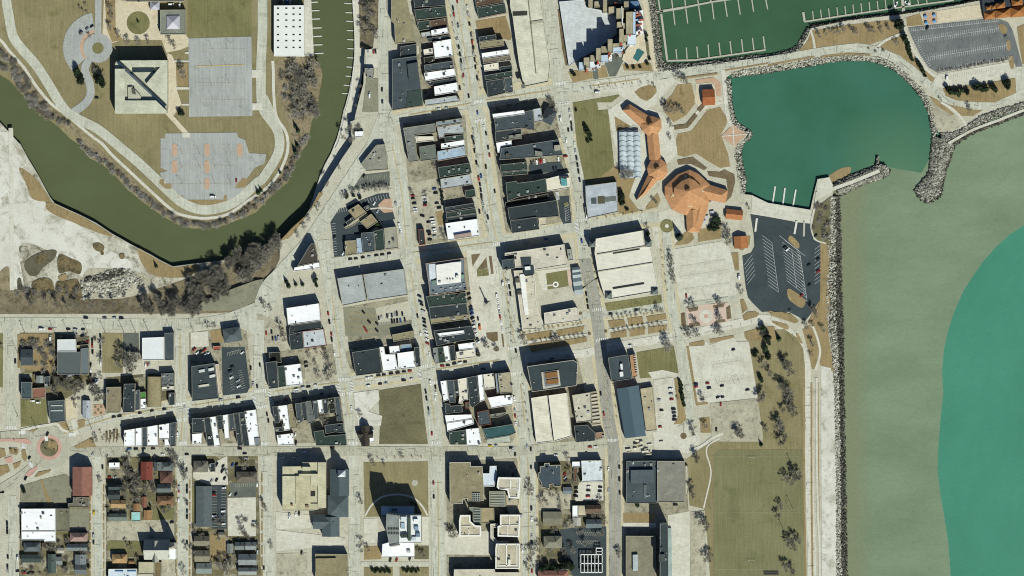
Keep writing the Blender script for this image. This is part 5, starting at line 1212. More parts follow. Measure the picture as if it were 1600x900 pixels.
F("690,244 780,241 780,290 728,290 728,402 780,464 916,466 916,490 762,490 692,424", 12, 'cbc2ac', 'hooked cream corridor roof wrapping the dark light court', n=0, cop='f0ede4', group=CT)
r = F("760,492 1056,492 1056,806 752,806 752,560", 17, 'c3b9a0', 'cream twin-bay civic block nearest the bottom edge', wall='c3b9a0', n=3, cop='f0ede4', pw=1.2, group=CT)
for s in ("884,500 898,500 898,770 884,770", "790,500 798,500 798,760 790,760", "1014,500 1022,500 1022,760 1014,760", "790,758 1030,758 1030,768 790,768"): part_box(r, s, 16.3, 17, 'f0ede4', 'roof_curb')
part_box(r, "912,690 942,690 940,760 914,760", 16.3, 19, 'e9e6dc', 'penthouse')
F("236,816 745,812 750,852 1052,852 1056,1000 230,1000", 13, 'cfc7b2', 'long cream roof along the bottom edge under the civic cluster', n=4, wall='b0a48c')
# ---------------------------------------------------------------- south-west houses and halls
at(0, 675, 4)
house(456, 220, 571, 397, '9a6c5e', 'big red-brown gabled hall beside the roundabout with tall shadow', 11, 4.5, 'y', chim=False, cat='hall', name='gabled_hall', mat='roof_shingle', wall='a8705c')
F("425,446 455,444 457,408 555,408 555,470 425,470", 6, '6f6a5c', 'dark speckled flat annex south of the red-brown gabled hall', n=6, mat='roof_gravel')
F("133,480 347,479 348,620 134,621", 7, 'W', 'large bright white warehouse roof south of the asphalt lots', n=8); F("134,623 348,622 350,688 276,688 276,676 135,676", 6.4, 'W', 'lower white strip roof joined to the bright white warehouse', n=3)
F("351,479 432,479 432,618 351,620", 6, '77745f', 'olive gravel roof with two domed vents beside the white warehouse', n=2, mat='roof_gravel')
HG = 'houses in the south-west blocks'
for a in ((440, 632, 545, 682, 'a78a80', 'pink hip-roofed house with dark northern slopes below the asphalt lot', 6, 3.5, 'h'), (150, 692, 250, 745, '5f686b', 'dark hip-roofed house just below the white warehouse', 6, 3.5, 'h'), (265, 695, 300, 738, '7a6a5a', 'small brown shed under a bare tree below the white warehouse', 4, 1.5, 'x'), (132, 768, 255, 814, '3f4c49', 'long low dark house beside the west street', 4.5, 1.5, 'x'), (300, 765, 348, 880, '56635f', 'long grey-green house with its ridge running north to south', 5, 3, 'y'),
          (351, 782, 388, 830, '878c88', 'small grey garage east of the grey-green house', 3.5, 1.8, 'x'), (418, 702, 542, 742, '7c8483', 'long grey house with a front gable under the pink house', 5.5, 3, 'x'), (470, 768, 536, 826, '848b8c', 'grey house with porch facing the narrow street', 6, 3.5, 'y'), (470, 832, 538, 888, '697172', 'slate house at the bottom of the narrow street', 6, 3, 'x'), (360, 726, 400, 756, 'b5b2a5', 'tiny pale garage in the back yards', 3, 1.2, 'x')):
    house(*a, group=HG, chim=a[8] != 'x' or a[6] > 5)
F("680,192 748,191 748,228 680,229", 5, 'W', 'small white flat roof on the avenue corner opposite the gabled hall', n=1)
for a in ((882, 188, 952, 296, '87473a', 'narrow red-roofed house facing the avenue', 8, 3, 'y'), (962, 190, 1008, 240, '6f7673', 'grey-green gabled house next to the red-roofed one', 6, 3.5, 'y'), (1010, 192, 1082, 240, '6b7473', 'slate hip-roofed house at the avenue corner', 6, 3.2, 'h'), (1002, 248, 1076, 318, '6d5045', 'dark brown hip-roofed house below the slate corner house', 6, 3.5, 'h'), (985, 328, 1066, 376, '666e6e', 'grey cross-gabled house in the middle of the block', 6, 3.5, 'x'), (985, 402, 1087, 456, '86694f', 'brown hip-roofed bungalow above the small lawn', 4.5, 3, 'h'),
          (680, 326, 762, 360, '45504f', 'upper of two dark narrow houses beside the garden', 6, 3, 'x'), (678, 366, 748, 420, '3e4846', 'lower of two dark narrow houses beside the garden', 6, 3, 'x'), (695, 428, 786, 472, 'b3946a', 'tan gabled house facing the narrow street', 5, 2.6, 'x'), (836, 449, 873, 492, 'a27b56', 'small tan garage behind the tan gabled house', 3, 1.6, 'y'), (886, 406, 915, 470, '90604e', 'slim terracotta garage in mid block', 3, 1.6, 'y'), (900, 490, 946, 546, 'a58159', 'square tan garage beside the small lawn', 3.2, 1.6, 'y'), (680, 512, 790, 552, '6f7b73', 'grey-green bungalow next to the turquoise roof', 4.5, 2.6, 'x'), (702, 766, 792, 818, 'b39468', 'golden hip-roofed house below the church lawn', 6, 3, 'h'), (806, 806, 840, 824, 'a5825a', 'tiny tan shed beside the golden house', 2.5, 1, 'x')):
    house(*a, group=HG, chim=a[6] > 4)
F("821,500 878,499 878,557 820,560", 3.2, 'a0d3d0', 'turquoise flat roof in the middle of the house block', n=0)
# white-towered church
house(903, 674, 1060, 796, 'c0bfb2', 'pale steep-roofed church with a white corner tower and long spire shadow', 8, 11, 'x', chim=False, cat='church', name='steeple_church', wall='b39a84', extra=(m2(-10), -m2(10), m2(40), m2(128), 'y'))
ch = bpy.data.objects['steeple_church']; cx, cy = P(1074, 715, 22); bx, by = cx - ch.location.x, cy - ch.location.y
b = MB(); b.box(bx, by, 0, 22, 6.4, 6.4); b.obj('bell_tower', 'trim', ch, 'd9d2c2')
b = MB(); pq = [(bx + 3.6*math.cos(math.pi*(i+.5)/4), by + 3.6*math.sin(math.pi*(i+.5)/4)) for i in range(8)]
for j in range(8): b.face([(*pq[j], 22), (*pq[(j+1) % 8], 22), (bx, by, 44)])
b.obj('spire', 'trim', ch, 'b9b3a2')
b = MB(); b.box(bx, by - 9, 0, 15, 6.8, 11); b.obj('white_porch', 'trim', ch, 'f6f6f4')
F("866,813 964,813 964,889 866,889", 7, 'bdb699', 'square pale khaki roof south of the steep-roofed church', n=0); F("966,815 1008,815 1006,920 966,920", 5, '7a6c4c', 'narrow brown-olive roof beside the square pale khaki roof', n=0)
r = F("678,857 855,855 855,940 676,940", 8, 'd5dfe6', 'pale blue-white roof with long skylights at the bottom edge', n=2)
for s in ("718,866 770,866 770,872 718,872", "795,866 850,865 850,872 795,872"): part_box(r, s, 7.3, 8.2, '3f6f9c', 'skylight')
house(1226, 340, 1322, 590, '616a6c', 'long slate gabled motel block beside its striped parking lot', 5, 2.5, 'y', chim=False, cat='motel', name='motel')
for a in ((1212, 182, 1298, 250, '79756a', 'grey-brown hip-roofed house on the avenue beside the motel', 7, 3.5, 'h'), (1480, 250, 1605, 310, '6e675c', 'brown-grey hip-roofed building shaded by tall trees near the avenue', 6, 3, 'h'), (1216, 652, 1308, 710, '87836f', 'upper of two tan gabled houses south of the motel', 5.5, 3.5, 'x'), (1218, 742, 1310, 810, '8a8470', 'lower of two tan gabled houses south of the motel', 5.5, 3.5, 'x'), (1228, 822, 1322, 884, '87908b', 'grey-green house with porch roof at the bottom edge', 5.5, 3, 'x'),
          (1420, 700, 1456, 755, '878c8a', 'small grey garage behind the tan gabled houses', 3, 1.5, 'y'), (1470, 690, 1525, 735, '7a8280', 'slate cottage north of the big grey cross-gabled house', 5, 3, 'x'), (1492, 765, 1602, 830, '8a9090', 'big grey cross-gabled house near the bottom edge', 7, 4, 'x'), (1492, 850, 1602, 892, '9a9e9c', 'pale grey gabled house right at the bottom edge', 6, 3, 'x'), (1366, 628, 1405, 656, '8f8a78', 'small khaki garage behind the motel', 3, 1.4, 'x'), (1535, 690, 1600, 735, '8d9292', 'flat grey cottage east of the slate cottage', 5, 2.5, 'x')):
    house(*a, group=HG, chim=a[6] > 4)
F("1312,196 1345,195 1345,248 1312,250", 5, 'D', 'small black flat annex of the grey-brown avenue house', n=2)
# ---------------------------------------------------------------- south-east blocks
at(800, 675, 4)
r = F("175,216 200,214 202,196 235,194 236,208 306,206 308,340 256,341 255,325 236,328 234,355 186,346 185,320 165,290 166,254 175,252", 11, '46525a', 'stepped dark slate apartment roof with pale coping near lower main street', n=6, cop='c9c0a8')
F("433,180 560,178 571,308 430,314 440,300", 9, 'd3d8da', 'white-grey gravel roof above the small tan parking lot', n=6, mat='roof_gravel')
F("376,186 430,185 430,220 376,220", 5, 'W', 'small white roof west of the white-grey gravel roof', n=0); F("385,225 408,224 405,310 386,312", 4, '6e4d3c', 'narrow brown lean-to west of the white-grey gravel roof', n=0)
F("378,461 412,460 412,530 378,531", 6, 'W', 'small plain white roof below the small tan lot', n=0); F("414,460 462,460 464,526 414,528", 5, 'c6bb9e', 'cream flat roof between the plain white roof and brown house', n=0)
HG2 = 'houses by the avenue in the south'
for a in ((466, 458, 556, 504, '6e5a4c', 'dark brown gabled house on the avenue below the tan lot', 6, 3, 'x'), (464, 548, 558, 598, '6b7677', 'slate gabled house south of the dark brown one', 6, 3, 'x'), (380, 536, 430, 585, 'b9b6aa', 'small pale house behind the slate gabled house', 4, 2, 'y'), (200, 652, 310, 724, '8a8775', 'tan-grey hip-roofed house with curved bay facing lower main street', 7, 3.5, 'h'), (195, 500, 310, 580, '86826f', 'low mottled roof of a shaded yard building on lower main street', 4, 1.2, 'x'), (165, 868, 350, 925, 'a87868', 'terracotta round-fronted house under dark trees at the bottom edge', 7, 3, 'h'), (320, 346, 376, 388, '7d8488', 'grey garage behind the stepped slate apartment roof', 3.5, 1.5, 'x')):
    house(*a, group=HG2, chim=a[6] > 5)
F("286,860 350,858 352,925 288,925", 6, 'W', 'white flat porch roof beside the terracotta round-fronted house', n=0)
# open steel frame
r = empty('steel_frame', (*P(497, 820, 6), 0)); tag(r, 'white steel frame of a building under construction over a dark deck', 'steel frame')
p = ccw([(x - r.location.x, y - r.location.y) for x, y in pts("430,765 525,765 525,725 565,725 565,880 430,880", 6)]); b = MB(); b.side(p, 0, 1.2); b.poly(p, 1.2); b.obj('deck', 'roof_membrane', r, '2c3330')
def beam(x0, y0, x1, y1, w=.5, z0=5.4, z1=6.2):
    a, c = Vector(P(x0, y0, 6)), Vector(P(x1, y1, 6)); d = c - a; m = (a + c)/2; b = MB(); b.box(m.x - r.location.x, m.y - r.location.y, z0, z1, d.length, w, math.atan2(d.y, d.x)); b.obj('beam', 'white_paint', r)
for y in (766, 822, 878): beam(428, y, 566, y, 1.0)
for x in (430, 452, 474, 496, 518, 540, 564): beam(x, 766, x, 878, .6)
beam(526, 726, 566, 726, 1.0); beam(526, 726, 526, 766, .7); beam(564, 726, 564, 766, .7); beam(526, 746, 566, 746)
for x in (430, 474, 518, 564):
    for y in (766, 822, 878):
        cx, cy = P(x, y, 3); b = MB(); b.box(cx - r.location.x, cy - r.location.y, 1.2, 5.4, .4, .4); b.obj('column', 'white_paint', r)
r = F("716,182 905,180 906,445 713,445", 9, '4d575b', 'large slate gym roof with a raised rectangle, west half of the sports building', n=9)
part_box(r, "742,238 883,236 883,318 742,320", 8.3, 12, '556065'); part_box(r, "822,330 840,330 840,415 822,415", 8.3, 9.6, '6a7072'); 
F("908,182 1080,183 1080,440 908,440", 12, '88857a', 'square mottled grey roof, east half of the sports building', n=2, mat='roof_gravel', cop='b5b09e')
F("1083,210 1100,212 1108,320 1096,400 1083,400", 4, 'b9b5a4', 'thin pale curved terrace on the field side of the sports building', n=0)
r = F("712,650 897,651 897,940 712,940", 10, '88836f', 'mottled grey-brown flat roof with long white rooftop unit at the bottom edge', n=0, mat='roof_gravel')
part_box(r, "755,768 788,766 788,866 756,868", 9.3, 12.5, 'b9bfc2', 'roof_unit')
r = F("926,575 975,572 978,940 925,940", 25, '3c4749', 'tall narrow dark apartment slab rising at the bottom edge', n=4, wall='c9c6ba', name='apartment_slab')
part_box(r, "918,765 955,763 957,812 918,812", 24.3, 27, '4c5250', 'penthouse'); part_box(r, "975,600 996,600 1000,930 978,930", 0, 3, '9fb0ac', 'terrace')
# stepped garden terraces between hall and drive
r = empty('garden_terrace', (*P(785, 105, 2), 0)); tag(r, 'jumble of pale stepped garden terraces south of the teal hall', 'terrace')
rnd = random.Random(3)
for i in range(26):
    x, y = rnd.uniform(706, 930), rnd.uniform(45, 148)
    if x > 860 and y > 70: continue
    ww, hh = rnd.uniform(10, 46), rnd.uniform(3, 14)
    part_box(r, "%g,%g %g,%g %g,%g %g,%g" % (x, y, x+ww, y-ww*.12, x+ww, y+hh-ww*.12, x, y+hh), 0, rnd.uniform(.6, 3.2), rnd.choice(('ddd6c4', 'c9bfa8', 'b9ae96', 'e6e0d0')), 'terrace_wall')
# ================================================================ LAKE FRONT
# ---------------------------------------------------------------- condominium
at(870, 0, 8)
r = F("30,20 330,-4 372,92 560,128 742,200 735,300 752,420 500,625 300,722 152,832", 5, 'cdd0d0', 'pale parking podium in the tall shadow of the terraced apartment tower', n=0, wall='b9bdbd', cop='dfe1e0', name='parking_podium', mat='roof_membrane')
r = empty('apartment_tower', (*P(700, 400, 20), 0)); tag(r, 'zigzag apartment tower with tan roofs and white stepped balconies by the marina', 'apartment tower')
def blk(s, h, k='aa9f84', nm='tower_block'):
    p = ccw([(x - r.location.x, y - r.location.y) for x, y in pts(s, h)]); b = MB(); b.side(p, 0, h - .1, 0); b.poly(p, h - .3, 1); b.side(p, h - .3, h, 2)
    return b.obj(nm, ['facade', 'roof_gravel', 'trim'], r, k)
def rc(x0, y0, x1, y1): return "%g,%g %g,%g %g,%g %g,%g" % (x0, y0, x1, y0-(x1-x0)*.06, x1, y1-(x1-x0)*.06, x0, y1)
for a in ((338, 722, 408, 838, 22), (492, 602, 552, 760, 27), (420, 690, 490, 770, 20), (556, 580, 640, 660, 25), (638, 492, 698, 645, 30), (700, 545, 786, 590, 26), (782, 362, 838, 530, 31), (835, 440, 880, 520, 26), (752, 275, 816, 345, 32), (826, 290, 868, 362, 30), (745, 105, 840, 236, 32), (866, 150, 950, 425, 33), (578, 0, 630, 150, 24), (648, 85, 742, 165, 27), (395, -20, 450, 92, 16), (470, 20, 576, 85, 14), (840, 20, 900, 130, 28), (630, 10, 830, 60, 20)): blk(rc(*a[:4]), a[4], random.choice(('aa9f84', 'a49a80', 'b0a58a')))
for (x0, y0, x1, y1, hh, k) in ((278, 780, 336, 870, 19, 'b9c8d6'), (412, 740, 470, 850, 17, 'dfe4ea'), (556, 690, 640, 770, 20, 'b9c9da'), (702, 595, 800, 650, 22, 'c0d0e0'), (884, 440, 990, 560, 22, 'd5dfe8'), (952, 150, 985, 425, 26, 'b5c8dc'), (620, 20, 650, 60, 18, 'c3d0dc'), (900, 20, 1030, 110, 14, '5d7d9c'), (460, 800, 530, 850, 12, 'eceeee'), (600, 690, 690, 760, 14, 'f0f0ee'), (740, 575, 825, 655, 16, 'f2f2f0'), (905, 470, 975, 560, 15, 'f2f2f0'), (986, 130, 1080, 430, 14, 'f0f0ee')): 
    b = blk(rc(x0, y0, x1, y1), hh, k, 'balcony_stack'); b.data.materials[1] = MATS['trim'] if b.data.users == 1 else b.data.materials[1]
rnd = random.Random(11)
for (x0, y0, x1, y1, hh, n) in ((440, 790, 560, 880, 11, 10), (590, 690, 690, 770, 14, 10), (730, 570, 830, 660, 16, 10), (880, 450, 990, 570, 18, 12), (965, 120, 1070, 180, 19, 6), (975, 225, 1080, 300, 19, 8), (985, 330, 1085, 420, 18, 8)):
    for i in range(n):
        x, y = rnd.uniform(x0, x1-16), rnd.uniform(y0, y1-10); k = rnd.choice(('f4f4f2', 'e9eef2', 'f4f4f2', '9fc0e0', 'd9dde0', 'b06a55'))
        part_box(r, rc(x, y, x + rnd.uniform(12, 34), y + rnd.uniform(8, 18)), 0, hh + rnd.uniform(0.3, 4), k, 'balcony')
for (x0, y0, x1, y1) in ((970, 195, 1055, 218), (985, 310, 1065, 330)): part_box(r, "%g,%g %g,%g %g,%g %g,%g" % (x0, y0, x1, y0-22, x1, y1-24, x0, y1), 0, 21, 'a5644c', 'terrace_awning')
for (x, y) in ((735, 45), (875, 125), (515, 785), (655, 670), (805, 550), (375, 875), (915, 440)): part_box(r, "%d,%d %d,%d %d,%d %d,%d" % (x-10, y-14, x+10, y-16, x+10, y+12, x-10, y+14), 0, 26, 'c05a48', 'lift_shaft')
part_box(r, "806,80 818,80 828,300 816,330", 0, 33.2, 'e4e4de', 'roof_walkway')
r = F("818,742 840,660 960,500 1085,392 1108,560 1126,690 1078,780 900,806", 2, 'd6cbb2', 'cream swimming pool terrace at the foot of the terraced tower', n=0, par=.1, name='pool_terrace', cat='terrace', mat='plaza_paving')
p = pts("950,724 985,660 1000,612 1030,608 1096,652 1012,774", 2); b = MB(); b.prism([(x - r.location.x, y - r.location.y) for x, y in p], 1.9, 2.02); b.obj('pool', 'pool_water', r)
# ---------------------------------------------------------------- festival halls with orange roofs
ORG = 'cb966a'
def fan(b, ring, apex, z0, z1, ri=None, mi=0):
    n = len(ring)
    for i in range(n):
        a, c = ring[i], ring[(i+1) % n]
        b.face([(*a, z0), (*c, z0), (*apex, z1)], mi)
def hall(label, name):
    def begin(x, y):
        r = empty(name, (*P(x, y, 8), 0)); tag(r, label, 'festival hall'); return r
    return begin
def loc(r, s, z): return [(x - r.location.x, y - r.location.y) for x, y in pts(s, z)]
def wing(r, s, e, rise, hip=True):
    """gabled wing: points a, b (joined end) and c, d (free end), ridge runs between the two ends"""
    a, b_, c, d = [Vector(q) for q in loc(r, s, e)]
    m0, m1 = (a + b_)/2, (c + d)/2; dr = (m0 - m1).normalized()
    if hip: m1 = m1 + dr * (c - d).length * .45
    b = MB(); poly = [tuple(v) for v in (a, b_, c, d)]; b.side(poly, 0, e - .1); b.obj('wall', 'facade', r, 'b9a58c')
    b = MB(); b.face([(*b_, e), (*c, e), (*m1, e+rise), (*m0, e+rise)]); b.face([(*d, e), (*a, e), (*m0, e+rise), (*m1, e+rise)]); b.face([(*c, e), (*d, e), (*m1, e+rise)]); b.obj('roof', 'roof_shingle', r, ORG)
def octo(r, s, e, rise, cap=True):
    p = ccw(loc(r, s, e)); b = MB(); b.side(p, 0, e - .1); b.obj('wall', 'facade', r, 'b9a58c'); c0 = cen(p)
    b = MB(); fan(b, p, c0, e, e + rise); b.obj('octagon_roof', 'roof_shingle', r, ORG)
    if cap:
        b = MB(); b.cyl(c0[0], c0[1], e + rise - 2.0, e + rise + .8, 2.6, 2.6, 8); b.obj('cupola', 'dark_metal', r)
        b = MB(); b.cyl(c0[0], c0[1], e + rise + .8, e + rise + 2.2, 2.9, .2, 8); b.obj('cupola_roof', 'roof_shingle', r, ORG)
at(800, 0, 4)
r = hall('long orange-roofed festival hall bent around two octagons beside the canopy', 'festival_hall')(870, 880)
wing(r, "812,800 862,728 735,650 690,688", 6, 3.6); wing(r, "842,835 915,835 932,1000 858,1000", 6, 3.4, False); wing(r, "848,1095 910,1130 835,1215 778,1250", 6, 3.6)
octo(r, "870,724 930,742 936,800 908,842 855,852 812,815 803,772 825,738", 7, 6.5); octo(r, "872,992 930,990 968,1024 974,1082 942,1122 900,1130 852,1095 844,1050", 7, 6.5)
r = hall('great orange-roofed festival pavilion with octagonal clerestory and two wings', 'festival_pavilion')(1100, 1200)
wing(r, "1180,1240 1190,1140 1350,1190 1336,1270", 5.5, 4); wing(r, "1086,1310 1172,1310 1174,1452 1094,1452", 5.4, 4); wing(r, "1230,1290 1150,1190 1120,1400 1180,1430", 5.3, 2.5)
p = ccw(loc(r, "955,1165 955,1225 1000,1310 1085,1345 1170,1330 1235,1265 1235,1150 1165,1085 1110,1060 1035,1090", 7)); c0 = cen(loc(r, "1100,1195 1102,1195 1101,1196", 9))
b = MB(); b.side(p, 0, 5.9); b.obj('wall', 'facade', r, 'b9a58c')
inn = [(c0[0] + (x - c0[0])*.58, c0[1] + (y - c0[1])*.58) for x, y in p]
b = MB()
for i in range(len(p)):
    j = (i+1) % len(p); b.face([(*p[i], 6), (*p[j], 6), (*inn[j], 10), (*inn[i], 10)])
b.obj('lower_roof', 'roof_shingle', r, ORG)
b = MB(); b.side(inn, 9.8, 12.5); b.obj('clerestory', 'glass_dark', r)
b = MB(); inn2 = [(c0[0] + (x - c0[0])*1.06, c0[1] + (y - c0[1])*1.06) for x, y in inn]; fan(b, inn2, c0, 12.5, 18.5); b.obj('upper_roof', 'roof_shingle', r, ORG)
b = MB(); b.cyl(*c0, 16.8, 19.6, 2.6, 2.6, 8); b.obj('cupola', 'dark_metal', r)
b = MB(); b.cyl(*c0, 19.6, 21.4, 3.0, .2, 8); b.obj('cupola_roof', 'roof_shingle', r, ORG)
for x, y in ((1010, 1220), (1112, 1285), (1185, 1190), (1085, 1110)):
    q = loc(r, "%d,%d %d,%d %d,%d" % (x-18, y+8, x+18, y+8, x, y-14), 8); b = MB(); b.prism(q, 6, 9.4); b.obj('dormer', 'trim', r, 'd8c9a8')
b = MB(); q = loc(r, "1185,1300 1240,1260 1330,1210 1345,1215 1330,1300 1270,1320 1230,1370 1225,1420 1180,1430", 4); b.prism(q, 0, 2.6); b.obj('service_court', 'trim', r, 'c9c0ae')
for i, (x, y) in enumerate(((1255, 1250), (1290, 1235), (1310, 1262), (1200, 1390), (1215, 1360), (1250, 1330))): part_box(r, "%d,%d %d,%d %d,%d %d,%d" % (x-16, y-8, x+12, y-14, x+16, y+4, x-10, y+10), 2.6, 4.5, random.choice(('c5c3c6', '55584e', 'b9b3b9')), 'service_unit')
# arched canopy
r = empty('arched_canopy', (*P(735, 940, 5), 0)); tag(r, 'pale blue-white arched canopy of three bays beside the long orange hall', 'canopy')
b = MB(); bays = [(672, 700), (706, 760), (768, 800)]
xs = [668 + i * 132/24 for i in range(25)]
for j in range(9):
    y0, y1 = 825 + j*32, 825 + (j+1)*32
    for i in range(24):
        h0, h1 = 4.5 + 1.6*abs(math.sin(math.pi*i/8)), 4.5 + 1.6*abs(math.sin(math.pi*(i+1)/8)); sk = (j)*.9
        c_ = [P(xs[i]+sk, y0, 5), P(xs[i+1]+sk, y0, 5), P(xs[i+1]+sk+.9, y1, 5), P(xs[i]+sk+.9, y1, 5)]
        q = [(x - r.location.x, y - r.location.y) for x, y in c_]; b.face([(*q[3], h0), (*q[2], h1), (*q[1], h1), (*q[0], h0)])
b.obj('canopy_roof', 'roof_membrane', r, 'c3ced2')
for j in range(10):
    for t in range(3):
        b = MB(); q = [P(668 + t*44 + j*.9 + s_*4.4, 825 + j*32 - 10*math.sin(math.pi*s_/10), 6) for s_ in range(11)]
        for u, v, k in zip(q, q[1:], range(10)):
            z0, z1 = 4.8 + 1.6*math.sin(math.pi*k/10), 4.8 + 1.6*math.sin(math.pi*(k+1)/10)
            b.tube((u[0]-r.location.x, u[1]-r.location.y, z0), (v[0]-r.location.x, v[1]-r.location.y, z1), .22, .22, 4)
        b.obj('canopy_rib', 'galvanised', r)
for x in (668, 712, 756, 800):
    for y in (826, 920, 1010, 1108):
        cx, cy = P(x + 4, y, 2); b = MB(); b.cyl(cx - r.location.x, cy - r.location.y, 0, 4.6, .15, .15, 6); b.obj('post', 'galvanised', r)
# little stage pavilion and huts
house(1192, 560, 1266, 656, 'a8653f', 'orange-brown open pavilion inside the round shore plaza', 6, 3.2, 'x', chim=False, cat='pavilion', name='stage_pavilion', rot=3)
at(800, 225, 4)
house(1338, 412, 1440, 470, 'b8794e', 'orange gabled hut north of the boat launch parking lot', 4, 3, 'x', chim=False, rot=-6, cat='hut', name='park_hut'); house(1390, 578, 1472, 650, 'b6784c', 'orange square hut beside the boat launch parking lot', 4, 3, 'y', chim=False, cat='hut', name='park_hut', rot=4)
F("458,262 655,236 664,425 475,465 462,360", 7, 'b2b8bd', 'pale blue-grey warehouse roof south of the festival lawn', n=0, mat='roof_gravel')
r = [o for o in bpy.data.objects if o.get('label', '').startswith('pale blue-grey warehouse')][0]
part_box(r, "535,328 580,326 582,372 536,374", 6.3, 6.6, '5a5644', 'light_well'); part_box(r, "495,338 528,336 528,374 496,374", 6.3, 6.7, '4b5558', 'skylight'); part_box(r, "582,332 650,325 650,355 584,362", 6.3, 6.6, '6f7470')
F("455,395 478,392 482,440 460,445", 5, '3e4c50', 'dark lean-to at the avenue corner of the pale warehouse', n=0); F("462,446 486,442 488,470 465,472", 4, 'W', 'tiny white box roof at the corner below the pale warehouse', n=0)
# orange-roofed resort building
at(1200, 0, 4)
r = empty('resort_building', (*P(1480, 70, 8), 0)); tag(r, 'resort building with a row of orange pyramid roofs in the top right corner', 'resort building')
for s, e, ap in (("1348,78 1420,66 1424,112 1354,122", 6, 3.5), ("1420,66 1515,50 1518,104 1424,114", 7, 5.5), ("1515,48 1610,30 1614,100 1520,106", 7, 5.5), ("1360,38 1394,32 1396,58 1364,62", 8, 3.5), ("1394,32 1424,26 1428,54 1398,58", 8, 3.5), ("1424,18 1480,8 1484,48 1428,54", 9, 5), ("1520,0 1590,-12 1594,30 1526,36", 10, 6)):
    p = ccw(loc(r, s, e)); b = MB(); b.side(p, 0, e); fan(b, p, cen(p), e, e + ap, mi=1); b.obj('pyramid_pavilion', ['facade', 'roof_shingle'], r, 'a9703f')
p = loc(r, "1335,-30 1640,-90 1640,40 1345,80", 6); b = MB(); b.prism(p, 0, 5.5); b.obj('shade_dark_wing', 'roof_membrane', r, '3c4248')  # dark roof colour put in for the shadow among the pyramids
r = F("1125,76 1232,60 1234,100 1126,116", .3, '4a6a6c', 'rectangular swimming pool on the tan resort deck', n=0, par=.12, name='swimming_pool', cat='swimming pool', mat='pool_water', cop='cfc9b8')
for i, (s, l) in enumerate((("1068,88 1090,84 1092,96 1070,98", 'upper of two small pools beside the rectangular pool'), ("1066,106 1088,103 1090,118 1068,122", 'lower of two small pools beside the rectangular pool'), ("1250,62 1266,52 1272,66 1258,80", 'round little pool east of the rectangular pool'))): F(s, .3, '4a6a6c', l, n=0, par=.12, name='swimming_pool', cat='swimming pool', mat='pool_water', cop='cfc9b8')
def umbrella(x, y, label):
    r = empty('patio_umbrella', (*P(x, y, 2), 0)); tag(r, label, 'umbrella', 'blue patio umbrellas')
    b = MB(); ring = [(2.0*math.cos(math.pi*i/4), 2.0*math.sin(math.pi*i/4)) for i in range(8)]; fan(b, ring, (0, 0), 2.2, 3.0); b.obj('canopy', 'trim', r, '6fa3cc')
    b = MB(); b.cyl(0, 0, 0, 2.6, .05, .05, 6); b.obj('pole', 'galvanised', r)
for x, y, l in ((985, 104, 'upper left'), (1040, 96, 'upper right'), (990, 144, 'lower left'), (1042, 134, 'lower right')): umbrella(x, y, l + ' of four blue umbrellas on the brick resort patio')
# ---------------------------------------------------------------- docks
def dock(label, lines, fingers, mat='dock_plank', z=LAKE, group='docks'):
    x, y = P(*lines[0][0], z); r = empty('dock', (x, y, z)); tag(r, label, 'dock', group)
    for (a, c, wd) in lines:
        A, B = Vector(P(*a, z)), Vector(P(*c, z)); d = B - A; m = (A+B)/2 - Vector((x, y)); b = MB(); b.box(m.x, m.y, .3, .75, d.length, m2(wd), math.atan2(d.y, d.x)); b.obj('walkway', mat, r)
    for (a, c, wd) in fingers:
        A, B = Vector(P(*a, z)), Vector(P(*c, z)); d = B - A; m = (A+B)/2 - Vector((x, y)); b = MB(); b.box(m.x, m.y, .25, .66, d.length, m2(wd), math.atan2(d.y, d.x)); b.obj('finger_pier', mat, r)
        b = MB(); e = A - Vector((x, y)); b.cyl(e.x, e.y, -2, 1.6, .16, .16, 6); b.obj('piling', 'bark', r, '5a5648')
    return r
at(800, 0, 4)
dock('main marina dock reaching out from the shore walkway with fingers both ways', [((868, 76), (945, 70), 9), ((925, 72), (1070, 48), 15), ((1070, 48), (1250, 12), 11), ((1250, 12), (1420, -12), 10)],
     [((915, 0), (925, 62), 9), ((998, 0), (1004, 50), 7), ((1080, 0), (1084, 36), 7), ((1160, 0), (1164, 24), 7), ((1240, -6), (1245, 10), 7), ((1018, 158), (1008, 66), 7), ((1098, 148), (1086, 52), 7), ((1180, 136), (1166, 36), 7), ((1262, 122), (1250, 20), 7), ((1345, 106), (1330, 8), 7), ((1426, 92), (1412, -2), 7), ((1510, 76), (1498, -6), 7), ((1598, 60), (1584, -10), 7)])
dock('L-shaped marina dock along the west and south rock walls', [((932, 86), (970, 378), 13), ((966, 380), (1140, 376), 11), ((1140, 376), (1586, 312), 10)],
     [((1024, 306), (1030, 368), 7), ((1089, 296), (1094, 368), 7), ((1155, 290), (1162, 364), 7), ((1225, 278), (1231, 356), 7), ((1293, 266), (1302, 346), 7), ((1362, 256), (1372, 336), 7), ((1434, 244), (1443, 324), 7), ((1502, 236), (1512, 314), 7), ((1570, 226), (1580, 304), 8)])
at(1200, 0, 4)
dock('long marina dock with short fingers along the resort shore', [((226, 136), (540, 88), 10), ((540, 88), (840, 44), 9), ((840, 44), (1160, 2), 9)],
     [((220, 76), (228, 132), 14)] + [((x, y), (x + 6, y2), 6) for x, y, y2 in ((278, 68, 122), (328, 60, 116), (378, 52, 108), (430, 45, 100), (480, 36, 92), (530, 28, 85), (580, 20, 78), (631, 12, 70), (682, 5, 63), (732, 0, 56), (784, -6, 48), (884, -10, 36), (934, -14, 30), (988, -20, 22))])
dock('tan gangway bridge joining the resort shore to its dock', [((838, -20), (846, 60), 18), ((846, 60), (850, 122), 22)], [], 'dock_plank')
at(800, 225, 4)
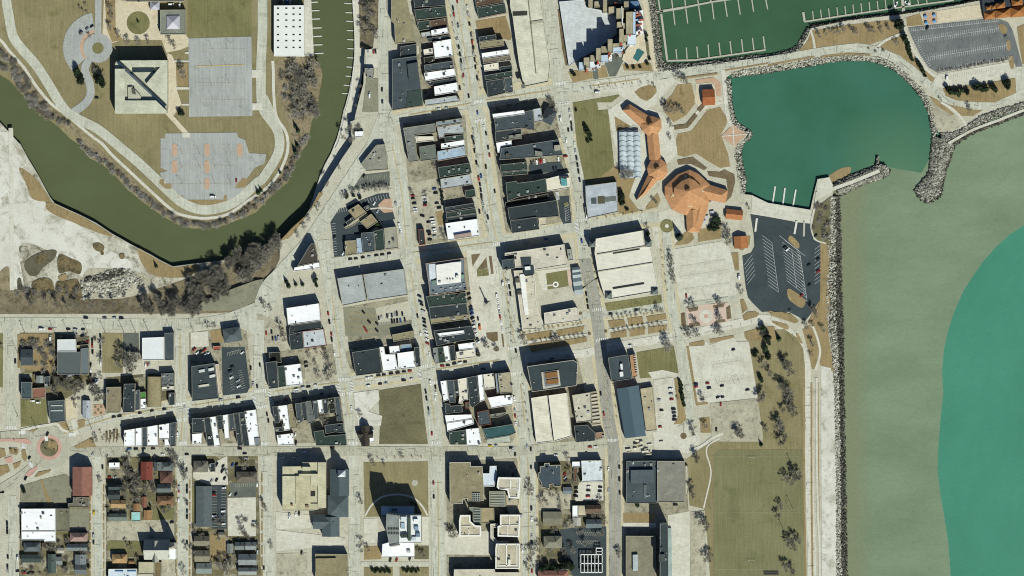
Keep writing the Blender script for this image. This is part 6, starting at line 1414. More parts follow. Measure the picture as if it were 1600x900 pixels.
for i, (a, c) in enumerate((((1645, 265), (1626, 388)), ((1706, 274), (1690, 402)), ((1774, 285), (1752, 412)))): dock('%s of three white launch piers at the boat ramp' % ('west', 'middle', 'east')[i], [(a, c, 9)], [], 'white_plank', group='launch piers')
at(1140, 330, 5)
for i, (a, c, m_) in enumerate((((213, 55), (200, 160), 'white'), ((525, 75), (506, 178), 'white'), ((583, 80), (579, 197), 'tan'))): dock('%s dock section %s on the launch lot asphalt' % (m_, ('lying farthest west', 'in the middle', 'lying farthest east')[i]), [(a, c, 15)], [], 'white_plank' if m_ == 'white' else 'dock_plank', .5, group='stored dock sections')
BZ[0] = LOWZ; at(400, 0, 4)
for i, (y, xr) in enumerate(((15, 386), (68, 396), (120, 400), (176, 410), (228, 412), (282, 415), (335, 422))): dock('%s white finger dock from the north below the boathouse quay' % nth(i+1, 7), [((343 + i*2.5, y), (xr, y - 2), 6)], [], 'white_plank', RIV, 'river finger docks')
for i, (y, xl, xr) in enumerate(((20, 552, 598), (78, 560, 603), (132, 565, 605), (190, 568, 608), (247, 570, 612), (303, 572, 614), (360, 570, 612), (418, 566, 606), (475, 560, 602), (532, 548, 594), (583, 537, 584))): dock('%s white finger dock from the north on the riverwalk side' % nth(i+1, 11), [((xl, y), (xr, y + 3), 5)], [], 'white_plank', RIV, 'river finger docks')
b = MB(); L = smooth(pts("604,0 608,60 614,150 618,250 616,370 604,470 590,590 562,690 545,780 520,880 495,930", LOWZ), 4)
for a, c in zip(L, L[1:]):
    a, c = Vector(a), Vector(c); d = c - a; m = (a + c)/2; b.box(m.x, m.y, LOWZ - 3, LOWZ + .9, d.length + .15, .8, math.atan2(d.y, d.x))
tag(b.obj('river_wall', 'white_plank'), 'thin white cap wall edging the riverwalk along the water', 'wall'); BZ[0] = 0
at(0, 225, 4); b = MB(); L = pts("125,0 180,100 240,200 310,330 340,372 500,445 600,495 700,562 860,652 940,692 990,722 1080,768 1200,752 1330,737 1460,722", IND)
for a, c in zip(L, L[1:]):
    a, c = Vector(a), Vector(c); d = c - a; m = (a + c)/2; b.box(m.x, m.y, IND - 3, IND + .8, d.length + .15, .7, math.atan2(d.y, d.x))
tag(b.obj('river_wall', 'dock_plank'), 'grey sheet pile wall edging the white gravel yard along the river', 'wall')

# ---------------------------------------------------------------- rock walls
def rocks(name, inner, outer, n, zi, zo, mat, smin=.5, smax=1.3, seed=1, base='rock_dark', core=True):
    rnd = random.Random(seed); A, B = smooth(pts(inner, 0), 4), smooth(pts(outer, 0), 4)
    def samp(L, t):
        seg = [math.dist(a, c) for a, c in zip(L, L[1:])]; T = sum(seg)*t
        for (a, c), s_ in zip(zip(L, L[1:]), seg):
            if T <= s_: return Vector(a).lerp(Vector(c), T/s_ if s_ else 0)
            T -= s_
        return Vector(L[-1])
    N = 60; b = MB()
    for i in range(N if core else 0):
        a0, a1, c0, c1 = samp(A, i/N), samp(A, (i+1)/N), samp(B, i/N), samp(B, (i+1)/N)
        b.face([(*c0, zo-.6), (*c1, zo-.6), (*a1, zi-.25), (*a0, zi-.25)]) if ((c1-c0).cross(a0-c0) > 0) else b.face([(*a0, zi-.25), (*a1, zi-.25), (*c1, zo-.6), (*c0, zo-.6)])
    ico = [(0, 0, 1), (.89, 0, .45), (.28, .85, .45), (-.72, .53, .45), (-.72, -.53, .45), (.28, -.85, .45), (.72, .53, -.45), (-.28, .85, -.45), (-.89, 0, -.45), (-.28, -.85, -.45), (.72, -.53, -.45)]
    fc = [(0,1,2),(0,2,3),(0,3,4),(0,4,5),(0,5,1),(1,6,2),(2,7,3),(3,8,4),(4,9,5),(5,10,1),(2,6,7),(3,7,8),(4,8,9),(5,9,10),(1,10,6)]
    for k in range(n):
        t, s_ = rnd.random(), rnd.random(); q = samp(A, t).lerp(samp(B, t), s_*1.04); z = zi + (zo - zi)*s_ + rnd.uniform(-.1, .25)
        r_ = smin*.8 + (smax*1.5 - smin*.8)*rnd.random()**2.2; r_ *= .82; sx, sy, sz = r_*rnd.uniform(.7, 1.3), r_*rnd.uniform(.7, 1.3), r_*rnd.uniform(.5, .95); a = rnd.uniform(0, 6.28); ca, sa = math.cos(a), math.sin(a)
        v = []
        for x, y, zz in ico:
            j = rnd.uniform(.75, 1.2); X, Y = x*sx*j, y*sy*j; v.append((q.x + X*ca - Y*sa, q.y + X*sa + Y*ca, z + zz*sz*j))
        o_ = len(b.v); b.v += v; b.f += [tuple(o_ + i for i in f) for f in fc]; b.mi += [2 if s_ > rnd.uniform(.78, .95) and core else 1]*len(fc); b.uv += [None]*len(fc)
    o = b.obj(name, [base, mat, 'rock_dark']); o['kind'] = 'stuff'; return o
at(0, 0, 1)
lk_in = "1299,306 1297,340 1295,380 1293,450 1294,500 1303,560 1306,620 1307,700 1308,780 1308,850 1309,930"
rocks('rock_revetment', "1298,306 1296,340 1294,380 1292,450 1293,500 1301,560 1304,620 1306,700 1307,780 1307,850 1308,930", "1306,306 1307,340 1307,380 1307,450 1309,500 1311,560 1312,620 1313,700 1314,780 1315,850 1316,930", 4600, .4, -.8, 'rock_pale', .5, 1.15, 2)
rocks('rock_revetment', "1305,306 1306,340 1306,380 1306,450 1308,500 1310,560 1311,620 1312,700 1313,780 1314,850 1315,930", "1312,306 1314,340 1315,380 1316,450 1318,500 1319,560 1320,620 1321,700 1323,780 1324,850 1325,930", 3600, -.9, -3, 'rock_dark', .5, 1.2, 3)
rocks('rock_jetty', "1304,291 1325,283 1345,275 1362,268 1372,264 1378,262", "1302,287 1320,278 1345,267 1363,261 1370,256 1374,254", 700, .4, -2.8, 'rock_grey', .5, 1.2, 4)
rocks('rock_jetty', "1308,297 1330,289 1350,281 1368,274 1376,270 1381,266", "1312,308 1326,300 1350,288 1372,281 1386,276 1391,266", 1100, .4, -2.8, 'rock_grey', .5, 1.2, 5)
rocks('rock_jetty', "1368,262 1370,250 1371,245", "1374,262 1374,250 1373,245", 90, .2, -2.2, 'rock_grey', .4, .9, 6); rocks('rock_jetty', "1374,256 1384,260 1388,266", "1372,272 1380,272 1386,268", 260, .7, .1, 'rock_grey', .5, 1.1, 7)
RB('path', "1302,295 1330,285 1374,267", 5.5, 'pale_path', 6, 0.35, 0)
rocks('rock_breakwater', "1472,216 1468,250 1462,275 1452,292 1447,298", "1457,212 1453,258 1449,273 1440,283 1430,296", 1300, .6, -2.6, 'rock_grey', .6, 1.3, 8); rocks('rock_breakwater', "1472,216 1468,250 1462,275 1452,292 1447,298", "1496,212 1487,245 1480,262 1475,285 1472,305", 1500, .6, -2.6, 'rock_grey', .6, 1.3, 9)
rocks('rock_breakwater', "1447,296 1449,299 1452,299 1454,295", "1430,293 1432,304 1450,318 1472,306", 420, .6, -2.6, 'rock_grey', .6, 1.3, 10)
rocks('rock_breakwater', "1470,205 1478,208 1500,203 1520,190 1545,176 1600,160 1640,150", "1470,222 1490,219 1510,206 1535,194 1560,183 1600,170 1640,160", 2100, .5, .2, 'rock_grey', .5, 1.2, 11); 
rocks('rock_breakwater', "1490,222 1520,205 1560,190 1600,174 1640,162", "1494,227 1524,209 1562,194 1600,180 1640,168", 600, -.6, -2.8, 'rock_dark', .5, 1.1, 12)
RB('seawall', "1482,224 1520,203 1560,188 1600,172 1660,150", 4, 'pale_concrete', 8, .5, 4)
rocks('rock_revetment', "1143,113 1200,104 1237,99 1275,91 1312,87 1350,87 1380,91 1405,106 1425,124 1445,144 1454,162 1462,190 1464,208", "1143,121 1200,114 1237,108 1275,102 1300,97 1330,95 1350,95 1375,100 1400,112 1420,130 1437,150 1448,170 1454,195 1457,215", 2800, .4, -2.9, 'rock_pale', .45, 1.0, 13)
rocks('rock_revetment', "1133,122 1136,155 1140,185 1144,194 1160,205 1171,208 1161,221 1149,231 1149,250 1153,275 1158,303", "1143,122 1144,150 1147,175 1153,190 1164,198 1175,207 1171,218 1162,225 1160,240 1163,262 1166,280 1166,303", 1300, .3, -2.9, 'rock_pale', .45, 1.0, 14)
rocks('rock_revetment', "1013,-4 1016,20 1021,62 1026,108 1042,112 1062,108 1110,102 1160,96 1200,91 1225,86 1250,77 1260,56 1266,44", "1025,-4 1028,20 1033,62 1038,95 1048,99 1062,99 1110,95 1160,88 1200,85 1222,80 1242,73 1254,55 1260,43", 2600, .3, -2.8, 'rock_grey', .45, 1.0, 15)
rocks('rock_revetment', "1266,43 1300,37 1325,32 1412,22 1450,16 1500,7 1535,0", "1264,38 1298,33 1323,28 1411,18 1449,12 1498,4 1533,-4", 900, .2, -2.8, 'rock_dark', .4, .9, 16)
rocks('rubble_heap', "126,440 150,430 175,421 198,419", "128,468 150,458 175,466 205,448 226,440", 1500, IND + .5, IND + .6, 'rock_pale', .4, 1.5, 17, core=False); rocks('rubble_heap', "130,434 150,432 170,426 190,420", "132,440 152,440 172,435 196,426", 400, IND + .8, IND + .8, 'rock_dark', .6, 1.6, 18, core=False)
# ================================================================ TREES
def bare_proto(seed, h=9.0, cr=4.0, dense=1.0, wk=1.0):
    rnd = random.Random(seed); tr = MB(); cr_ = MB()
    top = Vector((rnd.uniform(-.3, .3), rnd.uniform(-.3, .3), h*.38)); tr.tube((0, 0, 0), top, .24*wk, .15*wk, 6)
    def grow(a, d, L, r, lv):
        e = a + d*L; cr_.tube(a, e, r, r*.6, 3)
        if lv == 0: return
        for k in range(int({3: 5, 2: 5, 1: 5}[lv]*dense)):
            t = rnd.uniform(.35, 1.0); q = a.lerp(e, t)
            nd = (d + Vector((rnd.gauss(0, .55), rnd.gauss(0, .55), rnd.gauss(.1, .4)))).normalized(); grow(q, nd, L*rnd.uniform(.5, .75), max(r*.55, .042), lv-1)
    for k in range(6):
        a = k*6.283/6 + rnd.uniform(-.4, .4); el = rnd.uniform(.5, 1.25)
        d = Vector((math.cos(a)*math.cos(el), math.sin(a)*math.cos(el), math.sin(el))); grow(top.lerp(Vector((0, 0, h*.25)), rnd.random()*.6), d, cr*.62, .11*wk, 3)
    return tr.mesh('trunk', 'bark'), cr_.mesh('crown', 'bark')
def ever_proto(seed, kind):
    rnd = random.Random(seed); tr = MB(); c = MB()
    if kind == 'cone':
        h, R = 11.0, 2.9; tr.tube((0, 0, 0), (0, 0, h*.9), .22, .05, 6)
        for i in range(900):
            z = h*(1 - rnd.random()**.55*.95); rad = R*(1 - z/h)*rnd.uniform(.55, 1.1) + .1; a = rnd.uniform(0, 6.28); q = Vector((rad*math.cos(a), rad*math.sin(a), z)); s_ = rnd.uniform(.3, .6)
            u = Vector((math.cos(a), math.sin(a), -.5)).normalized()*s_; v = Vector((-math.sin(a), math.cos(a), rnd.uniform(-.3, .3)))*s_*.5; c.face([q - u - v, q + u*.8, q - u + v])
    else:
        h, R = 8.0, 3.2; tr.tube((0, 0, 0), (0, 0, 4), .3, .15, 6); lob = [(Vector((rnd.uniform(-1.6, 1.6), rnd.uniform(-1.6, 1.6), rnd.uniform(3, 6))), rnd.uniform(1.3, 2.1)) for _ in range(9)]
        for i in range(1300):
            o_, rr = rnd.choice(lob); d = Vector((rnd.gauss(0, 1), rnd.gauss(0, 1), rnd.gauss(.2, 1))).normalized(); q = o_ + d*rr*rnd.uniform(.7, 1.05); s_ = rnd.uniform(.2, .42); u = d.orthogonal().normalized()*s_; v = d.cross(u).normalized()*s_; c.face([q - u, q + v, q + u, q - v])
    return tr.mesh('trunk', 'bark'), c.mesh('crown', 'leaf')
def brush_proto(seed):
    rnd = random.Random(seed); tr = MB(); c = MB(); tr.tube((0, 0, 0), (0, 0, 1.0), .12, .08, 5)
    for k in range(90):
        a = rnd.uniform(0, 6.28); el = rnd.uniform(.25, 1.4); d = Vector((math.cos(a)*math.cos(el), math.sin(a)*math.cos(el), math.sin(el))); o_ = Vector((rnd.uniform(-.8, .8), rnd.uniform(-.8, .8), .2)); L = rnd.uniform(1.4, 3.0); e = o_ + d*L; c.tube(o_, e, .07, .04, 3)
        for j in range(4):
            q = o_.lerp(e, rnd.uniform(.4, 1)); nd = (d + Vector((rnd.gauss(0, .8), rnd.gauss(0, .8), rnd.gauss(0, .6)))).normalized(); c.tube(q, q + nd*rnd.uniform(.5, 1.2), .05, .03, 3)
    return tr.mesh('trunk', 'bark'), c.mesh('crown', 'bark')
PR = {'bare': [bare_proto(s) for s in (1, 2, 3, 4)], 'thick': [bare_proto(s, 9.5, 4.4, 1.3, 1.2) for s in (11, 12, 13)], 'cone': [ever_proto(s, 'cone') for s in (21, 22)], 'round': [ever_proto(s, 'round') for s in (31, 32)], 'brush': [brush_proto(s) for s in (41, 42, 43)], 'young': [bare_proto(s, 5.5, 1.9, .8, .7) for s in (51, 52)]}
TC = {'bare': ('aca597', '9c9587', 'b5ae9f'), 'thick': ('959083', '858074', 'a19b8d'), 'cone': ('2f4028', '28382a', '374a2c'), 'round': ('26351f', '2f4127', '1f2c1c'), 'brush': ('b5afa4', '9f998a', 'bfb9af', 'a89c8a'), 'young': ('6a6250', '756a54', '5d5444')}
ADJ = {'bare': 'bare grey tree', 'thick': 'dense bare tree', 'cone': 'dark pointed evergreen', 'round': 'dark rounded evergreen', 'brush': 'bare brown shrub', 'young': 'young bare tree'}
TR = random.Random(99)
TQ = []
KSIZE = {'bare': 4.0, 'thick': 4.4, 'young': 1.9, 'cone': 3, 'round': 3, 'brush': 2}
def tree1(kind, x, y, sc, label, group, z=0.0, col=None, pit=False):
    q = P(x, y, z); s_ = sc*TR.uniform(.88, 1.14)*(1.18 if kind in ('bare', 'thick', 'brush') else 1)
    job = (KSIZE[kind]*s_, kind, TR.choice(PR[kind]), (q[0], q[1], z), TR.uniform(0, 6.28), (s_, s_, s_*TR.uniform(.9, 1.1)), label, group, col or TR.choice(TC[kind]), pit)
    if kind in ('bare', 'thick', 'young'): TQ.append(job)
    else: plant(job)
def plant(j):
    r = empty({'brush': 'shrub', 'cone': 'evergreen_tree', 'round': 'evergreen_tree'}.get(j[1], 'bare_tree'), j[3], j[4]); r.scale = j[5]
    tag(r, j[6], 'shrub' if j[1] == 'brush' else 'tree', j[7]); put('trunk', j[2][0], r, '6b6252'); put('crown', j[2][1], r, j[8])
    if j[9]: put('tree_pit', PIT, r)
def quads(me):
    import numpy as np
    v = np.empty(len(me.vertices)*3, 'f'); me.vertices.foreach_get('co', v); f = np.empty(len(me.loops), 'i'); me.loops.foreach_get('vertex_index', f); return v.reshape(-1, 3), f.reshape(-1, 4)
def flush_trees(keep=298):
    """the largest trees are things of their own, the many small ones beyond that stand in one mesh"""
    import numpy as np
    TQ.sort(key=lambda j: -j[0])
    for j in TQ[:keep]: plant(j)
    V, Fc, n, cache = [], [], 0, {}
    for j in TQ[keep:]:
        for me in list(j[2]) + ([PIT] if j[9] else []):
            if me.name not in cache: cache[me.name] = quads(me)
            v, f = cache[me.name]; c, s_ = math.cos(j[4]), math.sin(j[4]); w_ = v * np.array(j[5], 'f')
            w_ = np.stack([w_[:, 0]*c - w_[:, 1]*s_ + j[3][0], w_[:, 0]*s_ + w_[:, 1]*c + j[3][1], w_[:, 2] + j[3][2]], 1)
            V.append(w_); Fc.append(f + n); n += len(v)
    V = np.concatenate(V); Fc = np.concatenate(Fc); me = bpy.data.meshes.new('small_trees'); me.vertices.add(len(V)); me.vertices.foreach_set('co', V.ravel().astype('f')); me.loops.add(Fc.size); me.loops.foreach_set('vertex_index', Fc.ravel().astype('i'))
    me.polygons.add(len(Fc)); me.polygons.foreach_set('loop_start', np.arange(len(Fc), dtype='i')*4); me.update(calc_edges=True); me.materials.append(MATS['bark'])
    o = put('small_trees', me, None, '9d9688'); o['kind'] = 'stuff'; tag(o, 'many small bare trees scattered along streets, banks and thickets', 'trees')
NT_ = [0]
def trees(kind, s, sc, where, group, end='west', z=None, key=None):
    """a set of trees listed in map order; labels count them from one end"""
    L = [tuple(map(float, q.split(','))) for q in s.split()] if isinstance(s, str) else list(s)
    L.sort(key={'west': lambda q: q[0], 'north': lambda q: q[1]}[end]); n = len(L)
    for i, q in enumerate(L):
        pre = '' if n == 1 else ', %s from %s' % (nth(i+1, n), end)
        tree1(kind, q[0], q[1], sc*(q[2] if len(q) > 2 else 1), '%s%s %s' % (ADJ[kind], pre, where), group, BZ[0] if z is None else z); NT_[0] += 1
def along(s, n, jit=0, seed=1):
    rnd = random.Random(seed); L = [tuple(map(float, q.split(','))) for q in s.split()]; L = smooth(L, 6) if len(L) > 2 else L; seg = [math.dist(a, c) for a, c in zip(L, L[1:])]; T = sum(seg); out = []
    for k in range(n):
        t = T*(k + .5)/n
        for (a, c), s_ in zip(zip(L, L[1:]), seg):
            if t <= s_: out.append((a[0] + (c[0]-a[0])*t/s_ + rnd.uniform(-jit, jit), a[1] + (c[1]-a[1])*t/s_ + rnd.uniform(-jit, jit))); break
            t -= s_
    return out
BZ[0] = LOWZ; at(0, 0, 4)
GI = 'trees on the river island'
trees('round', "482,455,1.5 508,505,1.4 622,500,1.6 645,530,1.3", 1, 'beside the square office block', GI, 'north'); trees('round', "1135,712", 1.2, 'alone at the office block corner', GI)
trees('bare', "600,440 690,60 700,110 690,170 740,220 800,262 870,268 925,258 1070,262 1090,290 1130,410,.9 1140,450,1.1 1150,480 560,225,.6 510,210,.6 640,470", .95, 'around the office block plaza', GI)
trees('cone', "864,138", .5, 'in the middle of the round lawn', GI)
trees('young', "500,50 520,70 535,30 545,80", 1, 'near the arc parking lot top', GI)
at(0, 0, 1)
trees('brush', along("0,78 20,102 40,128 58,155 80,180 105,200", 30, 5, 5), 1.25, 'on the upper bank of the river island', GI, 'north'); trees('brush', along("0,98 18,115 38,140 55,165 75,182", 16, 4, 8), 1.3, 'at the upper water edge of the river island', GI, 'north')
trees('brush', along("120,218 150,245 178,266 205,292 232,314 262,336 292,350 325,352 355,348", 46, 3, 6), 1.2, 'on the lower bank of the river island', GI, 'west'); trees('brush', along("362,344 385,334 410,312 430,294 450,276 462,244 476,216", 26, 4, 7), 1.3, 'on the east bank of the river island', GI, 'west')
trees('cone', "404,302,.8 408,298,.7 462,238,.9 465,228,.8 438,270,.6", 1, 'on the east tip of the river island', GI, 'north'); trees('cone', "466,205 462,198,.8", .9, 'along the inner river bend', GI, 'north')
at(400, 0, 4)
trees('bare', [(x, y, s) for (x, y, s) in [(TR.uniform(225, 385), TR.uniform(395, 720), TR.uniform(.9, 1.35)) for _ in range(48)]], 1, 'in the grove below the boathouse', GI, 'north'); trees('brush', [(TR.uniform(150, 320), TR.uniform(390, 760)) for _ in range(14)], 1.3, 'in the brush under the boathouse grove', GI, 'north')
trees('bare', [(TR.uniform(660, 755), TR.uniform(5, 240), TR.uniform(.7, 1.05)) for _ in range(18)], 1, 'on the brown bank above the riverwalk', 'bluff trees', 'north', -5); trees('bare', "590,800 612,830 600,870 545,860 640,800 655,540,.7 650,600,.7 630,660,.7", .9, 'at the foot of the riverwalk', 'bluff trees', 'north', -5)
at(0, 225, 4)
trees('cone', "978,765", .95, 'alone on the south river bank', 'river trees')
WB = [(TR.uniform(1180, 1620), TR.uniform(0, 1)) for _ in range(74)]
trees('thick', [(x, 790 + (1600 - x)*.36*(1 if x > 1400 else .9) + (t - .5)*190 - (70 if x > 1420 else 0), TR.uniform(.95, 1.4)) for x, t in WB], 1, 'in the wooded bank below the river bend', 'river trees', 'west', IND + 1)
trees('bare', [(x, 900 - (x - 1440)*.95 + TR.uniform(-60, 50), TR.uniform(.9, 1.35)) for x in [TR.uniform(1500, 1760) for _ in range(44)]], 1, 'where the wooded bank meets the bridge street', 'river trees', 'west', -5)
at(0, 450, 4)
trees('thick', [(x + TR.uniform(-12, 12), 92 + TR.uniform(-12, 25), TR.uniform(.7, 1)) for x in (200, 215, 280, 345, 405, 465, 580, 640, 715, 785, 880, 900)], .9, 'in the line north of west street', 'street line trees', 'west', -2)
trees('thick', [(TR.uniform(900, 1260), TR.uniform(60, 165), TR.uniform(.8, 1.1)) for _ in range(44)], 1, 'in the thicket north of the west street', 'river trees', 'west', -3)
trees('brush', [(TR.uniform(60, 480), TR.uniform(0, 70)) for _ in range(22)], 1.1, 'in the scrub above the west street', 'scrub', 'west', IND)
BZ[0] = 0; at(400, 225, 4)
trees('bare', along("540,330 600,300 680,285 760,275 835,275", 12, 6, 3), .7, 'between the two asphalt lots beside the bridge street', 'lot trees', 'west'); trees('round', "568,330 610,325 650,335", .7, 'below the upper asphalt lot', 'lot trees')
trees('bare', "395,385,.6 385,410,.6 330,470,.7 300,520,.7 260,570,.7 440,260,.6 450,240,.6 520,150,.6", 1, 'on the grass strip along the bridge street', 'bluff trees', 'north')
trees('cone', "190,862,.8 250,880,.8 292,880,.7 205,890,.8", 1, 'on the wedge south of the flatiron building', 'lot trees'); trees('round', "370,850,1.1 378,880,.9 770,515,.9 760,500,.8", 1, 'near the flatiron and the khaki pavilions', 'lot trees')
trees('round', "1160,300,.55 1162,320,.5 1166,338,.55 1165,358,.5 1168,378,.5", 1, 'in the hedge line east of the gravel lot', 'lot trees', 'north'); trees('bare', "1110,110,.8 1120,150,.7 1145,250,.7 1170,560,.8 970,300,.6 1180,590,.7 1060,320,.6", 1, 'around the gravel lot behind main street', 'lot trees', 'north')
trees('bare', "1370,45,.6 1410,50,.7 1440,30,.6", 1, 'x', 'x') if 0 else None
at(400, 450, 4)
trees('bare', "155,250,1.1 165,280 180,320 50,110 90,130,.7 35,85,.7", .9, 'in the triangle lot beside the bridge street', 'lot trees', 'north'); trees('bare', "330,420,.7 380,400,.6 440,430,1 455,470,1.1 470,540,1.2 450,560,1 390,545,.9 370,470,.7 430,400,.8", 1, 'in the gravel lot beside the white square roof', 'lot trees', 'north')
trees('bare', "650,790,.7 1500,380,.9 1440,360,.9 1430,350,.7 1388,410,.8 405,820,.8 430,830,.9 445,800,.8", 1, 'beside the empty lot and square', 'lot trees', 'west'); trees('round', "1388,415", .8, 'at the south end of the square', 'square trees')
at(0, 450, 4)
trees('thick', "760,400,1.2 800,420,1.3 840,440,1.2 790,470,1.2 750,430 830,490,1.1 870,430,1 745,480 810,510", 1, 'in the big clump by the pale roof', 'block trees', 'west'); trees('thick', "360,580 400,600,1.2 440,620,1.3 480,640,1.2 500,600,1.1 430,570 350,640,1.1 330,620 520,610,1 600,640,1.3 610,690,1.2 580,620,1.1 640,680,1.1", 1, 'among the houses west of the brick garden', 'block trees', 'west')
trees('brush', [(TR.uniform(140, 330), TR.uniform(310, 480)) for _ in range(26)], 1.1, 'in the brushy lot beside the grey gabled house', 'block trees', 'west'); trees('bare', "1300,240,.8 1340,240,.6 1420,270,.7 5,370,.8 340,500,.9 345,430,.8", 1, 'near the wide junction and west edge', 'block trees', 'west')
at(0, 675, 4)
trees('bare', "1090,160,1.2 1120,200,1.1 1150,250,1.2 1160,280 1060,140,.9 810,150,.9 1160,720,1 1150,870,1 625,300,.7 1165,440,.6", 1, 'along the sidewalks of the south-west streets', 'street trees', 'west')
trees('thick', "790,240 810,260,1.1 840,290,1.1 850,350,1.2 810,340 880,330 920,340,1.1 950,310 790,390,1 840,410 770,350 960,350", .95, 'in the shaded gardens of the house block', 'garden trees', 'west'); trees('bare', "300,720,1 340,730,.9 410,860,1 390,780,.6 470,330,.6 320,700,.9 1370,830,1.2 1400,850,1.2 1440,830,1.1 1380,780,.8 1420,870 790,700,.7 820,720,.8 1530,210,1 1420,260,.8 860,790,.7", 1, 'in the back yards of the south-west blocks', 'garden trees', 'west')
trees('round', "150,365,.9 825,365,.9 555,840,.7 550,690,.5 940,460,.5", 1, 'scattered among the south-west blocks', 'garden trees', 'west')
at(0, 600, 8)
trees('young', [(x, 600 + (x % 7)*18, .8) for x in range(1260, 1500, 26)], 1, 'in the planted beds east of the roundabout', 'roundabout trees', 'west'); trees('young', "550,760,1 660,730,.8 580,830 690,840,.9 140,830 200,850 180,700,.6", .9, 'in the roundabout gardens', 'roundabout trees', 'west'); trees('bare', "1190,660,.6 1210,700,.6 1160,720,.5", 1, 'beside the roundabout lawn', 'roundabout trees', 'north')
at(400, 675, 4)
trees('bare', "735,200,.7 800,200,.7 910,150,.6 655,430,.9 660,690,.9 655,740,.8 720,170,.7 50,450,.8 60,480,.7 95,710,.8 700,730,.9 1240,640,1.3 1215,630,1.1 1020,750,.9 1045,770,.8", 1, 'around the courthouse lawn', 'courthouse trees', 'west'); trees('round', [(730 + i*15, 862 + (i % 2)*10, .7) for i in range(8)], .8, 'in the west hedge at the bottom lawn', 'courthouse hedge'); trees('round', [(925 + i*15, 860 + (i % 2)*10, .7) for i in range(7)], .8, 'in the east hedge at the bottom lawn', 'courthouse hedge'); trees('cone', "975,440,.8 1000,455,.7", .8, 'on the shaded north side of the courthouse', 'courthouse trees')
at(800, 675, 4)
trees('round', "335,830,1.9 370,840,1.5 270,845,1.4 190,855,1.2 215,830,1.1", 1, 'in the dark clump at the bottom edge', 'south trees', 'west'); trees('round', "780,455,.9 860,440,.6", .9, 'below the slate gym roof', 'south trees'); trees('bare', "120,345,1.1 110,380,1 130,730,1 120,760,1.1 100,850,1 130,830,1 345,160,.8 360,250,.9 240,390,.9 280,380,.9 200,420,.8 660,760,1 670,740,.8 580,560,.8 560,630,.8 370,560,.7 300,440,.7", 1, 'between lower main street and the avenue', 'south trees', 'north')
trees('thick', "1150,150,1.1 1120,340,1.2 1130,390,1 1150,180,1 1190,560,1.2 1215,590,1.2 1220,790,1.1 1235,760,.9 1130,10,.9 1410,10,1.1 1440,20,1", .9, 'on the west side of the sports field', 'park trees', 'north'); trees('cone', "1558,80", .8, 'north-east corner of the sports field path', 'park trees')
trees('round', "100,0", .5, 'x', 'x') if 0 else None
at(800, 450, 4)
trees('bare', "970,350,1.4 965,375,1.2 70,280,.9 75,340,1 60,300,.8", 1, 'at the ends of the planted median', 'median trees', 'west')
trees('young', along("100,270 260,245 450,215", 12, 5, 21) + along("115,345 260,325 460,300", 12, 5, 22), 1.1, 'in the western planted median', 'median trees', 'west'); trees('young', along("610,190 720,175 950,140", 11, 8, 23) + along("625,270 740,255 960,225", 11, 5, 24), 1.1, 'in the eastern planted median', 'median trees', 'west'); trees('bare', "265,315,1 250,330,.9 285,320,.9 910,135,.9", .9, 'mid-way along the planted median', 'median trees', 'west')
trees('bare', "1110,120,1 1135,115,1.1 1280,90,1.1 1300,95,1 1135,205,1 1155,215,.9 1300,180,1.1 1295,200,1 1090,285,1.1 1110,290,1.1 1140,285,1 1165,290,.9 1270,270,1.1 1300,275,1.1 1290,255,.9 1430,20,1.1", .9, 'around the pink medallion plaza', 'plaza trees', 'west')
trees('round', along("1050,580 1062,660 1075,740", 8, 2, 25), .7, 'in the hedge between lot and lane', 'lot trees', 'north'); trees('bare', "1190,690,.9 1130,880,1 1205,860,1 1420,885,1.1 1400,900,1 1035,690,.5 760,560,.6", 1, 'around the two pale parking lots', 'lot trees', 'north')
trees('cone', "1668,320,1", 1, 'beside the curving shore drive', 'park trees'); trees('round', "1590,310,1.3 1580,380,1.2 1600,430,1.1 1570,250,1.0 1600,340,1.2 1515,420,.8 1530,400,.8 1550,560,.9 1560,580,.8", 1, 'in the park strip west of the shore drive', 'park trees', 'north')
trees('thick', "1710,480,1.2 1695,465,1 1735,520,1.1 1690,620,1.3 1710,640,1.3 1740,660,1.2 1730,700,1.1 1690,760,.9 1740,750,1.3 1760,780,1.2 1660,850,1.3 1680,870,1.2 1560,670,1.1 1550,690,1 1570,480,1 1610,530,.9 1560,280,.9 1580,880,.8", 1, 'in the lawn between parking lots and shore drive', 'park trees', 'north')
at(1200, 450, 4); trees('bare', "235,240,.9 275,345,.9 290,150,.9 300,170,.8 340,260,.8 268,415,.6 275,230,.7", 1, 'along the curving shore path', 'park trees', 'north')
at(1200, 675, 4); trees('thick', "100,30,1.2 80,60,1.1 110,290,1.2 165,260,1.3 180,280,1.2 150,310,1 130,690,1.2 165,660,1.2 160,720,1.1 110,840,1.2 150,870,1.2 190,680,.9 75,460,.9 60,520,.9", .95, 'along the east side of the sports field', 'park trees', 'north')
at(800, 0, 4)
trees('round', "460,800,.9 470,825,1 455,785,.7 485,845,1 490,870,.9 475,885,.8 480,850,.9 400,690,.5", .85, 'on the festival lawn', 'festival trees', 'north'); trees('bare', "1030,480,.9 1060,490,.9 1085,510,.9 960,670,1.1 970,690,1.1 1010,690,1 1040,680,.9 1060,700,.8 985,860,.8 990,780,.8 890,540,.5 660,350,.6", 1, 'between ring road and shore plaza', 'festival trees', 'west')
trees('round', "700,330,.6 720,420,.6 760,425,.6 800,420,.6 845,400,.6 860,370,.6 655,350,.6 840,220,.6 840,250,.6 378,455,.6 390,470,.6", 1, 'around the pool terrace', 'tower garden trees', 'west'); trees('bare', "245,650,1 265,690,1.1 230,720,1 255,740,1.1 200,750,.9", 1, 'over the hip-roofed corner house', 'avenue trees', 'north')
at(800, 225, 4)
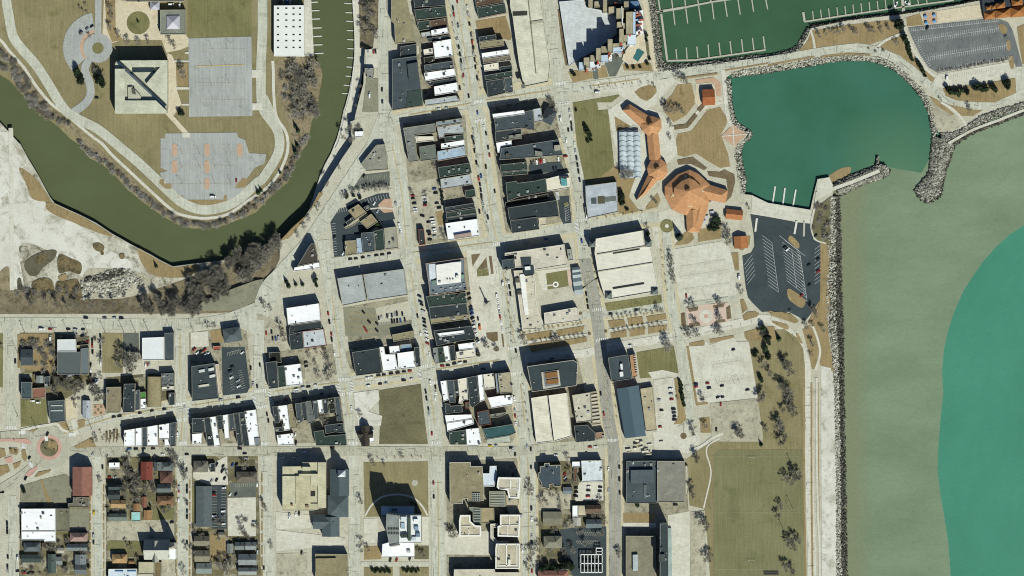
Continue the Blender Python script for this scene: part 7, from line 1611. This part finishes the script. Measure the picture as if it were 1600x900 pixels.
trees('bare', "690,180,1.2 720,185,1.3 750,190,1.1 705,210,1.1 1340,540,1.1 1350,570,1.2 1360,600,1.2 1345,620,1 990,700,.9 995,740,1 1000,790,1 1005,830,.9 1010,860,.8 845,525,.7 1480,400,.6", 1, 'near the festival halls and their lot', 'festival trees', 'west'); trees('round', "680,310,1.1 685,340,1.2 690,370,1 670,330,1 720,410,.7 1275,470,1.2 1290,490,1.1 1260,530,1.2 1280,520,1 1255,500,.9 850,560,.8 1230,530,.8", 1, 'close to the festival halls', 'festival trees', 'west'); trees('cone', "1045,580,1.3", 1.2, 'south-west of the great festival pavilion', 'festival trees')
trees('brush', along("870,330 890,350 905,370", 4, 2, 31), .6, 'in the teardrop bed of the festival forecourt', 'festival trees'); trees('brush', [(TR.uniform(1880, 1980), TR.uniform(380, 600)) for _ in range(14)], .9, 'on the mound beside the boat ramp', 'shore shrubs', 'north'); trees('bare', "1870,1020,.9 1880,1040,.9 1740,1050,.5", 1, 'at the south end of the boat launch lot', 'shore shrubs', 'north')
at(1200, 0, 4)
trees('round', "820,160,1.9", 1.05, 'largest one alone at the gangway path', 'shore evergreens'); trees('round', "848,225,1.1 855,250,1.1 868,270,1.1 875,295,1.1 882,320,1 890,345,1 900,375,.7 935,392,.8 945,410,.8 958,425,.8 968,450,.8 980,475,.7", .9, 'in the slanting line west of the grey lot', 'shore evergreens', 'north')
trees('round', "1122,560,1.1 1140,575,1.1 1165,580,1.1 1190,590,1.1 1215,570,1 1245,575,1 1290,550,1.2 1310,545,1.2 1330,560,1.2 1355,560,1.1 1405,550,1.2 1420,565,1 1480,530,1.2 1500,540,1.2 1495,515,1", 1, 'in the row south of the grey lot', 'shore evergreens', 'west')
trees('young', along("300,215 430,195 560,190 700,175 780,165", 20, 22, 41), 1.5, 'on the grass south of the resort dock', 'shore trees', 'west'); trees('brush', along("600,300 700,330 720,285", 3, 8, 42), .6, 'by the fork of the causeway path', 'shore trees'); trees('bare', "800,270,.8 1260,690,.7 1250,660,.6 1075,625,.5 1490,240,.6", 1, 'along the causeway bend', 'shore trees', 'west')
trees('brush', along("1060,440 1200,425 1350,395 1500,370", 20, 5, 43), .65, 'along the south edge of the grey lot', 'shore trees', 'west')

YR = random.Random(77)
def yard_spots(x0, y0, x1, y1, n):
    at(0, 0, 1); out = []
    while len(out) < n:
        x, y = YR.uniform(x0, x1), YR.uniform(y0, y1); q = P(x, y)
        if not any(inside(q[0], q[1], f) for f in FOOT): out.append((x, y, YR.uniform(.45, .85)))
    return out
for b_, w_ in (((166, 716, 274, 800), 'in the shaded house block yards'), ((32, 840, 140, 898), 'in the far south-west yards'), ((302, 800, 404, 898), 'in the yards south of the motel'), ((840, 780, 944, 880), 'in the yards by lower main street'), ((34, 525, 165, 640), 'in the yards near the brushy lot')):
    trees('bare', yard_spots(*b_, 20), 1.15, w_, 'garden trees', 'west'); trees('brush', yard_spots(*b_, 12), 1.2, w_, 'garden shrubs', 'west')

# ================================================================ VEHICLES
def car_proto(L=4.6, W=1.85, Hh=1.45, kind='sedan'):
    b = MB(); g = MB(); prof = [(-L/2, .35), (-L/2, .8), (-L*.33, .92), (L*.18, .95), (L/2 - .1, .75), (L/2, .35)]
    if kind == 'van': prof = [(-L/2, .35), (-L/2, 1.1), (-L*.33, 1.12), (L*.3, 1.1), (L/2 - .05, .85), (L/2, .35)]
    hw = W/2
    for (x0, z0), (x1, z1) in zip(prof, prof[1:]): b.face([(x0, -hw, z0), (x0, hw, z0), (x1, hw, z1), (x1, -hw, z1)])
    for s_ in (-1, 1): b.face([(x, s_*hw, z) for x, z in (prof if s_ > 0 else prof[::-1])][::-1])
    c0, c1, r0, r1 = (-L*.36, L*.2, -L*.24, L*.06) if kind == 'sedan' else ((-L*.46, L*.3, -L*.44, L*.18))
    zb, zt = (.9, Hh) if kind == 'sedan' else (1.1, Hh); hi = hw*.78
    g.face([(c0, -hw+.06, zb), (r0, -hi, zt), (r0, hi, zt), (c0, hw-.06, zb)]); g.face([(c1, hw-.06, zb), (r1, hi, zt), (r1, -hi, zt), (c1, -hw+.06, zb)]); g.face([(c0, hw-.06, zb), (r0, hi, zt), (r1, hi, zt), (c1, hw-.06, zb)]); g.face([(c1, -hw+.06, zb), (r1, -hi, zt), (r0, -hi, zt), (c0, -hw+.06, zb)])
    b.face([(r0, -hi, zt + .02), (r1, -hi, zt + .02), (r1, hi, zt + .02), (r0, hi, zt + .02)])
    for x in (-L*.3, L*.3):
        for s_ in (-1, 1): b.tube((x, s_*(hw - .22), .34), (x, s_*(hw + .01), .34), .34, .34, 8, 1, True)
    return b.mesh('car_body', ['car_paint', 'tyre']), g.mesh('car_windows', ['glass_dark'])
CARS = [car_proto(), car_proto(4.9, 1.9, 1.75, 'van'), car_proto(4.3, 1.8, 1.5)]
VAN = car_proto(6.4, 2.2, 2.6, 'van')
CC = {'k': ('black', '15181b'), 'd': ('dark blue', '1f2f45'), 'w': ('white', 'f4f4f2'), 's': ('silver', 'b3b8bc'), 'r': ('red', 'a02c24'), 'b': ('blue', '2f4f8c'), 'g': ('dark green', '22382c'), 'y': ('yellow', 'd9b82c'), 'o': ('orange', 'd8702a'), 'n': ('grey', '666b6f')}
CRN = random.Random(5)
def cars(s, heading, where, end='north', group=None, verb='parked'):
    L = []
    for q in s.split():
        a, c = q.split(','); L.append((float(a), float(c[:-1]), c[-1]))
    L.sort(key=(lambda q: q[1]) if end == 'north' else (lambda q: q[0])); n = len(L); cc = {}
    for q in L: cc[q[2]] = cc.get(q[2], 0) + 1
    for i, (x, y, k) in enumerate(L):
        bm_, gm_ = CRN.choice(CARS); q = P(x, y, BZ[0]); h = heading(x, y) if callable(heading) else heading
        job = [CARS.index((bm_, gm_)), k, (q[0], q[1], BZ[0] + .47), math.radians(h + CRN.uniform(-2.5, 2.5) + CRN.choice((0, 180))), verb, '', group or 'cars ' + verb + ' around town']
        if n == 1: lb = '%s car %s %s' % (CC[k][0], verb, where)
        elif cc[k] == 1: lb = 'only %s car of those %s' % (CC[k][0], where)
        else: lb = '%s car, %s from %s, %s' % (CC[k][0], nth(i+1, n), end, where)
        job[5] = lb; CQ.append(job)
CQ = []
def flush_cars(keep=292):
    CQ.sort(key=lambda j: (1, 0, 2).index(j[0])); rest = MB(); paint = []
    for j in CQ[:keep]:
        o = put('parked_car' if j[4] == 'parked' else 'car', CARS[j[0]][0], None, CC[j[1]][1], j[2], j[3]); tag(o, j[5], 'car', j[6]); put('windows', CARS[j[0]][1], o)
    for j in CQ[keep:]:
        c, s_ = math.cos(j[3]), math.sin(j[3])
        for me, gl in ((CARS[j[0]][0], 0), (CARS[j[0]][1], 1)):
            for p in me.polygons:
                rest.face([(me.vertices[i].co.x*c - me.vertices[i].co.y*s_ + j[2][0], me.vertices[i].co.x*s_ + me.vertices[i].co.y*c + j[2][1], me.vertices[i].co.z + j[2][2]) for i in p.vertices], 2 if gl else p.material_index); paint += [lin(CC[j[1]][1])]*len(p.vertices)
    if not rest.f: return
    o = rest.obj('small_cars', ['mixed_car_paint', 'tyre', 'glass_dark']); at_ = o.data.color_attributes.new('paint', 'FLOAT_COLOR', 'CORNER'); at_.data.foreach_set('color', [q for c in paint for q in c])
    o['kind'] = 'stuff'; tag(o, 'the smaller parked cars scattered over streets and lots', 'cars')
def van(x, y, h, label, col='f2f2ee'):
    q = P(x, y, BZ[0]); o = put('delivery_van', VAN[0], None, col, (q[0], q[1], BZ[0] + .47), math.radians(h)); tag(o, label, 'van'); put('windows', VAN[1], o)
NS, EW = 98, 8       # street headings (degrees) of the tilted grid
BZ[0] = LOWZ; at(0, 0, 4)
cars("605,612k", 0, 'beside the square office block'); cars("1478,1128r", 90, 'in the lot inside the river bend', 'north'); van(1332, 1230, 0, 'white van with long shadow at the south end of the river bend lot'); van(1070, 28, 0, 'white motor home at the top beside the grey pavilion'); van(1124, 32, 90, 'short white van at the top beside the grey pavilion')
cars("507,205k 575,165k 545,178n", 40, 'in the arc parking lot', 'west')
at(400, 0, 4); cars("150,8k 172,8s 195,10b 215,10w", 90, 'at the north end of the boathouse', 'west')
BZ[0] = 0
cars("700,322s 735,324r 748,322k", 95, 'on the terrace above the riverwalk', 'west'); van(710, 594, 88, 'white box truck on the river terrace'); cars("788,560k 790,636d", 90, 'on the river street', 'north')
MS = 'cars along main street'
cars("1258,8r 1233,55k 1237,90r 1264,162n 1260,245s 1268,295k 1276,340k 1282,380k 1284,415s 1297,472r 1275,550k", NS, 'along the west curb of upper main street', 'north', MS); cars("1320,45w 1325,85s 1334,150k 1345,220n 1352,265r 1358,300k 1360,335s 1368,375k 1372,420k 1384,490k", NS, 'along the east curb of upper main street', 'north', MS); cars("1330,600k 1385,705b", NS, 'near the upper main street crossing', 'north', MS, 'driving')
cars("1142,682w 1190,676s", 5, 'on the side street beside the alley', 'west')
at(600, 160, 8)
cars("1105,440d 1124,505k 1132,605k 1158,755k", NS, 'on the west curb beside the pale blue roof', 'north', MS); cars("1250,305w 1278,390k 1303,565k 1320,660r", NS, 'on the east curb in the long shadow', 'north', MS); cars("1275,805k", NS, 'alone in mid main street', 'north', MS, 'driving')
at(600, 272, 8)
GL = 'cars in the gravel lot'
cars("360,270r 362,306k 380,370k 392,434w 396,466w", 5, 'in the west column of the gravel lot', 'north', GL); cars("505,285w 512,328s 515,360k 515,393r", 5, 'in the middle column of the gravel lot', 'north', GL); cars("480,525k", -15, 'crosswise in the gravel lot', 'north', GL); cars("600,560w 612,598w 616,628w 622,690w 632,718w 630,780s", 5, 'in the lower east column of the gravel lot', 'north', GL); cars("555,602k 560,722k 570,756k 575,822k", 5, 'in the lower west column of the gravel lot', 'north', GL); cars("628,185b 645,240k 660,365k 690,425k", 5, 'beside the evergreen hedge of the gravel lot', 'north', GL)
cars("1187,58r 1200,128k 1212,200k 1220,300k 1234,372s 1245,440s", NS, 'on the west curb north of the white corner store', 'north', MS); cars("1215,25b 1300,545k", NS, 'in the lane beside the white corner store', 'north', MS, 'driving'); cars("1385,215k 1195,470k", NS, 'just above the white corner store', 'north', MS)
cars("148,372s 190,640w 208,700w", NS, 'on the street west of the gravel lot', 'north')
at(740, 130, 8); cars("1200,345s 1210,430w 1222,505k 1228,575d 1262,755w 1272,850s", NS, 'on the avenue beside the festival lawn', 'north', 'avenue cars'); cars("1185,585k", NS, 'alone in the avenue lane', 'north', 'avenue cars', 'driving'); van(1085, 445, NS, 'long white van on the avenue beside the hip-roofed house'); van(1548, 116, 5, 'white van on the ring road south of the terraced tower'); cars("1160,715w", NS, 'at the alley mouth on the avenue', 'north', 'avenue cars')
at(740, 242, 8); cars("1288,45k 1300,128k 1312,210k 1326,312d", NS, 'on the avenue above the pale warehouse', 'north', 'avenue cars'); cars("720,100k 752,96n 790,92w 825,84r 850,78r 880,74w 1060,52w", 98, 'in the narrow lot between dark roofs', 'west', 'alley lot cars'); cars("1000,172k 1032,168d", 98, 'in the shaded end of the narrow lot', 'west', 'alley lot cars'); cars("35,100k 65,300r 80,370k 90,440k 100,520k 115,600s 125,680s 75,712k", NS, 'on the west curb opposite the stepped white balconies', 'north', MS); cars("155,150k 95,262b 182,785k", NS, 'in mid main street beside dark roofs', 'north', MS, 'driving'); cars("1150,20r", 10, 'on the alley corner by the avenue', 'north', 'avenue cars')
at(740, 354, 8); cars("1352,180b", NS, 'near the ramp crossing on the avenue', 'north', 'avenue cars', 'driving'); cars("655,195s 905,155b", EW, 'in the shaded cross street by the library', 'west', None, 'driving'); van(365, 710, NS, 'white pickup truck in main street beside the library'); cars("436,690w 450,760k 462,840k 290,868w 1408,840k", NS, 'on both curbs beside the library', 'west', MS)
at(400, 225, 4); cars("876,375s 898,512w 902,548s", NS, 'on the street east of the khaki pavilions', 'north'); cars("590,720k 625,717k 668,710k 708,705s 752,697k 790,692k 832,685k", EW, 'in a line north of the museum roof', 'west'); cars("740,372w 762,420s 490,582k 545,685w", 60, 'in the dark lot around the khaki pavilions', 'west'); cars("675,200k 735,45k 700,100w 712,82k", 60, 'on the fork lot and gravel roof', 'north')
at(400, 450, 4)
AW = 'angled cars beside the square'
cars("1022,52d 1030,88d 1036,105k 1045,145s 1050,195k 1052,215k 1055,240k 1060,268w 1065,290w 1068,320w 1072,347r", 150, 'angled on the west side of the square block', 'north', AW); cars("1330,38k 1335,68k 1342,120d 1347,140b 1350,162b 1354,190k 1362,215s 1365,238w 1369,262s 1372,290w 1380,320k 1390,340w", 28, 'angled on the square side of the block', 'north', AW)
cars("1388,192k 1010,175k 1030,285w 1085,410w 1090,590w 1120,690w 1062,650k 1066,690k 1078,755d 1082,790s 1122,620k 1125,655w", NS, 'on the streets around the empty lot', 'north'); q = None
van(1399, 243, 95, 'orange truck parked beside the paved square', 'd8702a')
cars("1505,50w 1513,82w 1518,120w 1522,150s 1526,180r 1532,215w 1540,258w 1590,38k", NS, 'on main street beside the square', 'north', MS)
cars("768,188k 786,184s 820,175k 836,172w 850,172k 868,165s 882,163k 915,162k", 95, 'in the upper rank of the beige lot', 'west', 'beige lot cars'); cars("850,208k 866,208k 884,205k 903,203b 930,198k", 95, 'in the lower rank of the beige lot', 'west', 'beige lot cars'); cars("708,212k 680,250r 690,268r 672,152k 755,222k 757,268k", 130, 'in the worn asphalt lot by the museum', 'north')
cars("452,160r 460,212k 472,290r 475,325k 490,410w 25,480k 8,615k", NS, 'on the curbs near the speckled roof', 'north'); cars("65,283r 98,275k 105,316k 124,316b 141,314s", 92, 'in the triangle lot', 'west'); cars("312,465k 315,490k 220,440s", 20, 'in the gravel lot near the white square roof', 'north')
cars("695,563w 722,558w 766,547k 800,543k 845,535k 886,530k 926,523k 962,518r", EW, 'below the joined white roofs', 'west'); cars("702,612w 776,600k 812,596s 924,578k 970,570w", EW, 'above the empty lot', 'west'); cars("250,635w 293,622s 328,618k 372,608w 252,648s 300,685d 185,697r 410,660d", EW, 'on the shaded street of narrow shops', 'west'); cars("1166,488r 1200,484k 1240,474k 1275,470w 1308,463k 1262,528s 1420,505d", EW, 'below the south-west row of the square', 'west')
cars("70,790k 78,830k 598,748w", NS, 'on the narrow shop corner streets', 'north')
at(0, 450, 4)
cars("538,188k 655,188n 715,188s 760,190k", 0, 'on the north side of the west street', 'west'); cars("315,258r 428,258k 472,260s 520,260k", 0, 'on the south side of the west street', 'west'); van(262, 258, 0, 'white van on the west street above the brushy lot'); van(315, 312, 90, 'white truck in the corner of the brushy lot')
cars("578,330k 578,360r 580,400k 568,480k 568,515w 567,545k 628,300k 628,335s 629,370k 630,405k 630,440s 630,470w 568,580r 585,580k 600,582w 612,582w", 90, 'in the lane east of the mossy garage', 'north', 'garage lane cars'); cars("360,552r 400,550k 425,548w 452,546s 480,545k 380,578k", 5, 'in the yard below the mossy garage', 'west'); cars("545,338r 530,345k 515,300k", 15, 'outside the mossy garage', 'west')
cars("97,458k 152,0w 1155,745s 1568,500k 1583,600s", 90, 'on the west blocks cross streets', 'west') if 0 else cars("97,458k 1155,745s 1568,500k 1583,600s", 92, 'on the cross streets of the west blocks', 'west')
cars("920,478r 935,478s 912,480w", 90, 'under the big pale roof', 'west'); cars("712,806k 748,802k 875,782k 950,768k 1028,758k 1380,700s 1490,685k", 12, 'on the street north of the white row', 'west'); cars("1450,492k 1440,520d 1447,560w 1488,580s 1492,615w 1515,405w", 30, 'in the dark lot with the cream walkway', 'north'); cars("205,706w 240,716w 218,535k", 0, 'beside the green corner lawn', 'west')
cars("1215,385r 1235,405w 1255,400k 1280,388r 1300,410w 1285,415s", 40, 'in the crowded junk yard', 'west')
at(0, 675, 4)
cars("297,15k 185,162k 162,290k 582,136s", 60, 'around the roundabout', 'west', None, 'driving'); cars("810,105b 850,106k 898,104k 958,104k 1018,140w 1168,140k", 0, 'on the avenue below the white row', 'west'); cars("642,220k 588,505y 586,650s 586,690k 895,124d", 90, 'on the narrow south-west street', 'north')
cars("1110,15w 1120,350s 1118,365r 1118,425w 1168,235k 1170,340k 1170,370k 1170,445k 1170,495d 1170,530k 1170,690k", 90, 'on the street beside the motel', 'north'); cars("1400,350w 1395,495w 1395,575w 1338,380k 1340,395r 1340,525w 1335,550k", 5, 'in the motel lot', 'north'); cars("1440,390w 1475,390k 1325,305s 1355,300k 1395,215k 1390,245k 1355,205k 1405,290k 1455,205b 1480,205k", 60, 'around the lot north of the motel', 'west'); cars("1500,105k 1530,135k 1540,165s 1590,565s", 0, 'near the avenue north-east of the motel', 'north')
cars("46,575k 46,605k 47,625k 50,780k 48,840k 50,870s", 90, 'on the far west street', 'north'); van(112, 785, 90, 'white van beside the long low dark house'); cars("150,880r 180,882k 110,870k 205,880k 685,283r 720,283s 1075,565k", 10, 'in the yards of the south-west houses', 'west'); cars("810,235w", 20, 'in a shaded garden drive', 'north')
at(400, 675, 4)
cars("302,123w 478,98k 1595,100k 1500,86s", 0, 'on the avenue by the grey church', 'west'); cars("1465,88y", 0, 'on the avenue corner by the teal roof'); cars("1110,318r 1112,405k 1100,10r", 90, 'on the street east of the courthouse lawn', 'north'); cars("840,800k 880,800r 962,792k", 70, 'in front of the courthouse tower', 'west'); cars("208,520s 212,532w 250,515w 270,510k 286,755k 250,70k 248,15w", 80, 'in the lots around the beige office block', 'west'); cars("8,330w 6,690k 10,750s 8,850k 50,850k", 90, 'on the street west of the beige office', 'north')
at(800, 675, 4)
cars("95,90s 118,108k 20,140k 5,105s 120,220k 5,265k", 92, 'at the lower main street crossing', 'west', MS); cars("122,480k 124,545w 124,650s 124,690k 60,525s 65,740w 62,720s 126,870r", 90, 'on lower main street by the civic cluster', 'north', MS); cars("487,93r 522,93w 275,146w", 0, 'on the avenue corner by the stepped slate roof', 'west'); cars("480,342w 478,366k 475,402r 400,350k 402,376k 400,402k 552,345k 549,370k", 0, 'in the small tan lot', 'north', 'tan lot cars'); cars("330,262r 333,285s 335,300k", 50, 'behind the stepped slate apartment', 'north')
cars("603,230w 672,220k 672,295k 674,380k 605,365s", 90, 'on the grey avenue near the gym roof', 'north', 'avenue cars'); cars("1022,455k 990,430s 1000,436d", 0, 'behind the sports building', 'west')
at(800, 450, 4)
cars("92,242k 128,236k 170,230k 210,224k 252,217k 370,198w 408,196w", EW, 'along the north side of the planted median', 'west', 'median cars'); cars("617,162k 777,138k", EW, 'north of the eastern median', 'west', 'median cars'); cars("350,424s 378,420w 250,440d", EW, 'in the shadow south of the median', 'west', 'median cars'); cars("465,40k 470,80k 475,118k 555,660k 575,790r 20,800r 24,850w 15,690w 18,765s 25,392k", NS, 'on the avenues by the dark office block', 'north'); cars("738,360w", EW, 'beside the slate office tower')
cars("992,632w 995,664s 998,696r 920,700s 935,765k 1010,758k 1012,780d 1015,802k 1016,824k 925,868r", 5, 'in the lot behind the teal hall', 'north', 'teal hall lot cars'); cars("1150,602d 1150,618r 1222,596r 1232,626k 1313,612k 1383,386k 1472,637k 1287,684k 1302,684w 1315,682k 1190,697k", 10, 'in the upper pale lakeside lot', 'north', 'lakeside lot cars'); cars("1305,728r 1277,884k", 90, 'in the lower pale lakeside lot', 'north', 'lakeside lot cars'); cars("1090,50r", 95, 'on the cream lot south of the ramp'); cars("1415,20w", 0, 'at the dark launch lot corner') if 0 else None
at(1200, 225, 4); cars("122,660w 105,645k 312,718k 316,795r 255,755k 258,880k 208,948r 298,572k", 40, 'in the boat launch lot', 'north', 'launch lot cars')
at(800, 225, 4); van(1419, 830, 92, 'long white trailer on the west side of the boat launch lot')
at(1200, 0, 4); van(1118, 484, 88, 'white van alone south of the striped grey lot')
cars("995,175k", 60, 'alone in the striped grey lot')
# boats
def boat(x, y, h, label):
    q = P(x, y, LAKE); r = empty('motorboat', (q[0], q[1], LAKE), math.radians(h)); tag(r, label, 'boat', 'white motorboats')
    hull = [(-3.4, -1.2), (1.2, -1.25), (3.6, 0), (1.2, 1.25), (-3.4, 1.2)]; b = MB(); b.side([(x*.85, y*.8) for x, y in hull], -.2, .3); b.side(hull, .3, 1.0); b.poly(hull, 1.0); b.obj('hull', 'white_paint', r); b = MB(); b.prism([(-1.6, -.8), (.8, -.7), (.8, .7), (-1.6, .8)], 1.0, 1.7); b.obj('cabin', 'glass_dark', r)
boat(800, 26, 60, 'white motorboat west of the gangway'); boat(872, 20, -30, 'white motorboat east of the gangway')

# ================================================================ STREET FURNITURE
b = MB(); b.cyl(0, 0, 0, 9.5, .16, .1, 6); LP = b.mesh('lamp_pole', 'dark_metal')
b = MB(); b.tube((0, 0, 9.3), (1.9, 0, 9.7), .06, .05, 5); b.box(2.1, 0, 9.55, 9.75, .8, .32); LH = b.mesh('lamp_arm', 'galvanised')
b = MB(); b.cyl(0, 0, 0, 14, .28, .18, 6); b.box(0, 0, 13.0, 13.3, 2.6, .14, .3); UP = b.mesh('utility_pole', 'bark')
def lamps(L, where, z=None, end='north', rot=0.0):
    z = BZ[0] if z is None else z; L = [tuple(map(float, q.split(','))) for q in L.split()] if isinstance(L, str) else L
    L = sorted(L, key=(lambda q: q[1]) if end == 'north' else (lambda q: q[0]))
    for i, q_ in enumerate(L):
        q = P(q_[0], q_[1], z); o = put('street_lamp', LP, None, None, (q[0], q[1], z), rot + (i % 2)*math.pi); tag(o, 'thin street lamp, %s from %s, %s' % (nth(i+1, len(L)), end, where), 'street lamp', 'street lamps'); put('lamp_arm', LH, o)
def poles(s, where, end='west'):
    L = sorted([tuple(map(float, q.split(','))) for q in s.split()], key=(lambda q: q[1]) if end == 'north' else (lambda q: q[0]))
    for i, q_ in enumerate(L):
        q = P(*q_, BZ[0]); o = put('utility_pole', UP, None, '4f4639', (q[0], q[1], BZ[0]), .1*i); tag(o, 'wooden utility pole, %s from %s, %s' % (nth(i+1, len(L)), end, where), 'utility pole', 'utility poles')
BZ[0] = LOWZ; at(0, 0, 4); lamps("1328,305 1422,303 1325,412 1412,410 1328,540 1430,518 1332,622 1430,622", 'in the big grey island lot', end='north'); lamps("1140,960 1250,962 1345,960 1445,958 1140,1045 1252,1048 1345,1045 1440,1042 1140,1150 1255,1148 1345,1146 1442,1145", 'in the river bend lot'); BZ[0] = 0
at(0, 0, 1)
for s, n, wd, w_ in (("704,5 722,80 730,130", 9, 0, 'on the west side of upper main street'), ("729,5 742,80 750,140", 9, 0, 'on the east side of upper main street'), ("737,200 750,290 762,365", 10, 0, 'on the west side of main street above the square'), ("790,430 800,500 808,545", 6, 0, 'on the main street edge of the square'), ("870,165 882,210 895,260 903,330", 8, 0, 'on the west side of the avenue'), ("905,420 915,470", 4, 0, 'beside the library on the avenue'), ("945,560 958,660", 6, 0, 'along the grey avenue by the slate tower'), ("670,420 690,540", 7, 0, 'west of the square block'), ("300,640 390,626", 5, 0, 'in front of the row shops'), ("430,620 530,604", 6, 0, 'in front of the narrow shops'), ("820,498 905,486", 6, 0, 'along the north of the median'), ("955,492 1040,480", 6, 0, 'along the north of the eastern median'), ("110,714 270,713", 8, 0, 'along the avenue in the west'), ("430,714 540,713", 5, 0, 'along the avenue by the beige office'), ("570,714 810,713", 10, 0, 'along the avenue by the courthouse'), ("925,143 1020,132", 7, 0, 'along the ring road')):
    lamps(along(s, n), w_, end='west')
lamps("1119,553 1121,599 1156,598 1148,600 1220,560", 'in the pale lakeside lot', end='west'); lamps("1236,729 1233,795 1110,795 1112,700", 'around the sports field', end='west')
at(0, 450, 4); poles("155,278 343,278 425,275 548,278 658,278 775,276 848,276 930,275 1075,274 1210,270 1500,230", 'along the west street'); poles("110,405 160,660 112,800 575,880 430,885 230,882", 'near the west cross streets'); at(1200, 675, 4); poles("150,210 150,470 100,620", 'beside the sports field', 'north')
# tiny street trees in their pits along the pavements
b = MB(); b.box(0, 0, 0, .12, 1.5, 1.5); PIT = b.mesh('tree_pit', 'planting_soil')
def pits(s, n, where):
    for i, (x, y) in enumerate(along(s, n, .6, n)):
        tree1('young', x, y, .62, 'tiny bare tree in a pit, %s from the start %s' % (nth(i+1, n), where), 'pit trees', 0, TR.choice(('7a5f45', '5f5844', '8a6a4c')), True)
at(0, 0, 1)
for s, n, w_ in (("703,20 718,90 726,140", 10, 'on upper main street west side'), ("732,20 744,90 752,145", 10, 'on upper main street east side'), ("738,195 752,290 764,370", 12, 'on main street west side'), ("905,140 1020,128", 9, 'on the ring road north side'), ("790,420 800,540", 10, 'on the main street edge of the square'), ("905,440 918,350 905,300", 7, 'on the avenue west side'), ("912,345 1010,330", 7, 'north of the large cream ramp'), ("923,395 940,470", 6, 'west of the large cream ramp'), ("1032,385 1044,460", 6, 'east of the large cream ramp'), ("815,580 828,680", 7, 'on lower main street east side'), ("955,560 965,660", 6, 'on the grey avenue east side'), ("570,716 665,714", 7, 'north of the courthouse lawn'), ("960,498 1040,486", 6, 'inside the eastern median')): pits(s, n, w_)
# monument
at(600, 384, 8); q = P(1290, 728, 0); r = empty('monument', (*q, 0)); tag(r, 'tall stone column monument on a stepped base in the paved square', 'monument')
b = MB(); b.box(0, 0, 0, .6, 9, 6, .15); b.box(0, 0, .6, 1.4, 6, 4.4, .15); b.obj('steps', 'stone', r); b = MB(); b.box(0, 0, 1.4, 5.5, 2.8, 2.8, .15); b.obj('plinth', 'stone', r); b = MB(); b.cyl(0, 0, 5.5, 17, .75, .55, 12); b.obj('column', 'stone', r); b = MB(); b.cyl(0, 0, 17, 17.6, .9, .9, 12); b.cyl(0, 0, 17.6, 19.6, .5, .2, 8); b.obj('statue', 'stone', r)
# flagpoles
b = MB(); b.cyl(0, 0, 0, 16, .1, .06, 6); FP = b.mesh('flagpole', 'white_paint'); at(400, 675, 4)
for i, (x, y) in enumerate(((1000, 312), (985, 320))): q = P(x, y, 0); o = put('flagpole', FP, None, None, (*q, 0)); tag(o, '%s of two white flagpoles on the courthouse lawn' % ('east', 'west')[i], 'flagpole', 'flagpoles')
q = P(992, 318, 0); b = MB(); b.cyl(0, 0, 0, .4, 3.4, 3.4, 20); tag(b.obj('stone_ring', 'stone', None, None), 'round pale stone base under the courthouse flagpoles', 'stone base'); bpy.data.objects['stone_ring'].location = (*q, 0)
# goals
at(800, 675, 4)
for i, (x, y) in enumerate(((1497, 160), (1497, 800))):
    q = P(x, y, 0); r = empty('soccer_goal', (*q, 0)); tag(r, '%s white soccer goal on the sports field' % ('north', 'south')[i], 'goal', 'soccer goals'); b = MB()
    for sx in (-3.7, 3.7): b.cyl(sx, 0, 0, 2.4, .09, .09, 6); b.tube((sx, 0, 2.4), (sx, 2 - 4*i, 0), .06, .06, 5)
    b.tube((-3.7, 0, 2.4), (3.7, 0, 2.4), .09, .09, 6); b.obj('frame', 'white_paint', r); b = MB(); b.tube((-3.7, 2 - 4*i, .05), (3.7, 2 - 4*i, .05), .07, .07, 5); b.obj('ground_bar', 'white_paint', r)
# bleachers
at(1200, 675, 4); q = P(20, 890, 0); r = empty('bleacher', (*q, 0)); tag(r, 'dark bleacher at the south-east corner of the sports field', 'bleacher')
for k in range(5): b = MB(); b.box(0, k*.8, .4 + k*.35, .5 + k*.35, 16, .6); b.obj('bench', 'dark_metal', r)
flush_trees(); flush_cars()
# marks painted on the ground become one sheet per paint
for (mt, z), b in MARK.items():
    o = b.obj('road_marking', mt); o['kind'] = 'structure'
print('objects', len(bpy.data.objects), 'trees', NT_[0], 'labels', len(LABELS))
